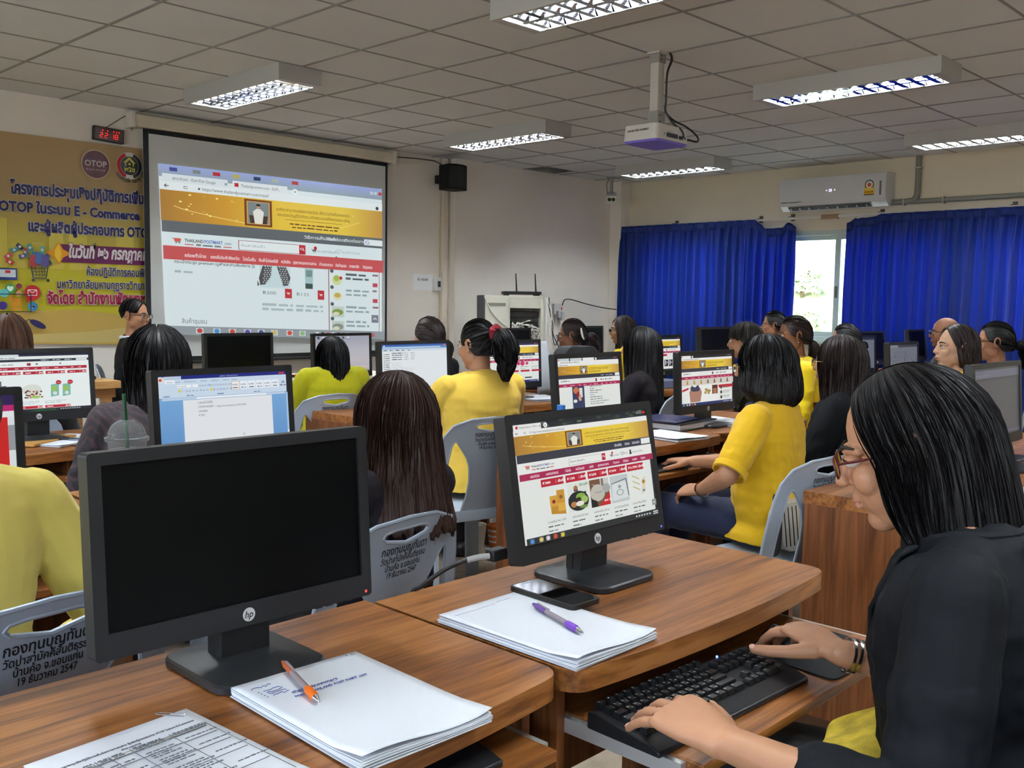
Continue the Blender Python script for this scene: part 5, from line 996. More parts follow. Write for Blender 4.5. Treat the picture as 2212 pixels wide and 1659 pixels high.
D['B0'] = desk('wooden desk in front of the woman cut by the left picture edge', 0.66, 2.27, 0.80, 0.55, 0.05)
D['B1'] = desk('wooden desk carrying the word processor monitor', 1.475, 2.27, 0.80, 0.55, 0.05)
D['B3'] = desk('wooden desk with black folders and a white pad, left of the bobbed woman', 3.225, 2.25, 0.82, 0.575, 0.10, left=0.0)
D['B4'] = desk('wooden desk in front of the bobbed woman in yellow', 4.06, 2.28, 0.82, 0.545, 0.10)
D['B6'] = desk('wooden desk end seen between the yellow jacket and the black blazer', 5.70, 2.25, 0.80, 0.52, 0.02, left=0.0)
D['B7'] = desk('wooden desk carrying the grey screen before the right curtain', 6.51, 2.25, 0.80, 0.52, 0.02)
D['C1'] = desk('wooden desk at the left carrying an envelope and printed papers', 1.03, 3.58, 0.80, 0.56, 0.02)
D['C2'] = desk('wooden desk right of the one with the envelope and papers', 1.84, 3.58, 0.80, 0.56, 0.02)
D['C3'] = desk('wooden desk end jutting out left of the long brown hair', 3.18, 3.63, 0.80, 0.54, 0.02, left=0.0)
D['C4'] = desk('wooden desk with papers and a black bag right of the ponytailed woman', 3.99, 3.63, 0.80, 0.54, 0.05)
D['C6'] = desk('wooden desk with a blue binder beneath the left curtain', 5.60, 3.66, 0.80, 0.52, 0.02, left=0.0)
D['C7'] = desk('wooden desk in front of the left curtain with a black monitor', 6.41, 3.66, 0.80, 0.52, 0.02)
D['C8'] = desk('wooden desk under the pale monitor edge before the right curtain', 7.10, 3.05, 0.80, 0.52, 0.02)
D['C9'] = desk('wooden desk under the tilted dark monitor by the right curtain', 8.05, 3.30, 0.80, 0.52, 0.02)
D['C10'] = desk('wooden desk in the corner by the right curtain behind the bald man', 8.87, 3.30, 0.80, 0.52, 0.02)
D['D3'] = desk('wooden desk with the black monitor in front of the projection screen', 2.86, 4.85, 0.80, 0.52, 0.02)
D['D4'] = desk('wooden desk with the pale desktop monitor in the row nearest the screen', 3.67, 4.85, 0.80, 0.52, 0.02)
D['D6'] = desk('wooden desk in front of the network cabinet', 5.25, 4.95, 0.80, 0.52, 0.02)
D['D7'] = desk('wooden desk under the black monitor in the far corner', 6.75, 5.38, 0.80, 0.52, 0.02)
t = thing('lecturer_desk', 'light wooden desk of the man in the black suit below the yellow banner', 'desk', (2.55, 6.36, 0))
LW = wood('pale desk wood', [s2l(150, 104, 58), s2l(176, 128, 76), s2l(192, 144, 90), s2l(204, 158, 104)], (0.9, 8, 8), 0.4)
m = MB(); m.box((-1.1, 0, 0.70), (0.25, 0.6, 0.75)); m.build('top', LW, t, bevel=0.003)
m = MB(); m.box((-1.08, 0.02, 0.64), (0.22, 0.58, 0.70)); m.build('apron', wood('pale wood dark', [s2l(120, 78, 42), s2l(140, 94, 54), s2l(150, 104, 62), s2l(160, 112, 70)], (0.9, 8, 8), 0.4), t)
for x in (-1.05, 0.14):
    for y in (0.03, 0.52):
        m = MB(); m.box((x, y, 0), (x+0.06, y+0.05, 0.64)); m.build('leg', LW, t)
t = thing('white_table', 'white-topped table with black edge in front of the projection screen', 'table', (3.95, 5.86, 0))
m = MB(); m.box((-0.75, -0.2, 0.735), (0.75, 0.35, 0.755)); m.build('top', mat('white laminate', s2l(222, 216, 202), 0.4), t)
m = MB(); m.box((-0.752, -0.203, 0.72), (0.752, 0.353, 0.735)); m.build('edge', BLK, t)
for x in (-0.72, 0.68):
    for y in (-0.17, 0.28):
        m = MB(); m.box((x, y, 0), (x+0.04, y+0.04, 0.72)); m.build('leg', BLK, t)
t = thing('marker_pen', 'orange and black marker lying on the white-topped table', 'pen', (3.86, 5.86, 0.7565))
m = MB(); m.cyl((-0.05, 0, 0.012), (0.03, 0.01, 0.012), 0.012, 0.012, 10); m.build('barrel', mat('orange marker', s2l(206, 86, 30), 0.4), t); m = MB(); m.cyl((-0.08, -0.004, 0.012), (-0.05, 0, 0.012), 0.011, 0.012, 10); m.build('cap', BLK, t)

# ================================================================ KEYBOARDS, PADS, PHONES, PENS
KEY = mat('black key', s2l(20, 21, 23), 0.4, spec=0.45)
def keyboard(label, loc, rz=0.0, detail=True):
    t = thing('keyboard', label, 'keyboard', loc, R_(rz))     # origin: centre on the tray
    m = MB(); m.prism([(-0.075, 0), (0.075, 0), (0.075, 0.026), (0.062, 0.030), (-0.045, 0.018), (-0.075, 0.009)], -0.225, 0.225); m.v = [Vector((p.z, p.x, p.y)) for p in m.v]
    m.build('body', mat('keyboard body', s2l(26, 27, 30), 0.35, spec=0.5), t, bevel=0.003)
    def zt(y): return 0.0185+(y+0.045)*0.112
    def key(x0, x1, y0, y1, ch=None):
        m = MB(); g = 0.0012; m.prism([(x0+g, y0+g), (x1-g, y0+g), (x1-g, y1-g), (x0+g, y1-g)], 0, 0.0085, top=[(x0+g+.0022, y0+g+.002), (x1-g-.0022, y0+g+.002), (x1-g-.0022, y1-g-.002), (x0+g+.0022, y1-g-.002)])
        zz = zt((y0+y1)/2); m.v = [Vector((p.x, p.y, p.z+zz)) for p in m.v]
        if ch: 
            a = Art(m, lambda x, y, k: (x, y, zz+0.0087+k), 1); a.text(ch[0], x0+0.0045, y1-0.0085, 0.0055, (0.6, 0.6, 0.6), bold=0.03)
            if len(ch) > 1: a.text(ch[1], x0+0.0105, y0+0.0045, 0.0055, (0.6, 0.6, 0.6), bold=0.03)
        m.build('key', [KEY, INK], t)
    if not detail: return t
    p = 0.0188; X = -0.212; Y = -0.040
    rows = ['`1234567890-=', 'QWERTYUIOP[]', "ASDFGHJKL;'", 'ZXCVBNM,./']; th = ['_ๅ/-ภถุึคตจขช', 'ๆไำพะัีรนยบล', 'ฟหกดเ้่าสวง', 'ผปแอิืทมใฝ']
    x = X
    for w_, s_ in ((1.25, 'C'), (1.25, 'W'), (1.25, 'A'), (5.75, None), (1.25, 'A'), (1.25, 'W'), (1.25, 'M'), (1.75, 'C')): key(x, x+w_*p, Y, Y+p, s_); x += w_*p
    for r_, off, lead, tail in ((3, 2.25, 2.25, 2.75), (2, 1.75, 1.75, 2.25), (1, 1.5, 1.5, 1.5), (0, 0, 0, 2.0)):
        y = Y+p*(4-r_); 
        if lead: key(X, X+lead*p, y, y+p, '^')
        for k, ch in enumerate(rows[r_]): key(X+(off+k)*p, X+(off+k+1)*p, y, y+p, ch+th[r_][k])
        xe = X+(off+len(rows[r_]))*p; key(xe, xe+tail*p, y, y+p, '<')
    y = Y+p*5+0.004
    for k in range(13): xx = X+k*p*1.12+(k > 0)*0.004+(k > 4)*0.004+(k > 8)*0.004; key(xx, xx+p, y-0.001, y+p*0.8, 'F' if k else 'E')
    xc = X+15.25*p+0.006
    for q, ch in ((0, '<'), (1, 'v'), (2, '>')): key(xc+q*p, xc+q*p+p, Y, Y+p, ch)
    key(xc+p, xc+2*p, Y+p, Y+2*p, '^')
    for r_ in (3, 4):
        for q in range(3): key(xc+q*p, xc+q*p+p, Y+p*r_, Y+p*(r_+1), 'I')
    xn = xc+3*p+0.006
    for r_ in range(5):
        for q in range(3 if r_ else 2):
            x0 = xn+q*p if r_ else xn+(0 if q == 0 else 2*p); key(x0, x0+(2*p if (r_ == 0 and q == 0) else p), Y+p*r_, Y+p*(r_+1), '0.'[q] if r_ == 0 else ('123', '456', '789', 'N/*')[r_-1][q])
    m = MB(); m.cyl((0.135, 0.068, 0.029), (0.135, 0.068, 0.0315), 0.002, 0.002, 8); m.build('indicator_light', mat('blue led', (0, 0, 0), 0.5, emit=(0.05, 0.15, 1), estr=14), t)
    return t
keyboard('black keyboard on the pulled-out drawer under the hands of the woman in the black blazer', (1.337, 0.848, 0.6553), -1.5).scale = (0.95, 0.93, 1)
keyboard('black keyboard in the dark drawer in front of the bobbed woman in yellow', (3.28, 2.26, 0.6553), 0, False) 
keyboard('black keyboard in the half-closed drawer under the nearest desk top', (0.72, 1.0, 0.6553), 0, False)
t = thing('mouse_pad', 'black mouse pad on the drawer right of the keyboard', 'mouse pad', (1.70, 0.83, 0.6553), R_(-4)); m = MB(); m.prism(rrect(-0.11, -0.095, 0.12, 0.10, 0.015), 0, 0.003); m.build('pad', mat('pad cloth', s2l(24, 24, 27), 0.85), t)
def mouse(label, loc, rz):
    t = thing('computer_mouse', label, 'mouse', loc, R_(rz)); m = MB(); m.ell((0, 0, 0.010), (0.03, 0.055, 0.026), 20, 12); m.v = [Vector((p.x, p.y, max(0, p.z))) for p in m.v]; m.build('shell', BLK, t, smooth=True)
    m = MB(); m.cyl((-0.004, 0.03, 0.03), (0.004, 0.03, 0.03), 0.008, 0.008, 12); m.build('wheel', mat('wheel grey', s2l(60, 60, 62), 0.5), t); return t
mouse('black mouse under the right hand of the woman in the black blazer', (1.675, 0.880, 0.6585), 5)
mouse('black mouse under the hand of the bobbed woman in yellow', (3.47, 2.20, 0.6553), 0)
PAPER = mat('white paper', s2l(212, 215, 222), 0.6, spec=0.25); PRN = print_col('paper print', 0.7, 0.2)
def pad(label, loc, rz, w, h, th, sheets=9, art=None, curl=0.006, seed=1, name='paper_pad', group=None):
    rr = random.Random(seed); t = thing(name, label, 'paper', loc, R_(rz), group)
    for s_ in range(2 if sheets > 2 else 1):
        m = MB()
        if s_ == 0:
            n = max(1, sheets-1); zs = th*(1-1/sheets) if sheets > 2 else th
            for k in range(n):
                z0, z1 = zs*k/n, zs*(k+0.9)/n; ox, oy = rr.uniform(-.0025, .0025), rr.uniform(-.0025, .0025)
                def fn(u, v, z): return (-w/2+u*w+ox, -h/2+v*h+oy, z+curl*0.6*max(0, 0.2-v)*5*(0.5+0.5*math.sin(u*5+1))*k/n)
                nu = 12; ring = [fn(u/nu, 0, 0) for u in range(nu+1)]
                vs = []; 
                for z in (z0, z1):
                    for j in range(7):
                        for i in range(nu+1): vs.append(fn(i/nu, j/6, z))
                W_ = nu+1; N = W_*7; fs = [(j*W_+i, j*W_+i+1, (j+1)*W_+i+1, (j+1)*W_+i) for j in range(6) for i in range(nu)]
                top = [tuple(q+N for q in f) for f in fs]; bot = [tuple(reversed(f)) for f in fs]
                bd = [i for i in range(nu)]+[nu+W_*j for j in range(6)]+[W_*6+nu-i for i in range(nu)]+[W_*(6-j) for j in range(6)]
                side = [(bd[i], bd[(i+1) % len(bd)], bd[(i+1) % len(bd)]+N, bd[i]+N) for i in range(len(bd))]
                m.add(vs, top+bot+side, 0)
            if sheets <= 2 and art: art(Art(m, lambda x, y, k: (x, y, th+0.0008+k), 1, 0.0002))
            m.build('sheets', [PAPER, PRN], t)
        else:
            def ft(u, v): return (-w/2+u*w, -h/2+v*h, th+0.0015+curl*max(0, 0.2-v)*5*(0.5+0.5*math.sin(u*5+1))+curl*1.5*max(0, u-0.9)*10*max(0, 0.3-v)*0.6)
            m.grid(ft, 16, 20, 0)
            if art: art(Art(m, lambda x, y, k: (x, y, ft((x+w/2)/w, (y+h/2)/h)[2]+0.0004+k), 1, 0.0002))
            o = m.build('top_sheet', [PAPER, PRN], t, smooth=True); s = o.modifiers.new('thick', 'SOLIDIFY'); s.thickness = 0.0006
    return t
HW = s2l(70, 84, 150)
def hand(a, x, y, w, h, n, seed, col=HW):
    r = random.Random(seed); pts = []
    for k in range(n): pts.append((x+w*k/n+r.uniform(-.3, .3)*w/n, y+r.choice((0, h*.5, h, h*.7, h*.2))))
    a.line(pts, 0.0007, col)
def art1(a):
    hand(a, -.09, .125, .035, .006, 9, 1); 
    for k in range(4): a.line([(-.088, .112-.008*k), (-.086, .111-.008*k)], .0008, HW); hand(a, -.08, .109-.008*k, .03, .005, 8, k+3)
    a.text('thailandpostmart', -.055, .075, .010, HW, shear=.3, width=.075); a.text('https : / THAILAND POST MART .com', -.06, .06, .009, HW, shear=.2, width=.12)
    a.text('" *', .08, .135, .012, s2l(120, 124, 140))
pad('white paper pad with handwriting and the orange pen, centre foreground', (0.779, 1.043, _dk), -0.8, 0.212, 0.308, 0.012, 9, art1, 0.010, 2)
def art2(a): hand(a, -.085, .13, .10, .004, 26, 5, s2l(190, 194, 214)); hand(a, .02, .135, .04, .004, 12, 6, s2l(190, 194, 214))
pad('white paper pad under the phone and the purple pen on the drawer desk', (1.202, 1.083, _dk), 0.5, 0.205, 0.315, 0.012, 9, art2, 0.008, 3)
def art3(a):
    K = s2l(104, 106, 114)
    a.text('โครงการประชุมเชิงปฏิบัติการเพิ่มช่องทางการตลาด ผู้ผลิตผู้ประกอบการ OTOP ในระบบ E-Commerce', -.0, .108, .0062, K, 'c', width=.185); a.text('กำหนดการ', 0, .098, .006, K, 'c')
    xs_ = [-.095, -.07, -.052, -.035, -.008, .045, .095]; ys_ = [.09, .083, .06, .03, -.005, -.05, -.10]
    a.rect(-.095, .083, .095, .0905, s2l(196, 196, 190))
    for y in ys_: a.line([(-.095, y), (.095, y)], .0006, K)
    for x in xs_: a.line([(x, .09), (x, -.10)], .0006, K)
    for j in range(len(ys_)-1):
        for i in range(len(xs_)-1):
            n = 1 if j == 0 else max(1, int((ys_[j]-ys_[j+1])/.006)-1) if i == 4 else 1
            for q in range(n): a.squiggle(xs_[i]+.002, ys_[j]-.0055-.006*q, (xs_[i+1]-xs_[i]-.004)*(.55+.4*((q*7+i) % 3)/2), .0026, s2l(110, 112, 120), seed=i*9+j+q)
# printed programme: its long side runs up the table, text reads from the right-hand chair
pad('clipped printed programme with a table at the lower left picture corner', (0.512, 1.035, _dk), 5, 0.215, 0.30, 0.004, 4, art3, 0.006, 5, 'printed_handout')
t = thing('paper_clip', 'silver paper clip on the top edge of the printed programme', 'paper clip', (0.588, 1.178, _dk+0.0062), R_(40)); m = MB(); m.tube([(0, 0, 0), (0, .03, 0), (.003, .0335, 0), (.006, .03, 0), (.006, -.004, 0), (.003, -.008, 0), (-.002, -.006, 0), (-.002, .022, 0)], 0.0006, 6); m.build('wire', mat('clip steel', s2l(190, 190, 195), 0.25, metal=1), t)
t = thing('smartphone', 'black smartphone lying on the white pad before the shop page monitor', 'phone', (1.325, 1.172, _dk+0.0135), R_(-2))
m = MB(); m.prism(rrect(-0.039, -0.084, 0.039, 0.084, 0.012), 0, 0.0095); m.build('body', mat('phone case', s2l(18, 17, 17), 0.35, spec=0.5), t, bevel=0.003)
m = MB(); m.prism(rrect(-0.035, -0.079, 0.035, 0.079, 0.009), 0.0094, 0.0100); m.build('glass', mat('phone glass', s2l(8, 8, 9), 0.06, spec=0.6), t)
m = MB(); m.box((-0.0075, 0.071, 0.0100), (0.0075, 0.0725, 0.0103)); m.build('earpiece', GREYM, t)
def pen(label, tail, tip, z, col, name):
    a_, b_ = Vector((tail[0], tail[1], z)), Vector((tip[0], tip[1], z)); d = b_-a_; L = d.length
    t = thing('ballpoint_pen', label, 'pen', a_, math.atan2(-d.x, d.y))
    cm = mat(name+' grip', col, 0.45); clear = mat('clear barrel '+name, s2l(214, 200, 205), 0.12, trans=0.6, ior=1.3)
    m = MB(); m.lathe([(0.0045, 0.035), (0.0047, L*0.66)], axis=(0, 1, 0), n=14); m.build('barrel', clear, t, smooth=True)
    m = MB(); m.lathe([(0.0018, 0.03), (0.0018, L*0.7)], axis=(0, 1, 0), n=8); m.build('refill', mat(name+' refill', [c*0.35 for c in col], 0.4), t)
    m = MB(); m.lathe([(0.005, L*0.66), (0.0062, L*0.7), (0.0062, L*0.85), (0.005, L*0.89)], axis=(0, 1, 0), n=14); m.build('grip', cm, t, smooth=True)
    m = MB(); m.lathe([(0.005, L*0.89), (0.0022, L*0.97), (0.0008, L)], axis=(0, 1, 0), n=12); m.build('tip', mat('pen silver', s2l(200, 200, 204), 0.25, metal=0.9), t, smooth=True)
    m = MB(); m.lathe([(0.0025, -0.012), (0.0045, 0.0), (0.0052, 0.004), (0.0052, 0.035)], axis=(0, 1, 0), n=14); m.build('cap', mat(name+' cap', [min(1, c*0.8+0.06) for c in col], 0.2, trans=0.3), t, smooth=True)
    m = MB(); m.box((-0.0015, 0.004, 0.0055), (0.0015, 0.045, 0.007)); m.build('clip', clear, t)
pen('orange ballpoint pen on the handwritten pad in the centre foreground', (0.768, 1.206), (0.727, 1.058), _dk+0.0205, s2l(226, 106, 26), 'orange')
pen('purple ballpoint pen on the pad beside the smartphone', (1.243, 1.141), (1.195, 0.992), _dk+0.0205, s2l(112, 60, 170), 'purple')
# small things on the farther desks
def sheets_(label, px_, py_, w, h, rz, seed, th=0.004, art=None, z=_dk): p = onz(px_, py_, z); return pad(label, (p.x, p.y, z), rz, w, h, th, 3, art, 0.004, seed, 'paper_sheets')
def artphoto(a): a.rect(-.07, -.02, .07, .05, s2l(120, 126, 140)); a.rect(-.06, -.01, -.01, .02, s2l(200, 206, 214)); a.rect(.0, .0, .06, .04, s2l(90, 96, 110))
sheets_('white printed sheets beside the envelope on the left desk', 140, 952, 0.21, 0.29, -62, 4, art=artphoto)
t = thing('envelope', 'brown envelope on the left desk in front of the monitor base', 'envelope', (1.37, 3.86, _dk), R_(-55)); m = MB(); m.box((-0.08, -0.13, 0), (0.08, 0.13, 0.012)); m.build('paper', mat('brown envelope', s2l(168, 124, 62), 0.6), t, bevel=0.003); m = MB(); m.add([(-.08, .04, .0125), (.08, .04, .0125), (.08, .13, .0125), (-.08, .13, .0125)], [(0, 1, 2, 3)]); m.build('flap', mat('envelope flap', s2l(150, 108, 52), 0.6), t)
sheets_('white pad in front of the black folders on the bobbed woman\'s left desk', 1445, 944, 0.20, 0.27, -6, 6, 0.01)
t = thing('smartphone', 'black smartphone with red edge between pad and black folders', 'phone', (3.46, 2.40, _dk), R_(-8)); m = MB(); m.prism(rrect(-0.04, -0.08, 0.04, 0.08, 0.01), 0, 0.009); m.build('body', mat('phone dark red', s2l(60, 14, 16), 0.4), t, bevel=0.002); m = MB(); m.prism(rrect(-0.037, -0.077, 0.037, 0.077, 0.008), 0.009, 0.0096); m.build('glass', mat('phone glass', s2l(8, 8, 9), 0.06, spec=0.6), t)
t = thing('folder', 'thick black folder with white edge on the desk left of the bobbed woman', 'folder', (3.70, 2.55, _dk), R_(4))
m = MB(); m.box((-0.16, -0.12, 0), (0.17, 0.12, 0.004)); m.box((-0.16, -0.12, 0.028), (0.17, 0.12, 0.034)); m.box((-0.16, 0.112, 0.004), (0.17, 0.12, 0.028)); m.build('cover', mat('black leather', s2l(22, 22, 26), 0.35, spec=0.5, bump=0.2, bscale=300), t, bevel=0.002)
m = MB(); m.box((-0.155, -0.115, 0.005), (0.165, 0.11, 0.027)); m.build('sheets', PAPER, t); m = MB(); m.box((0.06, -0.1, 0.0345), (0.1, 0.1, 0.036)); m.build('strap', mat('navy strap', s2l(40, 42, 80), 0.5), t)
t = thing('folder', 'dark blue plastic folder lying on top of the thick black folder', 'folder', (3.63, 2.56, _dk+0.0362), R_(10)); m = MB(); m.box((-0.11, -0.11, 0), (0.12, 0.10, 0.008)); m.build('cover', mat('navy vinyl', s2l(58, 60, 92), 0.25, spec=0.6), t, bevel=0.002)
sheets_('white papers on the desk right of the black folder', 1560, 912, 0.21, 0.29, -10, 7, 0.008)
sheets_('papers with a pen on the desk right of the ponytailed woman', 1168, 861, 0.24, 0.30, -14, 8, 0.006)
t = thing('blue_cap_bottle', 'drinking water bottle with a blue cap in front of the poster page monitor', 'bottle', (2.852, 2.505, _dk))
m = MB(); m.lathe([(0.030, 0), (0.033, 0.01), (0.033, 0.07), (0.030, 0.08), (0.033, 0.09), (0.024, 0.115), (0.014, 0.132), (0.014, 0.14)], n=20); m.build('bottle', mat('clear bottle', s2l(220, 230, 235), 0.08, trans=0.85, ior=1.2), t, smooth=True); m = MB(); m.cyl((0, 0, 0.135), (0, 0, 0.158), 0.0165, 0.0165, 18); m.build('cap', mat('blue cap', s2l(40, 110, 190), 0.4), t)
t = thing('plastic_cup', 'clear domed iced drink cup with a green straw behind the nearest dark monitor', 'cup', (1.203, 2.70, _dk)); t.scale = (1.18, 1.18, 1.2)
CLR = mat('clear cup', s2l(240, 244, 244), 0.06, trans=0.92, ior=1.12, spec=0.6)
m = MB(); m.lathe([(0.034, 0), (0.046, 0.125), (0.048, 0.128), (0.0455, 0.126), (0.0335, 0.004)], n=28, cap=False); m.lathe([(0.0001, 0.001), (0.034, 0.001)], n=28, cap=False); m.build('cup', CLR, t, smooth=True)
m = MB(); m.lathe([(0.034, 0.004), (0.0435, 0.105), (0.0001, 0.106)], n=28); m.build('drink', mat('pale iced drink', s2l(186, 190, 184), 0.4, trans=0.2), t, smooth=True)
m = MB(); m.lathe([(0.051, 0.124), (0.052, 0.132), (0.046, 0.134)]+[(0.044*math.cos(R_(a_)), 0.134+0.042*math.sin(R_(a_))) for a_ in range(0, 76, 8)], n=28, cap=False); m.build('dome_lid', CLR, t, smooth=True)
m = MB(); m.tube([(0.004, 0, 0.03), (-0.006, 0.0, 0.235)], 0.0045, 10); m.build('straw', mat('green straw', s2l(24, 84, 50), 0.45), t)
t = thing('paper_cup', 'white paper cup on the floor left of the desk side panel', 'cup', (3.46, 3.62, 0)); m = MB(); m.lathe([(0.042, 0), (0.058, 0.145), (0.060, 0.148), (0.055, 0.147), (0.040, 0.005)], n=24, cap=False); m.lathe([(0.0001, 0.002), (0.042, 0.002)], n=24, cap=False); m.build('cup', mat('cup paper', s2l(216, 208, 196), 0.6), t, smooth=True); m = MB(); m.tube([(0, 0, 0.1), (-0.03, 0.03, 0.185)], 0.004, 8); m.build('straw', WHITE, t)
t = thing('paper_cup', 'orange striped cup on the floor behind the white paper cup', 'cup', (3.62, 3.62, 0)); m = MB(); m.lathe([(0.04, 0), (0.052, 0.12), (0.05, 0.12)], n=24, cap=False); m.build('cup', mat('orange cup', s2l(176, 96, 40), 0.5), t, smooth=True)
for k in range(3):
    m = MB(); m.lathe([(0.0425+0.003*k+.001, 0.03+0.03*k), (0.0435+0.003*k+.001, 0.04+0.03*k)], n=24, cap=False); m.build('stripe', PAPER, t)
t = thing('handbag', 'black bag with zip and straps on the desk right of the purple shop page monitor', 'bag', (4.48, 3.82, _dk)); m = MB(); m.prism(rrect(-0.17, 0.0, 0.17, 0.30, 0.09), -0.07, 0.07); m.v = [Vector((p.x, p.z*(1-0.35*(p.y/0.3)), p.y)) for p in m.v]; m.f = [tuple(reversed(f)) for f in m.f]; m.build('body', mat('black nylon', s2l(24, 24, 28), 0.6, bump=0.3, bscale=120), t, bevel=0.015, seg=3)
m = MB(); m.box((-0.13, -0.085, 0.03), (0.13, -0.06, 0.14)); m.build('pocket', mat('black nylon', s2l(24, 24, 28), 0.6), t, bevel=0.008); m = MB(); m.box((-0.12, -0.088, 0.13), (0.12, -0.084, 0.134)); m.build('zip', mat('zip steel', s2l(120, 120, 124), 0.3, metal=1), t)
t = thing('red_case', 'red pencil case on the far desk right of the black haired woman in yellow-green', 'pencil case', (3.98, 4.98, _dk)); m = MB(); m.box((-0.09, -0.03, 0), (0.09, 0.03, 0.03)); m.build('case', mat('red vinyl', s2l(150, 28, 34), 0.4), t, bevel=0.008)
t = thing('binder', 'blue grey binder standing on the desk under the left curtain', 'binder', (5.36, 3.86, _dk)); m = MB(); m.box((-0.13, -0.1, 0), (0.16, 0.1, 0.05)); m.build('cover', mat('blue grey binder', s2l(96, 104, 132), 0.45), t, bevel=0.004); m = MB(); m.box((-0.125, -0.095, -0.0), (0.162, 0.09, 0.0)); 
t = thing('water_glass', 'small clear glass beside the binder under the left curtain', 'glass', (5.60, 3.80, _dk)); m = MB(); m.lathe([(0.025, 0), (0.03, 0.1), (0.028, 0.1), (0.023, 0.005)], n=18, cap=False); m.build('glass', CLR, t, smooth=True)
t = thing('microphone', 'black microphone lying on the lecturer\'s light wooden desk', 'microphone', (2.58, 6.42, 0.7515), R_(100)); m = MB(); m.lathe([(0.012, -0.08), (0.016, 0.03), (0.02, 0.05), (0.02, 0.075), (0.01, 0.088)], axis=(0, 1, 0), n=16); m.v = [p+Vector((0, 0, 0.02)) for p in m.v]; m.build('handle', BLK, t, smooth=True); m = MB(); m.ell((0, 0.10, 0.02), (0.022, 0.03, 0.02), 14, 10); m.build('grille', GREYM, t, smooth=True)
t = thing('video_cable', 'black video plug with grey cable at the lower left of the shop page monitor', 'cable', (1.325, 1.30, _dk))
m = MB(); m.box((-0.045, -0.012, 0.062), (-0.005, 0.012, 0.085)); m.build('plug', BLK, t, bevel=0.003)
m = MB(); m.tube(bez([(-0.045, 0, 0.073), (-0.065, 0.01, 0.072), (-0.085, 0.02, 0.068)], 6), 0.006, 8); m.build('ferrule', mat('grey cable', s2l(150, 148, 146), 0.5), t, smooth=True); m = MB(); m.tube(bez([(-0.085, 0.02, 0.068), (-0.11, 0.05, 0.05), (-0.13, 0.095, 0.012), (-0.135, 0.125, -0.02), (-0.13, 0.135, -0.15), (-0.12, 0.14, -0.4)], 8), 0.0045, 8); m.build('lead', CABLE, t, smooth=True)
# loose cables at the handbag page monitor
t = thing('cable_bundle', 'black and white cables behind the handbag page monitor base', 'cable', (3.72, 2.68, _dk)); 
for k in range(4):
    m = MB(); m.tube(bez([(-.14+.03*k, .02*k, .005), (-.08, .06, .03+.01*k), (0, .03-.02*k, .02), (.08, .05, .01), (.1, .1, .0)], 6), .0045, 6); m.build('cable', [CABLE, WC][k % 2], t, smooth=True)
sheets_('white sheet on the far right desk beside the long black hair', 2208, 1068, 0.21, 0.15, 20, 12, z=_dk)
t = thing('tablet', 'black tablet on the desk at the right picture edge', 'tablet', (3.66, 1.10, _dk), R_(20)); m = MB(); m.prism(rrect(-0.09, -0.06, 0.09, 0.06, 0.01), 0, 0.009); m.build('body', BLK, t, bevel=0.002)
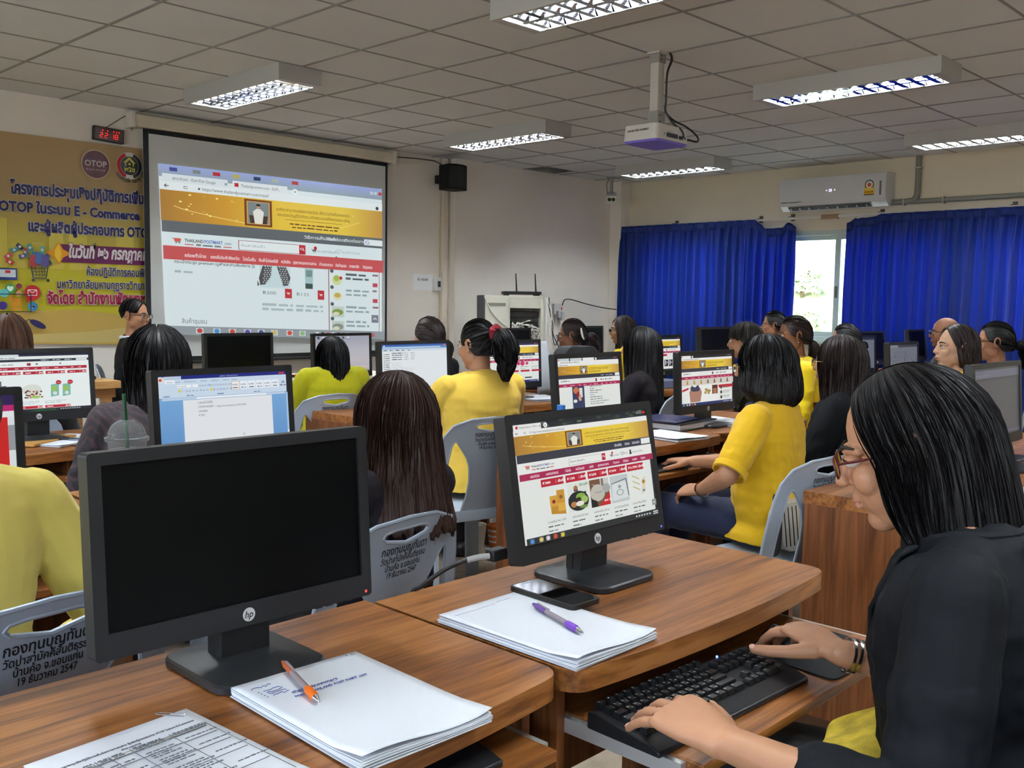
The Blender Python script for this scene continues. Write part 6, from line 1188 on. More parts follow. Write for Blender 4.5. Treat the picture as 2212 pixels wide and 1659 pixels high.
# ================================================================ PLASTIC CHAIRS
PLA = mat('blue grey plastic', s2l(156, 167, 182), 0.38, spec=0.5, bump=0.04, bscale=300, var=0.05, vscale=5)
CTXT = print_col('chair stencil', 0.6)
CH_LINES = (('กองทุนบุญทันตา', 0.751, 0.026, 0.150), ('วัดป่าสามัคคีสันติธรรม', 0.731, 0.020, 0.148), ('บ้านค้อ จ.ขอนแก่น', 0.713, 0.020, 0.115), ('19 ธันวาคม 2547', 0.696, 0.019, 0.098))
def ch_y(s, t):        # sheet of the back: leans backwards and wraps a little round the sitter
    up = max(0.0, t-0.43)
    return -0.200-0.17*up-0.06*up*up+0.55*s*s*min(1, 0.35+up*2.0)
def make_chair():
    t = thing('plastic_chair', '', 'chair'); pass
    def mir(p): return [(-x, y) for x, y in reversed(p)]
    right = [(0.255, 0.40), (0.248, 0.52), (0.238, 0.62), (0.226, 0.70), (0.210, 0.755), (0.175, 0.800), (0.100, 0.824), (0.0, 0.830)]
    outer = right+[(-x, y) for x, y in reversed(right[:-1])]
    hole = [(-0.068, 0.803), (-0.076, 0.794), (-0.066, 0.783), (0.0, 0.771), (0.066, 0.783), (0.076, 0.794), (0.068, 0.803), (0.04, 0.807), (-0.04, 0.807)]
    side = [(0.105, 0.425), (0.205, 0.425), (0.200, 0.50), (0.192, 0.58), (0.183, 0.66), (0.174, 0.715), (0.163, 0.735), (0.150, 0.730), (0.125, 0.698), (0.100, 0.662), (0.084, 0.62), (0.078, 0.56), (0.085, 0.49)]
    holes = [hole, side, mir(side)]
    polys = [outer]+holes; pts = [p for q in polys for p in q]
    tri = tessellate_polygon([[Vector((x, y, 0)) for x, y in q] for q in polys])
    bm = bmesh.new(); vs = [bm.verts.new((x, y, 0)) for x, y in pts]
    for q in tri:
        try: bm.faces.new([vs[i] for i in q])
        except ValueError: pass
    for k in range(-11, 12):
        g = bm.verts[:]+bm.edges[:]+bm.faces[:]; bmesh.ops.bisect_plane(bm, geom=g, plane_co=(k*0.022, 0, 0), plane_no=(1, 0, 0))
    for k in range(1, 11):
        g = bm.verts[:]+bm.edges[:]+bm.faces[:]; bmesh.ops.bisect_plane(bm, geom=g, plane_co=(0, 0.4+k*0.04, 0), plane_no=(0, 1, 0))
    bm.normal_update()
    m = MB(); bm.verts.index_update(); v2 = [v.co.copy() for v in bm.verts]; fs = [tuple(v.index for v in f.verts) for f in bm.faces]; bm.free()
    def area(f): return sum(v2[f[i]].x*v2[f[(i+1) % len(f)]].y-v2[f[(i+1) % len(f)]].x*v2[f[i]].y for i in range(len(f)))
    fs = [f if area(f) < 0 else tuple(reversed(f)) for f in fs]
    N = len(v2)
    m.add([(p.x, ch_y(p.x, p.y)+0.003, p.y) for p in v2], fs); m.add([(p.x, ch_y(p.x, p.y)-0.003, p.y) for p in v2], [tuple(reversed(f)) for f in fs])
    for q in polys:
        P = []
        for i in range(len(q)):
            (x0, y0), (x1, y1) = q[i], q[(i+1) % len(q)]
            for k in range(3): P.append((x0+(x1-x0)*k/3, y0+(y1-y0)*k/3))
        m.tube([(x, ch_y(x, y), y) for x, y in P], 0.0048, 6, closed=True)
    a = Art(m, lambda x, y, k: (x, ch_y(x, y)-0.0038-k, y), 1)
    for s_, y, sz, w_ in CH_LINES: a.text(s_, 0, y, sz, (0.012, 0.012, 0.015), 'c', bold=0.018, width=w_)
    m.build('backrest', [PLA, CTXT], t, smooth=True, auto=40)
    m = MB(); sh = rrect(-0.225, -0.215, 0.225, 0.215, 0.06, 6)
    m.ring_loft([[(x*f_, y*f_+0.01, z) for x, y in sh] for f_, z in ((1.0, 0.385), (1.01, 0.415), (0.99, 0.432), (0.9, 0.43), (0.5, 0.418), (0.2, 0.415), (0.02, 0.415))], cap=True); m.build('seat', PLA, t, smooth=True, auto=50)
    for sx in (-1, 1):
        m = MB()     # rear leg: broad blade carrying on from the back
        m.ring_loft([[(sx*(x+dx), y+dy, z) for dx, dy in ((0.03, 0.0), (0.034, 0.045), (-0.004, 0.012), (-0.034, 0.006), (-0.032, -0.006), (0.0, -0.004))][::sx] for x, y, z in ((0.225, -0.165, 0.425), (0.236, -0.185, 0.30), (0.25, -0.215, 0.15), (0.262, -0.245, 0.0))]); m.build('leg', PLA, t, smooth=True, auto=50)
        m = MB()
        m.ring_loft([[(sx*(x+dx), y+dy, z) for dx, dy in ((0.028, -0.02), (0.03, 0.012), (-0.02, 0.016), (-0.03, 0.012), (-0.028, 0.0), (0.0, 0.0))][::sx] for x, y, z in ((0.195, 0.205, 0.415), (0.205, 0.22, 0.25), (0.22, 0.235, 0.0))]); m.build('leg', PLA, t, smooth=True, auto=50)
    return t
_c0 = make_chair(); _used = [False]
def chair(label, x, y, rz=0.0):
    g = 'blue grey plastic chairs'
    if not _used[0]:
        _used[0] = True; _c0.location = (x, y, 0); _c0.rotation_euler = (0, 0, R_(rz)); _c0['label'] = label; _c0['group'] = g; return _c0
    return copy_tree(_c0, label=label, group=g, loc=(x, y, 0), rz=R_(rz))
# ================================================================ PEOPLE
def skin(name, col): return mat(name, s2l(*col), 0.5, spec=0.4, sss=0.08, bump=0.08, bscale=260, var=0.05, vscale=12)
SK = {'mid': skin('skin mid', (174, 126, 96)), 'dark': skin('skin dark', (140, 96, 70)), 'fair': skin('skin fair', (206, 164, 136))}
def hairmat(name, col, rough=0.42, spec=0.24):
    if name in MATS: return MATS[name]
    m, n, l, b = _nodes(name)
    b.inputs['Roughness'].default_value = rough; b.inputs['Specular IOR Level'].default_value = spec
    uv = n.new('ShaderNodeUVMap'); mp = n.new('ShaderNodeMapping'); mp.inputs['Scale'].default_value = (190, 2.5, 1)
    t = n.new('ShaderNodeTexNoise'); t.inputs['Scale'].default_value = 1.0; t.inputs['Detail'].default_value = 2
    rp = n.new('ShaderNodeValToRGB'); rp.color_ramp.elements[0].color = (*[c*0.5 for c in col], 1); rp.color_ramp.elements[1].color = (*[c*1.7 for c in col], 1)
    bp = n.new('ShaderNodeBump'); bp.inputs['Strength'].default_value = 0.55; bp.inputs['Distance'].default_value = 0.003
    l.new(uv.outputs[0], mp.inputs[0]); l.new(mp.outputs[0], t.inputs['Vector']); l.new(t.outputs['Fac'], rp.inputs[0]); l.new(rp.outputs[0], b.inputs['Base Color'])
    l.new(t.outputs['Fac'], bp.inputs['Height']); l.new(bp.outputs[0], b.inputs['Normal'])
    MATS[name] = m; return m
HB = hairmat('black hair', s2l(17, 15, 16)); HBR = hairmat('dark brown hair', s2l(38, 27, 24)); HBW = hairmat('warm brown hair', s2l(54, 35, 28)); HMB = hairmat('brown hair', s2l(78, 52, 38)); HGR = hairmat('greying hair', s2l(58, 54, 52))
def fab(name, col, rough=0.8, **k): return mat(name, s2l(*col), rough, spec=0.25, sheen=0.15, bump=0.12, bscale=420, **k)
F_YEL = fab('golden yellow cotton', (222, 176, 28)); F_LEM = fab('lemon yellow cotton', (222, 202, 104)); F_LIME = fab('lime yellow cotton', (200, 194, 30)); F_BRY = fab('bright yellow satin', (240, 206, 16), 0.5)
F_BLK = mat('black suiting', s2l(19, 20, 23), 0.75, spec=0.2, bump=0.12, bscale=420); F_CHAR = mat('blue black suiting', s2l(14, 16, 20), 0.75, spec=0.15, bump=0.12, bscale=420); F_DEN = fab('navy denim', (30, 36, 62)); F_NAV = fab('navy cotton', (26, 34, 74)); F_DK = fab('dark trousers', (28, 27, 30)); F_PLUM = mat('dark plum cotton', s2l(27, 22, 27), 0.8, spec=0.2)
F_SHOE = mat('black shoe', s2l(20, 19, 19), 0.4)
# woven zigzag blouse and striped shirt
def zigzag(name, a_, b_, sx=26, sz=40):
    if name in MATS: return MATS[name]
    m, n, l, b = _nodes(name); b.inputs['Roughness'].default_value = 0.85
    tc = n.new('ShaderNodeTexCoord'); mp = n.new('ShaderNodeMapping'); mp.inputs['Scale'].default_value = (sx, sx, sz*0.35); nz = n.new('ShaderNodeTexNoise'); nz.inputs['Scale'].default_value = 0.8; nz.inputs['Detail'].default_value = 3
    w = n.new('ShaderNodeTexWave'); w.inputs['Scale'].default_value = 0.55; w.inputs['Distortion'].default_value = 7.0; w.inputs['Detail'].default_value = 2; w.bands_direction = 'DIAGONAL'
    rp = n.new('ShaderNodeValToRGB'); e = rp.color_ramp.elements; e[0].position = 0.55; e[0].color = (*s2l(*a_), 1); e[1].position = 0.85; e[1].color = (*s2l(*b_), 1)
    l.new(tc.outputs['Object'], mp.inputs[0]); l.new(mp.outputs[0], w.inputs['Vector']); l.new(w.outputs['Fac'], rp.inputs[0]); l.new(rp.outputs[0], b.inputs['Base Color'])
    MATS[name] = m; return m
F_IKAT = zigzag('plum ikat weave', (36, 29, 34), (60, 40, 44), 44, 70); F_WAVE = zigzag('lilac wave print', (86, 80, 130), (186, 170, 200), 30, 60)

def remeshed(mb, name, voxel, smooth_it=2, fac=0.5):
    me = mb.data(name, SK['mid']); o = bpy.data.objects.new('tmp', me)
    r = o.modifiers.new('r', 'REMESH'); r.mode = 'VOXEL'; r.voxel_size = voxel; r.use_smooth_shade = True
    if smooth_it: s = o.modifiers.new('s', 'SMOOTH'); s.iterations = smooth_it; s.factor = fac
    out = evaluated(o); bpy.data.objects.remove(o); bpy.data.meshes.remove(me); out.materials.clear(); out.name = name
    return out
def displaced(me, amp, fn):
    n = len(me.vertices); co = np.empty(n*3, np.float32); no = np.empty(n*3, np.float32)
    me.vertices.foreach_get('co', co); me.vertex_normals.foreach_get('vector', no)
    co = co.reshape(-1, 3); no = no.reshape(-1, 3)
    d = np.array([fn(Vector(p)) for p in co], np.float32)*amp
    me.vertices.foreach_set('co', (co+no*d[:, None]).ravel()); me.update()
def part(me, name, m, parent): me.materials.append(m); me.polygons.foreach_set('use_smooth', [True]*len(me.polygons)); me.name = name; return link(name, me, parent)
def ell_loft(mb, secs, n=22):     # secs: (centre, rx, ry) horizontal-ish elliptic sections following the spine direction
    rings = []; k = len(secs)
    for j, (c, rx, ry, *e) in enumerate(secs):
        a = Vector(secs[max(j-1, 0)][0]); b = Vector(secs[min(j+1, k-1)][0]); d = (b-a).normalized()
        x = Vector((1, 0, 0)); x = (x-d*x.dot(d)).normalized(); y = d.cross(x); p_ = e[0] if e else 2.3
        ring = []
        for i in range(n):
            t = 2*PI*i/n; ct, st = math.cos(t), math.sin(t)
            ring.append(Vector(c)+x*(rx*math.copysign(abs(ct)**(2/p_), ct))+y*(ry*math.copysign(abs(st)**(2/p_), st)))
        rings.append(ring)
    mb.ring_loft(rings)
def limb(mb, pts, rs, n=14):
    for (a, b), (ra, rb) in zip(zip(pts, pts[1:]), zip(rs, rs[1:])): mb.cone(a, b, ra, rb, n)
def ik(S, Wt, l1, l2, pole):
    S = Vector(S); Wt = Vector(Wt); d = Wt-S; L = min(d.length, (l1+l2)*0.995); d.normalize(); Wt = S+d*L
    a = (l1*l1-l2*l2+L*L)/(2*L); h = math.sqrt(max(0, l1*l1-a*a)); p = Vector(pole); p = (p-d*p.dot(d)).normalized()
    return S+d*a+p*h, Wt
FINGER = [(0.026, 0.071, 0.0082), (0.0085, 0.079, 0.0086), (-0.0095, 0.073, 0.0082), (-0.0265, 0.058, 0.0072)]
def hand_geo(mb, w, fwd, up, side, curl=(0.35, 0.5, 0.35), spread=0.05, k=1.0, thumb=0.7, each=None):
    """wrist, direction of the fingers, back-of-hand direction; side +1: thumb towards +lat. Returns nail frames"""
    f = Vector(fwd).normalized(); u = Vector(up); u = (u-f*u.dot(f)).normalized(); lat = f.cross(u)*side; w = Vector(w); nails = []
    ell_loft2 = []
    for t, wx, th in ((-0.012, 0.026, 0.019), (0.012, 0.030, 0.018), (0.04, 0.038, 0.0165), (0.07, 0.0415, 0.0145), (0.088, 0.040, 0.012)):
        c = w+f*(t*k)+u*(0.004*k*math.sin(t*20)); ell_loft2.append([c+lat*(wx*k*math.cos(2*PI*i/16))+u*(th*k*math.sin(2*PI*i/16)) for i in range(16)])
    mb.ring_loft(ell_loft2)
    for q, (ox, L, r) in enumerate(FINGER):
        cu = each[q] if each else curl
        base = w+f*((0.086 if q in (1, 2) else 0.080)*k)+lat*(ox*k)+u*(0.001*k); d = (f+lat*(spread*(1.5-q))).normalized(); uu = u.copy(); p = base; ax = d.cross(uu).normalized()
        for s_, fr in enumerate((0.45, 0.31, 0.24)):
            Q = Quaternion(ax, -cu[s_]); d = Q @ d; uu = Q @ uu
            p2 = p+d*(L*fr*k*1.05); mb.cone(p, p2, r*k*(1.08-0.1*s_), r*k*(1.0-0.12*s_), 10); p = p2
        nails.append((p-d*(0.003*k), d, uu, r*k*0.76))
    p = w+f*(0.018*k)+lat*(0.026*k)-u*(0.006*k); d = (f*0.62+lat*thumb-u*0.28).normalized()
    for L, r0, r1 in ((0.040, 0.0145, 0.0112), (0.031, 0.0108, 0.0098), (0.025, 0.0098, 0.0078)):
        p2 = p+d*(L*k); mb.cone(p, p2, r0*k, r1*k, 10); p = p2; d = (d+f*0.28).normalized()
    nails.append((p, d, (u*0.7+lat*0.5).normalized(), 0.0075*k))
    return nails
def head_geo(mb, T, male=False, jaw=1.0):
    old = mb.T; mb.T = T
    E = mb.ell
    E((0, -0.012, 0.030), (0.0745, 0.094, 0.086), 22, 14); E((0, 0.034, -0.038), (0.060*jaw, 0.058, 0.070), 20, 12)
    E((0, 0.060, -0.094), (0.026*jaw, 0.024, 0.022), 14, 9); E((0, 0.030, -0.080), (0.048*jaw, 0.046, 0.036), 16, 10)
    for sx in (-1, 1):
        E((sx*0.036, 0.062, -0.028), (0.027, 0.026, 0.027), 12, 9); E((sx*0.052*jaw, 0.010, -0.058), (0.014, 0.034, 0.030), 10, 8)
        mb.cone((sx*0.014, 0.0855, 0.017), (sx*0.046, 0.068, 0.015), 0.0085, 0.0075, 8)
        E((sx*0.0105, 0.101, -0.031), (0.0075, 0.0075, 0.0065), 8, 6)
        # ear: rim and lobe
        c = Vector((sx*0.0765, -0.012, -0.004)); pts = [c+Vector((sx*(0.004+0.006*(k_ > 2 and k_ < 9)), -0.017*math.cos(k_*0.5-0.4)*1.0, 0.029*math.sin(k_*0.5-0.4)+0.002)) for k_ in range(11)]
        for a, b in zip(pts, pts[1:]): mb.cone(a, b, 0.0052, 0.0052, 7)
        E(c+Vector((0, 0.0, -0.004)), (0.006, 0.014, 0.024), 10, 8); E(c+Vector((sx*0.002, 0.006, -0.028)), (0.0055, 0.007, 0.008), 8, 6)
    mb.cone((0, 0.083, 0.012), (0, 0.1055, -0.028), 0.0078, 0.0100, 10); E((0, 0.106, -0.030), (0.0095, 0.009, 0.0085), 10, 8)
    E((0, 0.078, -0.054), (0.026, 0.019, 0.016), 12, 8)
    mb.cone((-0.014, 0.0895, -0.0575), (0.014, 0.0895, -0.0575), 0.0058, 0.0058, 8); mb.cone((-0.012, 0.0885, -0.0685), (0.012, 0.0885, -0.0685), 0.0066, 0.0066, 8)
    mb.T = old
def face_parts(root, T, glasses=None, brow=True, lid=None):
    eyew = mat('eye white', s2l(214, 206, 198), 0.3); iris = mat('iris', s2l(30, 20, 16), 0.2); brm = mat('eyebrow', s2l(34, 26, 24), 0.7); lip = mat('lips', s2l(168, 104, 92), 0.45)
    for sx in (-1, 1):
        m = MB(); m.T = T; c = Vector((sx*0.0315, 0.0795, 0.0)); m.ell(c, (0.0135, 0.0125, 0.0082), 14, 10); e = m.build('eye', eyew, root, smooth=True)
        m = MB(); m.T = T; m.ell(c+Vector((0, 0.0085, 0)), (0.0056, 0.0045, 0.0056), 12, 8); m.build('iris', iris, e, smooth=True)
        m = MB(); m.T = T; m.tube([c+Vector((sx*q*0.0145, 0.0125-0.006*q*q, 0.0062-0.004*q*q)) for q in (-1, -.5, 0, .5, 1)], 0.0018, 6); m.build('eyelid', brm, e, smooth=True)
        if lid: m = MB(); m.T = T; m.ell(c+Vector((0, -0.0002, 0.0035)), (0.0145, 0.0137, 0.0082), 14, 10); m.build('upper_eyelid', lid, e, smooth=True)
        if brow: m = MB(); m.T = T; m.tube([(sx*0.014, 0.0935, 0.0195), (sx*0.03, 0.0885, 0.0245), (sx*0.049, 0.072, 0.0195)], [0.0032, 0.0034, 0.0016], 8); m.build('eyebrow', brm, root, smooth=True)
    m = MB(); m.T = T
    m.tube([(-0.021, 0.087, -0.062), (-0.01, 0.0945, -0.0595), (0, 0.0955, -0.061), (0.01, 0.0945, -0.0595), (0.021, 0.087, -0.062)], [0.001, 0.0034, 0.0036, 0.0034, 0.001], 8); m.tube([(-0.019, 0.0865, -0.064), (0, 0.0935, -0.0695), (0.019, 0.0865, -0.064)], [0.001, 0.0046, 0.001], 8); m.build('lips', lip, root, smooth=True)
    if glasses:
        gm = mat('glasses frame '+glasses, s2l(*{'black': (20, 18, 18), 'red': (70, 22, 24), 'gold': (190, 160, 100)}[glasses]), 0.3, metal=0.6 if glasses == 'gold' else 0.0); r = 0.0011 if glasses == 'gold' else 0.0019
        m = MB(); m.T = T
        for sx in (-1, 1):
            m.tube([(sx*0.033+q[0], 0.1045-0.12*abs(q[0]+sx*0.033-0)*abs(q[0]+sx*0.033), q[1]-0.002) for q in rrect(-0.0225, -0.0155, 0.0225, 0.0145, 0.010, 4)], r, 6, closed=True)
            m.tube([(sx*0.056, 0.098, 0.004), (sx*0.0745, 0.07, 0.005), (sx*0.081, 0.0, 0.006), (sx*0.082, -0.02, -0.012)], r*1.1, 6)
        m.tube([(-0.0105, 0.1045, 0.004), (0, 0.107, 0.006), (0.0105, 0.1045, 0.004)], r, 6)
        g = m.build('glasses', gm, root, smooth=True)
        for sx in (-1, 1):
            m = MB(); m.T = T; m.add([(sx*0.033+q[0], 0.1045-0.12*(q[0]+sx*0.033)**2, q[1]-0.002) for q in rrect(-0.0225, -0.0155, 0.0225, 0.0145, 0.010, 4)], [tuple(range(20))]); m.build('lens', mat('spectacle lens', (1, 1, 1), 0.03, trans=1.0, ior=1.03, spec=0.6), g)

def hair_mesh(root, fn, nphi, nt, m, seed=1, ribbons=300, phis=(0, 2*PI), wrap=True, wr=0.0022, thick=0.008, name='hair', lift=0.004, t0=0.0, stray=0):
    """fn(phi, t, off) -> point in person space. One closed shell plus many fine locks laid over it, all one mesh"""
    rr = random.Random(seed); mb = MB(); uv = []
    p0, p1 = phis; N = nphi if wrap else nphi+1
    def ridge(u, v): return (0.0022*noise.noise(Vector((u*34, v*1.6, seed)))+0.0014*noise.noise(Vector((u*90, v*2.5, seed+3))))*min(1, v*5+0.1)
    for lay in (0, 1):
        vs = []
        for j in range(nt+1):
            for i in range(N):
                u = i/nphi; v = j/nt; vs.append(fn(p0+(p1-p0)*u, v, ridge(u, v) if lay == 0 else -thick*min(1, v*4+0.15)))
        fs = [(j*N+i, (j+1)*N+i, (j+1)*N+(i+1) % N, j*N+(i+1) % N) for j in range(nt) for i in range(nphi)]
        if lay: fs = [tuple(reversed(f)) for f in fs]
        o = len(mb.v); mb.add(vs, fs)
        for f in fs:
            for q in f: uv.append(((q % N)/nphi if not (wrap and q % N == 0 and any(z % N == N-1 for z in f)) else 1.0, (q//N)/nt))
    M = N*(nt+1); fs = [(nt*N+i, M+nt*N+i, M+nt*N+(i+1) % N, nt*N+(i+1) % N) for i in range(nphi)]
    if not wrap: fs += [(j*N, M+j*N, M+(j+1)*N, (j+1)*N) for j in range(nt)]+[(j*N+nphi, (j+1)*N+nphi, M+(j+1)*N+nphi, M+j*N+nphi) for j in range(nt)]
    for f in fs: mb.f.append(f); mb.m.append(0); mb.c.append(None); uv += [(0.5, 1.0)]*4
    # fine locks
    for k in range(ribbons):
        u = rr.random(); ph = p0+(p1-p0)*u; ta = t0+rr.uniform(0.0, 0.35)*(1-t0); tb = rr.uniform(0.8, 1.035); of = rr.uniform(0.0, lift); w = wr*rr.uniform(0.5, 1.4); dp = rr.uniform(-0.05, 0.05); n = 14; L = []; tw = rr.uniform(-0.6, 0.6)
        for j in range(n+1):
            s_ = j/n; t = ta+(tb-ta)*s_; L.append((fn(ph+dp*s_+0.02*math.sin(s_*7+k), t, of*math.sin(PI*min(1, s_*1.6+0.08))+0.0006), min(1, 4*s_, 3*(1-s_)+0.1)))
        vs = []
        for j, (p, wd) in enumerate(L):
            d = (L[min(j+1, n)][0]-L[max(j-1, 0)][0]); a = L[j][0]-fn(ph+0.02, ta+(tb-ta)*j/n, 0); s_ = a-d*(a.dot(d)/max(d.dot(d), 1e-9)); s_ = s_.normalized() if s_.length > 1e-6 else frame(d)[0]
            nn = d.cross(s_).normalized() if d.length > 1e-9 else Vector((0, 0, 1)); s_ = (s_+nn*tw).normalized(); vs += [p-s_*(w*wd), p+s_*(w*wd)]
        fs = [(2*j, 2*j+1, 2*j+3, 2*j+2) for j in range(n)]; mb.add(vs, fs)
        for f in fs: uv += [(u, 0.1), (u+0.004, 0.1), (u+0.004, 0.3), (u, 0.3)]
    for k in range(stray):
        ph = rr.uniform(0, 2*PI); p = fn(ph, 0.03, 0.0); d = Vector((rr.gauss(0, .6), rr.gauss(0, .6), rr.uniform(.5, 1.2))).normalized(); L = [p+d*(0.05*s_/6)+Vector((rr.gauss(0, .3), rr.gauss(0, .3), -0.6))*(0.05*(s_/6)**2) for s_ in range(7)]
        vs = []; 
        for q in L: vs += [q-Vector((0.0003, 0.0002, 0)), q+Vector((0.0003, 0.0002, 0))]
        fs = [(2*j, 2*j+1, 2*j+3, 2*j+2) for j in range(6)]; mb.add(vs, fs); uv += [(0.3, 0.2)]*(4*len(fs))
    me = mb.data(name, m, True); l = me.uv_layers.new(name='UVMap'); l.data.foreach_set('uv', [c for q in uv for c in q])
    return link(name, me, root)
def lerp(a, b, t): return a+(b-a)*t
def sst(a, b, x): t = min(1, max(0, (x-a)/(b-a))); return t*t*(3-2*t)
def hair_long(P, Th, H):
    """loose hair parted on top; strands run over the skull, then hang. phi=0 is the face, pi the nape"""
    L = H.get('len', 0.3); fo = H.get('face', 0.75); rx, ry, rz = H.get('r', (0.093, 0.113, 0.125)); pt = H.get('part', 0.004)
    bw, bb, bf = H.get('bw', 0.11), H.get('bb', 0.12), H.get('bf', 0.075); q0 = Th; swing = Vector(H.get('swing', (0, 0, 0))); ragged = H.get('rag', 0.03); sd = H.get('seed', 1); R3 = H.get('_yaw'); Lf = H.get('lenf', L)
    ts = 0.36 if L > 0.2 else 0.55; base = q0 @ Vector((0, 0, 0)); low = H.get('low', 0.0)
    def fn(ph, t, off):
        a = (ph+PI) % (2*PI)-PI; s = 1 if a >= 0 else -1; aa = abs(a); q = min(1, max(0, (aa-fo)/(PI-fo)))
        x_, y_ = math.sin(a), math.cos(a); end = lerp(Lf, L, sst(0.1, 0.6, q))+ragged*0.5*noise.noise(Vector((ph*9, 0, sd)))
        if t < ts:
            k = t/ts; s0 = Vector((s*pt, lerp(0.070, -0.045, q**0.6), 0)); zz = math.sqrt(max(0.0, 1-(s0.y/ry)**2))*rz; s0.z = zz
            e0 = Vector((x_*rx, y_*ry, low)); c = s0.lerp(e0, k); n = math.sqrt((c.x/rx)**2+(c.y/ry)**2+(c.z/rz)**2) or 1; c = c/n; d = Vector((c.x/rx, c.y/ry, c.z/rz)).normalized()
            return q0 @ (c+d*off+Vector((0, -0.012, 0)))
        v = (t-ts)/(1-ts); z = low-v*max(0.0, end); e = v**1.25; by = bb if y_ < 0 else bf
        p = Vector((x_*(lerp(rx, bw, e)+off), y_*(lerp(ry, by, e)+off)-0.012, 0))
        if H.get('bob'): 
            w = math.sin(PI*min(1, v*0.9)); p *= 1+H['bob']*w; p *= 1-0.18*sst(0.7, 1.0, v)
        hp = base+R3 @ p+Vector((0, 0, z))+swing*(v*v)
        if H.get('wave'): hp += R3 @ Vector((x_, y_, 0))*(H['wave']*noise.noise(Vector((ph*4, z*14, sd)))*v)
        return (q0 @ Vector((p.x, p.y, z))).lerp(hp, min(1, v*2.2))
    return fn
def hair_tied(Th, gather, H):
    rx, ry, rz = H.get('r', (0.083, 0.106, 0.126)); fo = H.get('face', 0.9); g = Vector(gather); fr = H.get('fringe', 0.06); nape = H.get('nape', -0.055)
    def fn(ph, t, off):     # strands run from the hairline (t=0) over the skull to the knot (t=1)
        a = (ph+PI) % (2*PI)-PI; aa = abs(a); z0 = lerp(lerp(fr+0.012, -0.002, sst(0.55, 1.25, aa)), nape, sst(1.35, 2.0, aa)); k = math.sqrt(max(0, 1-(z0/rz)**2))
        h = Vector((math.sin(a)*rx*k, math.cos(a)*ry*k-0.012, z0)); h2 = h.lerp(g, t)
        n = Vector((h2.x/rx, (h2.y+0.012)/ry, (h2.z)/rz)); L = max(n.length, 1e-4)
        sph = Vector((h2.x/L, (h2.y+0.012)/L-0.012, h2.z/L)); w = 1-sst(0.86, 1.0, t)
        p = h2.lerp(sph, w); nn = Vector((n.x, n.y, n.z)).normalized(); return Th @ (p+nn*off)
    return fn
def tail_fn(Th, g, pts, r0, wave=0.0, sd=2):
    P = bez([Th @ Vector(g)]+[Vector(p) for p in pts], 6); n = len(P)-1
    def fn(ph, t, off):
        x = min(t, 1.0)*n; i = min(int(x), n-1); c = P[i].lerp(P[i+1], x-i); d = (P[min(i+1, n)]-P[max(i-1, 0)]).normalized(); X = Vector((1, 0, 0)); X = (X-d*X.dot(d)).normalized(); Y = d.cross(X)
        r = r0*(0.42+0.95*math.sin(PI*min(1, 0.04+t*0.95))**0.9)*(1-0.55*t*t)+off; o = Vector((0, 0, 0)) if not wave else X*(wave*noise.noise(Vector((ph*2, t*6, sd))))
        return c+X*(r*math.cos(ph))+Y*(r*0.8*math.sin(ph))+o
    return fn

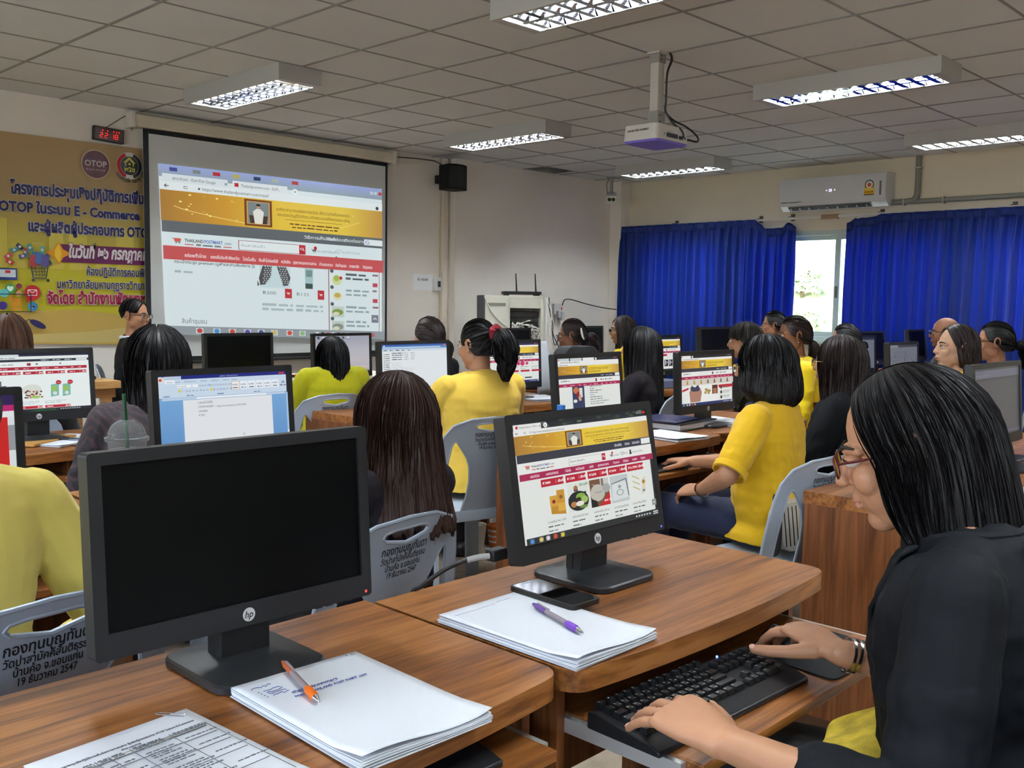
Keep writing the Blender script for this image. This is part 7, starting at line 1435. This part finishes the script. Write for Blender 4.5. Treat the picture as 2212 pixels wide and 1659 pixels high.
def person(label, x, y, rz, top=F_YEL, pants=F_DK, sk='mid', lean=0.0, h=1.0, head=(0, 0, 0), headoff=(0, 0, 0), sleeve='short', hair=None, hm=HB, wl=None, wr=None, hl=None, hr=None, voxel=0.006, hvox=None,
           face=False, glasses=None, collar=None, tuck=True, crease=0.005, poleL=(-0.5, -0.6, -0.6), poleR=(0.5, -0.6, -0.6), width=1.0, jaw=1.0, sleeve_r=1.0, nails=False, skirt=False, side=0.0, hs=0.97, cuff=0, arm=1.0, loose=0.0, legs=True):
    t = thing('person', label, 'person', (x, y, 0), R_(rz)); S = h
    th = R_(lean); D = Vector((math.sin(R_(side)), math.sin(th), math.cos(th))).normalized(); P0 = Vector((0, -0.03, 0.515)); Fw = Vector((0, math.cos(th), -math.sin(th)))
    def sp(d, f=0.0, sx=0.0): return P0+D*(d*S)+Fw*f+Vector((sx, 0, 0))
    nb = sp(0.485); hc = nb+Vector((0, 0.022+0.03*math.sin(th), 0.134*S))+Vector(headoff)
    Th = Matrix.Translation(hc) @ Matrix.Rotation(R_(head[2]), 4, 'Z') @ Matrix.Rotation(R_(-head[0]), 4, 'X') @ Matrix.Rotation(R_(head[1]), 4, 'Y') @ Matrix.Diagonal((hs, hs, hs, 1))
    W_ = width
    torso = [(sp(-0.08), 0.150*W_, 0.105), (sp(0.0, -0.005), 0.168*W_, 0.120), (sp(0.10), 0.150*W_, 0.108), (sp(0.20, 0.004), 0.138*W_, 0.100), (sp(0.30, 0.006), 0.150*W_, 0.104), (sp(0.37, 0.0), 0.160*W_, 0.098), (sp(0.425, -0.006), 0.142*W_, 0.078), (sp(0.46, -0.008), 0.098*W_, 0.060), (sp(0.485), 0.060, 0.052)]
    sh = {-1: sp(0.415, -0.008, -0.158*W_), 1: sp(0.415, -0.008, 0.158*W_)}
    l1, l2 = 0.265*S*arm, 0.235*S*arm; tgt = {-1: Vector(wl or (-0.17, 0.26, 0.64)), 1: Vector(wr or (0.17, 0.26, 0.64))}; pole = {-1: poleL, 1: poleR}
    el, wri = {}, {}
    for s in (-1, 1): el[s], wri[s] = ik(sh[s], tgt[s], l1, l2, pole[s])
    hip = {s: Vector((s*0.088, -0.02, 0.505)) for s in (-1, 1)}; kn = {s: Vector((s*0.105, 0.40, 0.515)) for s in (-1, 1)}; an = {s: Vector((s*0.11, 0.40, 0.085)) for s in (-1, 1)}
    # --- the body, one continuous skin
    b = MB(); ell_loft(b, torso); b.cone(sp(0.45), hc+Th.to_3x3() @ Vector((0, -0.012, -0.05)), 0.052, 0.047, 16); head_geo(b, Th, jaw=jaw)
    nl = {}
    for s in (-1, 1):
        e, w = el[s], wri[s]; b.cone(sp(0.462, -0.012, s*0.045), sp(0.425, -0.012, s*0.13*W_), 0.036, 0.046); b.cone(sp(0.40, 0, s*0.10*W_), sh[s], 0.06, 0.05); limb(b, [sh[s], sh[s].lerp(e, 0.5), e], [0.048, 0.043, 0.037]); d = (w-e); limb(b, [e, e+d*0.3, e+d*0.75, w], [0.037, 0.037, 0.028, 0.0235])
        hp = (hl if s < 0 else hr) or {}; f = Vector(hp.get('fwd', (d.normalized()+Vector((0, 0.6, -0.25))).normalized())); up = Vector(hp.get('up', (0, 0.15, 1)))
        nl[s] = hand_geo(b, w+f.normalized()*0.012, f, up, 1 if s < 0 else -1, **{k: v for k, v in hp.items() if k not in ('fwd', 'up')})
        if legs: limb(b, [hip[s], kn[s]], [0.075, 0.052]); limb(b, [kn[s], an[s]], [0.052, 0.034]); b.cone(an[s]+Vector((0, -0.03, -0.045)), an[s]+Vector((0, 0.12, -0.055)), 0.034, 0.026)
    bm_ = remeshed(b, 'body', voxel if hvox is None else hvox, 2); body = part(bm_, 'body', SK[sk], t)
    if nails:
        nm = mat('fingernail', s2l(206, 160, 140), 0.25, spec=0.6)
        for s in (-1, 1):
            for p, d, u, r in nl[s]:
                m = MB(); X = d.cross(u).normalized(); m.T = Matrix(((X.x, d.x, u.x, p.x), (X.y, d.y, u.y, p.y), (X.z, d.z, u.z, p.z), (0, 0, 0, 1))); m.ell((0, 0.001, r*0.86), (r*0.72, 0.0058, 0.0018), 10, 6); m.build('fingernail', nm, body, smooth=True)
    # --- trousers and shoes
    if legs:
        m = MB(); ell_loft(m, [(sp(-0.085), 0.16*W_, 0.112), (sp(0.0), 0.178*W_, 0.13), (sp(0.07), 0.166*W_, 0.122)])
        for s in (-1, 1): limb(m, [hip[s], kn[s]], [0.088, 0.066]); limb(m, [kn[s], an[s]+Vector((0, 0, 0.02))], [0.066, 0.052])
        if skirt: ell_loft(m, [(Vector((0, -0.05, 0.5)), 0.17, 0.09), (Vector((0, 0.15, 0.505)), 0.185, 0.085), (Vector((0, 0.42, 0.50)), 0.18, 0.085)])
        me = remeshed(m, 'trousers', 0.012, 3); displaced(me, 0.004, lambda p: noise.noise(Vector((p.x*18, p.y*30, p.z*18)))); part(me, 'trousers', pants, t)
        for s in (-1, 1):
            m = MB(); m.cone(an[s]+Vector((0, -0.035, -0.042)), an[s]+Vector((0, 0.125, -0.052)), 0.042, 0.033, 12); m.v = [Vector((p.x, p.y, max(p.z, 0.001))) for p in m.v]; m.build('shoe', F_SHOE, t, smooth=True)
    # --- the upper garment
    m = MB(); g = 0.013+loose; secs = [(c, rx+g, ry+g) for c, rx, ry in torso[1:-1]]
    secs = [(sp(-0.095 if not tuck else -0.07), 0.172*W_+g+loose, 0.128+g+loose)]+secs+[(sp(0.478), 0.066, 0.058)]; ell_loft(m, secs, 26)
    for s in (-1, 1):
        e, w = el[s], wri[s]; q = sleeve_r; m.cone(sp(0.448, -0.012, s*0.055), sp(0.418, -0.012, s*0.135*W_), 0.048, 0.054*q); m.cone(sp(0.385, 0, s*0.10*W_), sh[s], 0.070, 0.054*q)
        if sleeve == 'short':
            c_ = sh[s].lerp(e, 0.74); limb(m, [sh[s], sh[s].lerp(e, 0.4), c_], [0.062*q, 0.062*q, 0.060*q])
        else: d = w-e; limb(m, [sh[s], sh[s].lerp(e, 0.5), e, e+d*0.5, e+d*(cuff if cuff else 0.80 if sleeve == 'three' else 0.93)], [0.056*q, 0.058*q, 0.053*q, 0.047*q, 0.038*q])
    me = remeshed(m, 'shirt', voxel, 3)
    def wr_(p):
        f = 1.0 if p.z < 0.83 else 0.45
        a_ = noise.noise(Vector((p.x*9, p.y*9, p.z*26)))+0.5*noise.noise(Vector((p.x*22+5, p.y*22, p.z*34)))+0.25*noise.noise(Vector((p.x*50, p.y*50, p.z*50)))
        return f*a_
    displaced(me, crease, wr_); nm_ = {'short': 'polo_shirt'}.get(sleeve, 'jacket' if top in (F_BLK, F_CHAR) else 'blouse'); shirt = part(me, nm_, top, t)
    if sleeve == 'short':
        for s in (-1, 1):
            e = el[s]; d = (e-sh[s]).normalized(); c_ = sh[s].lerp(e, 0.74)+d*0.05
            m = MB(); X, Y, _ = frame(d); m.ring_loft([[c_+d*z+X*(r*math.cos(2*PI*i/24))+Y*(r*math.sin(2*PI*i/24)) for i in range(24)] for r, z in ((0.0605*sleeve_r, -0.022), (0.0625*sleeve_r, -0.022), (0.0625*sleeve_r, 0.004), (0.056*sleeve_r, 0.006))], closed=False, cap=False); m.build('sleeve_hem', top, shirt, smooth=True)
    if collar is not None:
        m = MB(); n = 30
        def cf(u, v):
            a_ = 2*PI*u+PI/2; c0 = sp(0.452+0.03*v if v < 0.5 else 0.452+0.03*(1-v)*1.0); r = 0.066+0.016*v+0.012*math.sin(PI*v); rr_ = Vector((math.cos(a_)*(r+0.004), math.sin(a_)*(r-0.006), 0)); zz = 0.046*math.sin(PI*min(1, v*1.25)*0.8)-0.018*v-0.03*max(0, math.sin(a_))
            return sp(0.452)+rr_+Vector((0, 0, zz))
        m.grid(cf, n, 7, wrap=True); o = m.build('collar', collar, shirt, smooth=True); s_ = o.modifiers.new('thick', 'SOLIDIFY'); s_.thickness = 0.004
    if face: face_parts(t, Th, glasses, True, SK[sk] if head[0] > 15 else None)
    # --- hair
    yaw = (Matrix.Rotation(R_(head[2]), 3, 'Z'))
    info = dict(root=t, Th=Th, hc=hc, body=body, shirt=shirt, el=el, wri=wri, sh=sh, sp=sp, nb=nb)
    if hair:
        H = dict(hair); H['_yaw'] = yaw; kind = H.pop('kind'); rb = H.get('ribbons', 140); sd = H.get('seed', 1)
        if kind == 'long': f_ = H.get('face', 0.75); hair_mesh(t, hair_long(None, Th, H), H.get('n', 72), H.get('nt', 26), hm, sd, rb, phis=(f_, 2*PI-f_), wrap=False, wr=H.get('wr', 0.0022), stray=H.get('stray', 0), lift=H.get('lift', 0.004))
        elif kind == 'short':
            H.setdefault('len', 0.05); H.setdefault('lenf', -0.0); H['rag'] = 0.05; H.setdefault('face', 0.62); f_ = H['face']; H.setdefault('bw', 0.078); H.setdefault('bb', 0.088); H.setdefault('bf', 0.1); H.setdefault('r', (0.083, 0.106, 0.123)); H.setdefault('low', 0.02); hair_mesh(t, hair_long(None, Th, H), 60, 16, hm, sd, rb, phis=(f_, 2*PI-f_), wrap=False, wr=0.003, lift=0.012, stray=H.get('stray', 0))
        elif kind == 'tied':
            g = H.get('gather', (0, -0.115, 0.02)); hair_mesh(t, hair_tied(Th, g, H), 64, 18, hm, sd, rb, lift=0.003, wr=0.002)
            if H.get('tail'):
                tl = [Th @ Vector(p) for p in H['tail']]; hair_mesh(t, tail_fn(Th, g, tl, H.get('tr', 0.036), H.get('wave', 0.0)), 20, 18, hm, sd+1, H.get('trb', 110), name='ponytail', lift=0.006, thick=0.01)
            if H.get('tie'):
                m = MB(); c = Th @ Vector(g); m.tube([c+Th.to_3x3() @ Vector((0.032*math.cos(k*PI/8), -0.006+0.004*math.sin(k*2.4), 0.032*math.sin(k*PI/8))) for k in range(16)], [0.016+0.003*math.sin(k*2.1) for k in range(16)], 10, closed=True); m.build('scrunchie', H['tie'], t, smooth=True)
        elif kind == 'bald':
            H['crown'] = -0.02
            def fb(ph, tt, off):
                a_ = (ph+PI) % (2*PI)-PI; z = lerp(0.025, -0.065, tt); k = math.sqrt(max(0, 1-(z/0.115)**2)); return Th @ Vector((math.sin(a_)*(0.079+off)*k, math.cos(a_)*(0.100+off)*k-0.012, z+0.02))
            hair_mesh(t, fb, 40, 8, hm, sd, rb, phis=(1.45, 2*PI-1.45), wrap=False, thick=0.004)
    return info
def band(parent, name, m, c, d, r, w, th=0.0022, n=28):
    d = Vector(d).normalized(); X, Y, _ = frame(d); mb = MB(); c = Vector(c)
    mb.ring_loft([[c+d*z+X*(q*math.cos(2*PI*i/n))+Y*(q*math.sin(2*PI*i/n)) for i in range(n)] for q, z in ((r, -w/2), (r+th, -w/2), (r+th, w/2), (r, w/2))], closed=True, cap=False); return mb.build(name, m, parent, smooth=True, auto=40)
SILV = mat('silver bangle', s2l(200, 198, 194), 0.2, metal=1.0); GOLDM = mat('gold ring', s2l(206, 160, 90), 0.25, metal=1.0)
# ================================================================ THE CLASS
def seat(label, px_, pytop, yh, rz, lean=0.0, headoff=(0, 0, 0), chairlabel=None, chair_rz=None, chair_back=0.03, hs=0.97, chair_dx=0.0, chair_at=None, **k):
    """seats a person so that the crown of the head is at that spot of the room (line of sight px, at room depth yh)"""
    T = ony(px_, pytop, yh); c = T-Vector((0, 0, 0.124*hs)); th = R_(lean)
    ho = Vector(headoff); h = (c.z-ho.z-0.515)/(0.485*math.cos(th)+0.134); hh = min(1.06, max(0.84, h)); ho.z += c.z-(0.515+ho.z+hh*(0.485*math.cos(th)+0.134))
    loc = Vector((ho.x, -0.03+0.485*hh*math.sin(th)+0.022+0.03*math.sin(th)+ho.y, 0)); off = Matrix.Rotation(R_(rz), 3, 'Z') @ loc
    x, y = c.x-off.x, c.y-off.y
    cz = rz if chair_rz is None else chair_rz; b = Matrix.Rotation(R_(cz), 3, 'Z') @ Vector((chair_dx, chair_back, 0))
    if chair_at:     # the handle hole of the back, where the photograph shows it
        q = onz(*chair_at, 0.790); w = Matrix.Rotation(R_(cz), 3, 'Z') @ Vector((0, ch_y(0, 0.790), 0)); x0, y0 = q.x-w.x, q.y-w.y; chair(chairlabel, x0, y0, cz)
    elif chairlabel: chair(chairlabel, x+b.x, y+b.y, cz)
    return person(label, x, y, rz, lean=lean, headoff=tuple(ho), h=hh, hs=hs, **k)
def W2L(x, y, rz, p):
    v = Matrix.Rotation(R_(-rz), 3, 'Z') @ Vector((p[0]-x, p[1]-y, p[2])); return (v.x, v.y, v.z)
V = dict(voxel=0.0075, hvox=0.0055)
# the woman in the black blazer, right foreground
bx, by, brz = 1.49, 0.50, 14
def WD(v): return tuple(Matrix.Rotation(R_(-brz), 3, 'Z') @ Vector(v))
LF, LU, RF, RU = WD((0.22, 0.96, 0.02)), WD((-0.28, -0.12, 1)), WD((0.33, 0.94, 0.06)), WD((0.10, -0.05, 1))
big = person('woman with glasses and long black hair typing in a black blazer, right foreground', bx, by, brz, top=F_CHAR, pants=F_DK, sk='mid', lean=5, h=0.985, head=(17, 0, 8), headoff=(0.02, 0.055, -0.026), sleeve='long', hs=1.04,
    hair=dict(kind='long', len=0.46, lenf=0.27, face=1.02, bw=0.13, bb=0.20, bf=0.055, ribbons=1500, wr=0.0017, n=140, nt=44, swing=(0.04, -0.15, 0), seed=5, rag=0.07, r=(0.091, 0.114, 0.126), lift=0.005, part=0.02, stray=20),
    wl=W2L(bx, by, brz, (1.090, 0.655, 0.734)), wr=W2L(bx, by, brz, (1.567, 0.724, 0.716)), poleL=WD((-0.05, -0.5, -1.0)), poleR=WD((0.7, -0.5, -0.6)), cuff=0.5, arm=1.13,
    hl=dict(fwd=LF, up=LU, each=[(0.34, 0.40, 0.25), (0.28, 0.36, 0.25), (0.27, 0.34, 0.25), (0.24, 0.28, 0.2)], spread=0.16, thumb=0.5, k=1.1),
    hr=dict(fwd=RF, up=RU, curl=(0.40, 0.45, 0.3), spread=0.09, thumb=0.75, k=1.1), voxel=0.0042, hvox=0.0032, face=True, glasses='red', crease=0.006, width=0.98, nails=True, skirt=True, loose=0.012, sleeve_r=1.14, collar=F_CHAR)
E2 = big['root']
m = MB()      # lapel and yellow blouse under the blazer
sp = big['sp']
for s in (-1, 1):
    pts = [sp(0.475, 0.03, s*0.070), sp(0.45, 0.075, s*0.085), sp(0.37, 0.118, s*0.090), sp(0.28, 0.132, s*0.04), sp(0.26, 0.132, s*0.03), sp(0.35, 0.126, s*0.05), sp(0.43, 0.09, s*0.045), sp(0.48, 0.045, s*0.05)]
    m = MB(); m.add(pts, [(0, 1, 7), (1, 6, 7), (1, 2, 6), (2, 5, 6), (2, 3, 5), (3, 4, 5)]); o = m.build('lapel', F_CHAR, big['shirt'], smooth=True); q = o.modifiers.new('t', 'SOLIDIFY'); q.thickness = 0.006; q.offset = 0
F_FLOR = mat('yellow floral cotton', s2l(216, 190, 60), 0.8, var=0.35, vscale=30)
m = MB(); ell_loft(m, [(Vector((0, -0.01, 0.50)), 0.19, 0.15), (Vector((-0.01, 0.06, 0.545)), 0.19, 0.15), (Vector((-0.02, 0.14, 0.575)), 0.165, 0.10), (Vector((-0.02, 0.2, 0.58)), 0.12, 0.05)]); me = remeshed(m, 'blouse_hem', 0.009, 3); displaced(me, 0.01, lambda p: noise.noise(p*14)); part(me, 'blouse_hem', F_FLOR, E2)
for s, nme, mt, w_ in ((1, 'bangle', SILV, 0.006),):
    d = (big['wri'][s]-big['el'][s]).normalized()
    for k in range(2): band(big['body'], nme, mt, big['wri'][s]-d*(0.012+0.011*k), d+Vector((0.06*k, 0, 0.05*k)), 0.029, 0.005)
dR = Vector(RF).normalized()
lf = Vector(LF).normalized(); lu = Vector(LU); lu = (lu-lf*lu.dot(lf)).normalized(); ll = lf.cross(lu)
w_ = big['wri'][-1]+lf*0.012; bp_ = w_+lf*0.0946+ll*(-0.0105); band(big['body'], 'finger_ring', GOLDM, bp_+lf*0.016-lu*0.006, lf-lu*0.5, 0.0100, 0.004, 0.0014)
rf = dR; ru = Vector(RU); ru = (ru-rf*ru.dot(rf)).normalized(); rl = rf.cross(ru)*-1; w_ = big['wri'][1]+rf*0.012; band(big['body'], 'finger_ring', SILV, w_+rf*0.112+rl*(-0.0105)-ru*0.006, rf-ru*0.4, 0.0100, 0.004, 0.0016)
chair('blue grey chair of the woman in the black blazer, at the lower right corner', bx-0.14, by+0.08, 6)

seat('woman in lemon yellow, only her back and arm visible at the left picture edge', -165, 665, 1.80, 6, lean=-4, top=F_LEM, sleeve='three', hair=dict(kind='tied', tail=[(0, -.16, -.05), (0, -.15, -.13)]), chairlabel='blue grey chair with black writing at the lower left, under the lemon yellow blouse', chair_rz=8, chair_at=(112, 1344), voxel=0.005, crease=0.0025, width=1.0, wr=(0.25, 0.14, 0.56), poleR=(0.6, -0.9, -0.3), arm=1.05)
seat('woman with long straight dark brown hair hanging over her chair back', 850, 797, 1.83, 6, lean=-11, top=F_PLUM, sleeve='long', hm=HBW, hair=dict(kind='long', len=0.255, lenf=0.22, face=0.6, bw=0.125, bb=0.135, bf=0.07, ribbons=1300, wr=0.0018, n=130, nt=40, seed=8, rag=0.08, stray=40, lift=0.005, r=(0.090, 0.112, 0.122), swing=(0, -0.02, 0), part=0.003), chairlabel='blue grey chair with black writing under the long brown hair', chair_rz=9, chair_at=(879, 1154), voxel=0.006, crease=0.003, width=0.84)
seat('woman with black hair in a plum zigzag blouse behind the iced drink', 338, 702, 3.10, -22, lean=2, top=F_IKAT, sleeve='long', hair=dict(kind='long', len=0.25, lenf=0.20, face=0.6, bw=0.10, bb=0.115, ribbons=700, seed=12, n=100, r=(0.108, 0.124, 0.128)), chairlabel='blue grey chair beneath the woman in the plum zigzag blouse', chair_rz=-10, chair_back=0.06, loose=0.012, width=1.0, sleeve_r=1.1, voxel=0.006)
pony = seat('woman with a ponytail in a red scrunchie and a golden yellow polo shirt', 1032, 690, 3.30, -14, lean=4, head=(6, 0, 20), top=fab('soft yellow cotton', (226, 188, 76)), face=True, sleeve='short', hair=dict(kind='tied', gather=(0.01, -0.108, 0.045), face=0.85, tail=[(0.012, -.150, 0.02), (0.02, -.160, -.06), (0.022, -.150, -.13), (0.02, -.14, -.185)], tr=0.046, trb=260, wave=0.02, ribbons=420, tie=mat('red velvet', s2l(120, 16, 34), 0.85), seed=3), collar=fab('soft yellow collar', (226, 188, 76)), chairlabel='blue grey chair with writing behind the ponytailed woman in yellow', chair_rz=-12, chair_at=(1062, 922), width=1.12, loose=0.016, wl=(-0.22, 0.36, 0.77), wr=(0.2, 0.36, 0.77), voxel=0.006, crease=0.005)
bob = seat('woman with a black bob in a golden yellow polo shirt with navy collar', 1652, 722, 1.86, 10, lean=3, head=(4, 0, 8), top=F_YEL, pants=F_DEN, sleeve='short', face=True, glasses='gold', hair=dict(kind='long', len=0.155, lenf=0.12, face=0.72, bw=0.115, bb=0.125, bf=0.09, bob=0.10, ribbons=600, n=110, nt=30, seed=21, rag=0.012, r=(0.100, 0.120, 0.126)), collar=F_NAV, chairlabel='blue grey chair with handle hole behind the bobbed woman in yellow', chair_rz=-8, chair_at=(1793, 1014), width=1.02, loose=0.012, wl=(-0.19, 0.17, 0.625), wr=(0.03, 0.30, 0.69), hl=dict(fwd=(0.4, 0.9, -0.2), up=(-0.5, 0, 1), curl=(0.5, 0.6, 0.4)), hr=dict(fwd=(-0.25, 0.95, -0.1), up=(0.2, 0, 1), curl=(0.45, 0.55, 0.4)), poleL=(-1, -0.2, -0.6), voxel=0.005, hvox=0.004, crease=0.0055)
d = (bob['wri'][-1]-bob['el'][-1]).normalized(); band(bob['body'], 'bracelet', SILV, bob['wri'][-1]-d*0.01, d, 0.0275, 0.012)
seat('woman with long dark hair in a black blazer right of the bobbed woman', 1815, 722, 1.88, 12, lean=2, top=F_CHAR, sleeve='long', hm=HBR, face=True, glasses='gold', hair=dict(kind='long', len=0.24, lenf=0.22, face=0.70, bw=0.105, bb=0.12, ribbons=500, seed=23, n=100), chairlabel='blue grey chair hidden behind the woman in the second black blazer', voxel=0.006, loose=0.012, sleeve_r=1.1)
seat('woman with black hair in a lime yellow blouse before the pale desktop monitor', 716, 726, 4.62, -12, lean=-2, top=F_LIME, sleeve='long', hair=dict(kind='long', len=0.30, lenf=0.26, face=0.6, bw=0.10, bb=0.115, ribbons=420, seed=31), chairlabel='grey chair with oval handle behind the woman in lime yellow', chair_rz=-6, chair_at=(726, 868), loose=0.01, sleeve_r=1.15, **V)
seat('woman with braided dark hair behind the file window monitor', 926, 684, 4.55, 0, top=F_BLK, sleeve='long', hm=HBR, hair=dict(kind='tied', gather=(0.02, -0.112, -0.03), tail=[(0.05, -.13, -.08), (0.06, -.125, -.16)], tr=0.03, ribbons=200, r=(0.09, 0.112, 0.128), seed=33), chairlabel='chair under the woman with braided hair', **V)
seat('person with reddish brown hair at the left picture edge before the banner', 18, 676, 4.55, -25, top=F_DK, sleeve='long', hm=HMB, hair=dict(kind='long', len=0.28, face=0.6, ribbons=300, seed=35, r=(0.094, 0.114, 0.126)), chairlabel='chair under the person with reddish brown hair', **V)
teach = seat('man with glasses and arms folded in a black suit before the yellow banner', 292, 644, 6.72, -116, lean=3, head=(4, 0, -32), top=F_BLK, sk='mid', sleeve='long', face=True, glasses='black', hair=dict(kind='short', len=0.03, lenf=-0.06, face=0.95, ribbons=160, seed=41, r=(0.081, 0.104, 0.121)), collar=PAPER, chairlabel='chair of the man in the black suit behind the light wooden desk', wl=(0.10, 0.20, 0.80), wr=(-0.10, 0.22, 0.77), jaw=1.1, width=1.08, **V)
barr = seat('woman with a white hair barrette in black clothes near the network cabinet', 1236, 688, 4.55, 22, lean=8, head=(5, 0, 10), top=F_BLK, sleeve='long', sk='dark', hm=HBR, face=True, glasses='black', hair=dict(kind='tied', gather=(0.0, -0.112, -0.005), face=0.85, tail=[(0, -.15, -.05), (0, -.16, -.13), (0, -.15, -.20)], tr=0.05, wave=0.05, trb=160, ribbons=240, seed=43), chairlabel='chair under the woman with the white barrette', **V)
m = MB(); Tq = barr['Th']; m.tube([Tq @ Vector(p) for p in ((-0.068, -0.082, 0.05), (-0.077, -0.085, 0.02), (-0.074, -0.090, -0.012), (-0.062, -0.098, -0.035))], [0.005, 0.008, 0.008, 0.005], 8); m.build('barrette', mat('white barrette', s2l(224, 224, 220), 0.3), barr['root'], smooth=True)
seat('woman with dark wavy hair in yellow in the far corner beside the curtain', 1345, 681, 4.95, 35, head=(3, 0, 12), top=F_BRY, sleeve='long', hm=HBR, face=True, glasses='black', hair=dict(kind='long', len=0.16, face=0.85, wave=0.04, ribbons=200, seed=45), chairlabel='chair under the woman in yellow in the far corner', **V)
seat('woman with long black hair and a dark top behind the poster page monitor', 1384, 704, 3.22, 18, lean=-2, top=F_PLUM, sleeve='long', hair=dict(kind='long', len=0.33, lenf=0.28, face=0.65, bw=0.115, bb=0.13, ribbons=420, seed=47, n=90), chairlabel='grey chair corner showing behind the foreground shop page monitor', chair_back=0.02, **V)
seat('man with short spiky greying hair behind the bobbed woman', 1608, 697, 3.30, 15, lean=6, top=F_DK, sleeve='short', sk='mid', hm=HGR, face=True, hair=dict(kind='short', ribbons=420, seed=49, r=(0.092, 0.114, 0.130), stray=150), chairlabel='chair under the man with spiky greying hair', width=1.05, **V)
prof = seat('woman in a bright yellow jacket with tied brown hair looking left in profile', 1716, 681, 2.86, 38, lean=6, head=(2, 0, 6), top=F_BRY, sleeve='long', sk='dark', hm=HBR, face=True, hair=dict(kind='tied', gather=(0, -0.108, -0.035), tail=[(0, -.13, -.09), (0.01, -.12, -.16), (0.01, -.11, -.22)], tr=0.03, ribbons=260, seed=51, face=0.95), collar=F_BRY, chairlabel='chair under the woman in the bright yellow jacket', loose=0.012, sleeve_r=1.15, crease=0.009, **V)
m = MB(); m.ell(prof['Th'] @ Vector((-0.081, -0.008, -0.042)), (0.005, 0.005, 0.005), 10, 8); m.build('earring', SILV, prof['root'], smooth=True)
seat('person with black hair and visible ear behind the woman in the bright yellow jacket', 1672, 671, 4.15, 30, top=F_NAV, sleeve='short', face=True, hair=dict(kind='tied', gather=(0, -0.11, -0.02), ribbons=160, seed=53), chairlabel='chair under the person behind the bright yellow jacket', **V)
seat('person whose dark head shows below the right end of the window gap', 1826, 698, 3.05, 25, top=F_NAV, sleeve='short', hair=dict(kind='tied', gather=(0.0, -0.112, -0.03), ribbons=160, seed=55, tail=[(0.03, -.14, -.06)]), chairlabel='chair under the person below the window gap', **V)
seat('bald man with glasses before the right blue curtain', 2042, 684, 2.75, 30, top=F_DK, sleeve='short', sk='dark', face=True, glasses='black', hair=dict(kind='bald', ribbons=120, seed=57), chairlabel='chair under the bald man', width=1.05, **V)
seat('woman with a dark short bob in a yellow polo shirt in profile at the right', 2066, 700, 1.85, 30, head=(-3, 0, 14), top=F_YEL, sleeve='short', sk='fair', hm=HBR, face=True, hair=dict(kind='long', len=0.115, lenf=0.10, face=1.2, bw=0.095, bb=0.105, bf=0.06, bob=0.06, ribbons=320, seed=59, rag=0.015, r=(0.090, 0.114, 0.126)), collar=F_YEL, chairlabel='chair under the woman with the short bob in profile', voxel=0.006, hvox=0.0045)
seat('woman with a low ponytail and black glasses in a lilac patterned shirt, far right', 2150, 694, 1.95, 12, head=(0, 0, 10), top=F_WAVE, sleeve='short', sk='mid', face=True, glasses='black', hair=dict(kind='tied', gather=(0.01, -0.118, -0.02), face=0.95, tail=[(0.0, -.165, -.03), (0.0, -.175, -.10), (0.0, -.165, -.16)], tr=0.036, trb=140, ribbons=260, seed=61), collar=F_WAVE, chairlabel='chair under the woman in the lilac patterned shirt', voxel=0.006, hvox=0.0045)
# striped bag on the chair behind the bobbed woman
bl = bob['root'].location
t = thing('handbag', 'beige handbag with black stripes and a zip on the chair behind the bobbed woman', 'bag', (bl.x-0.06, bl.y-0.20, 0.4555), R_(-8))
BAGM = mat('striped canvas', s2l(196, 186, 168), 0.75)
m = MB(); m.prism(rrect(-0.17, 0.0, 0.20, 0.17, 0.05), -0.045, 0.045); m.v = [Vector((p.x, p.z*(1-0.5*(p.y/0.17)), p.y)) for p in m.v]; m.f = [tuple(reversed(f)) for f in m.f]
m.build('body', BAGM, t, bevel=0.012, seg=3)
for k in range(16):
    m = MB(); x = -0.155+0.0225*k; m.box((x, -0.0468, 0.02), (x+0.0035, 0.0468, 0.155)); m.v = [Vector((p.x, p.y*(1-0.5*p.z/0.17), p.z)) for p in m.v]; m.build('stripe', BLKM, t)
m = MB(); m.box((-0.08, -0.048, 0.105), (0.12, -0.044, 0.112)); m.build('zip', SILV, t); m = MB(); m.box((0.0, -0.052, 0.055), (0.008, -0.047, 0.106)); m.build('zip_puller', SILV, t, bevel=0.001)
m = MB(); m.tube(bez([(-0.16, 0, 0.1), (-0.2, -0.03, 0.2), (-0.18, -0.02, 0.02), (-0.2, 0.0, -0.0)], 8), 0.016, 8, flat=0.3); m.build('strap', mat('dark brown strap', s2l(40, 30, 26), 0.5), t, smooth=True)
p_ = ony(1180, 800, 3.98); t = thing('paper_sheets', 'loose white sheet standing up between the purple page monitor and the barrette woman', 'paper', (p_.x, 3.98, 0.751), R_(12)); m = MB(); m.grid(lambda u, v: (-0.1+0.2*u, 0.06*v*v, 0.32*v), 6, 8); o = m.build('sheet', PAPER, t, smooth=True); q = o.modifiers.new('t', 'SOLIDIFY'); q.thickness = 0.001
bpy.data.scenes.remove(TMP)
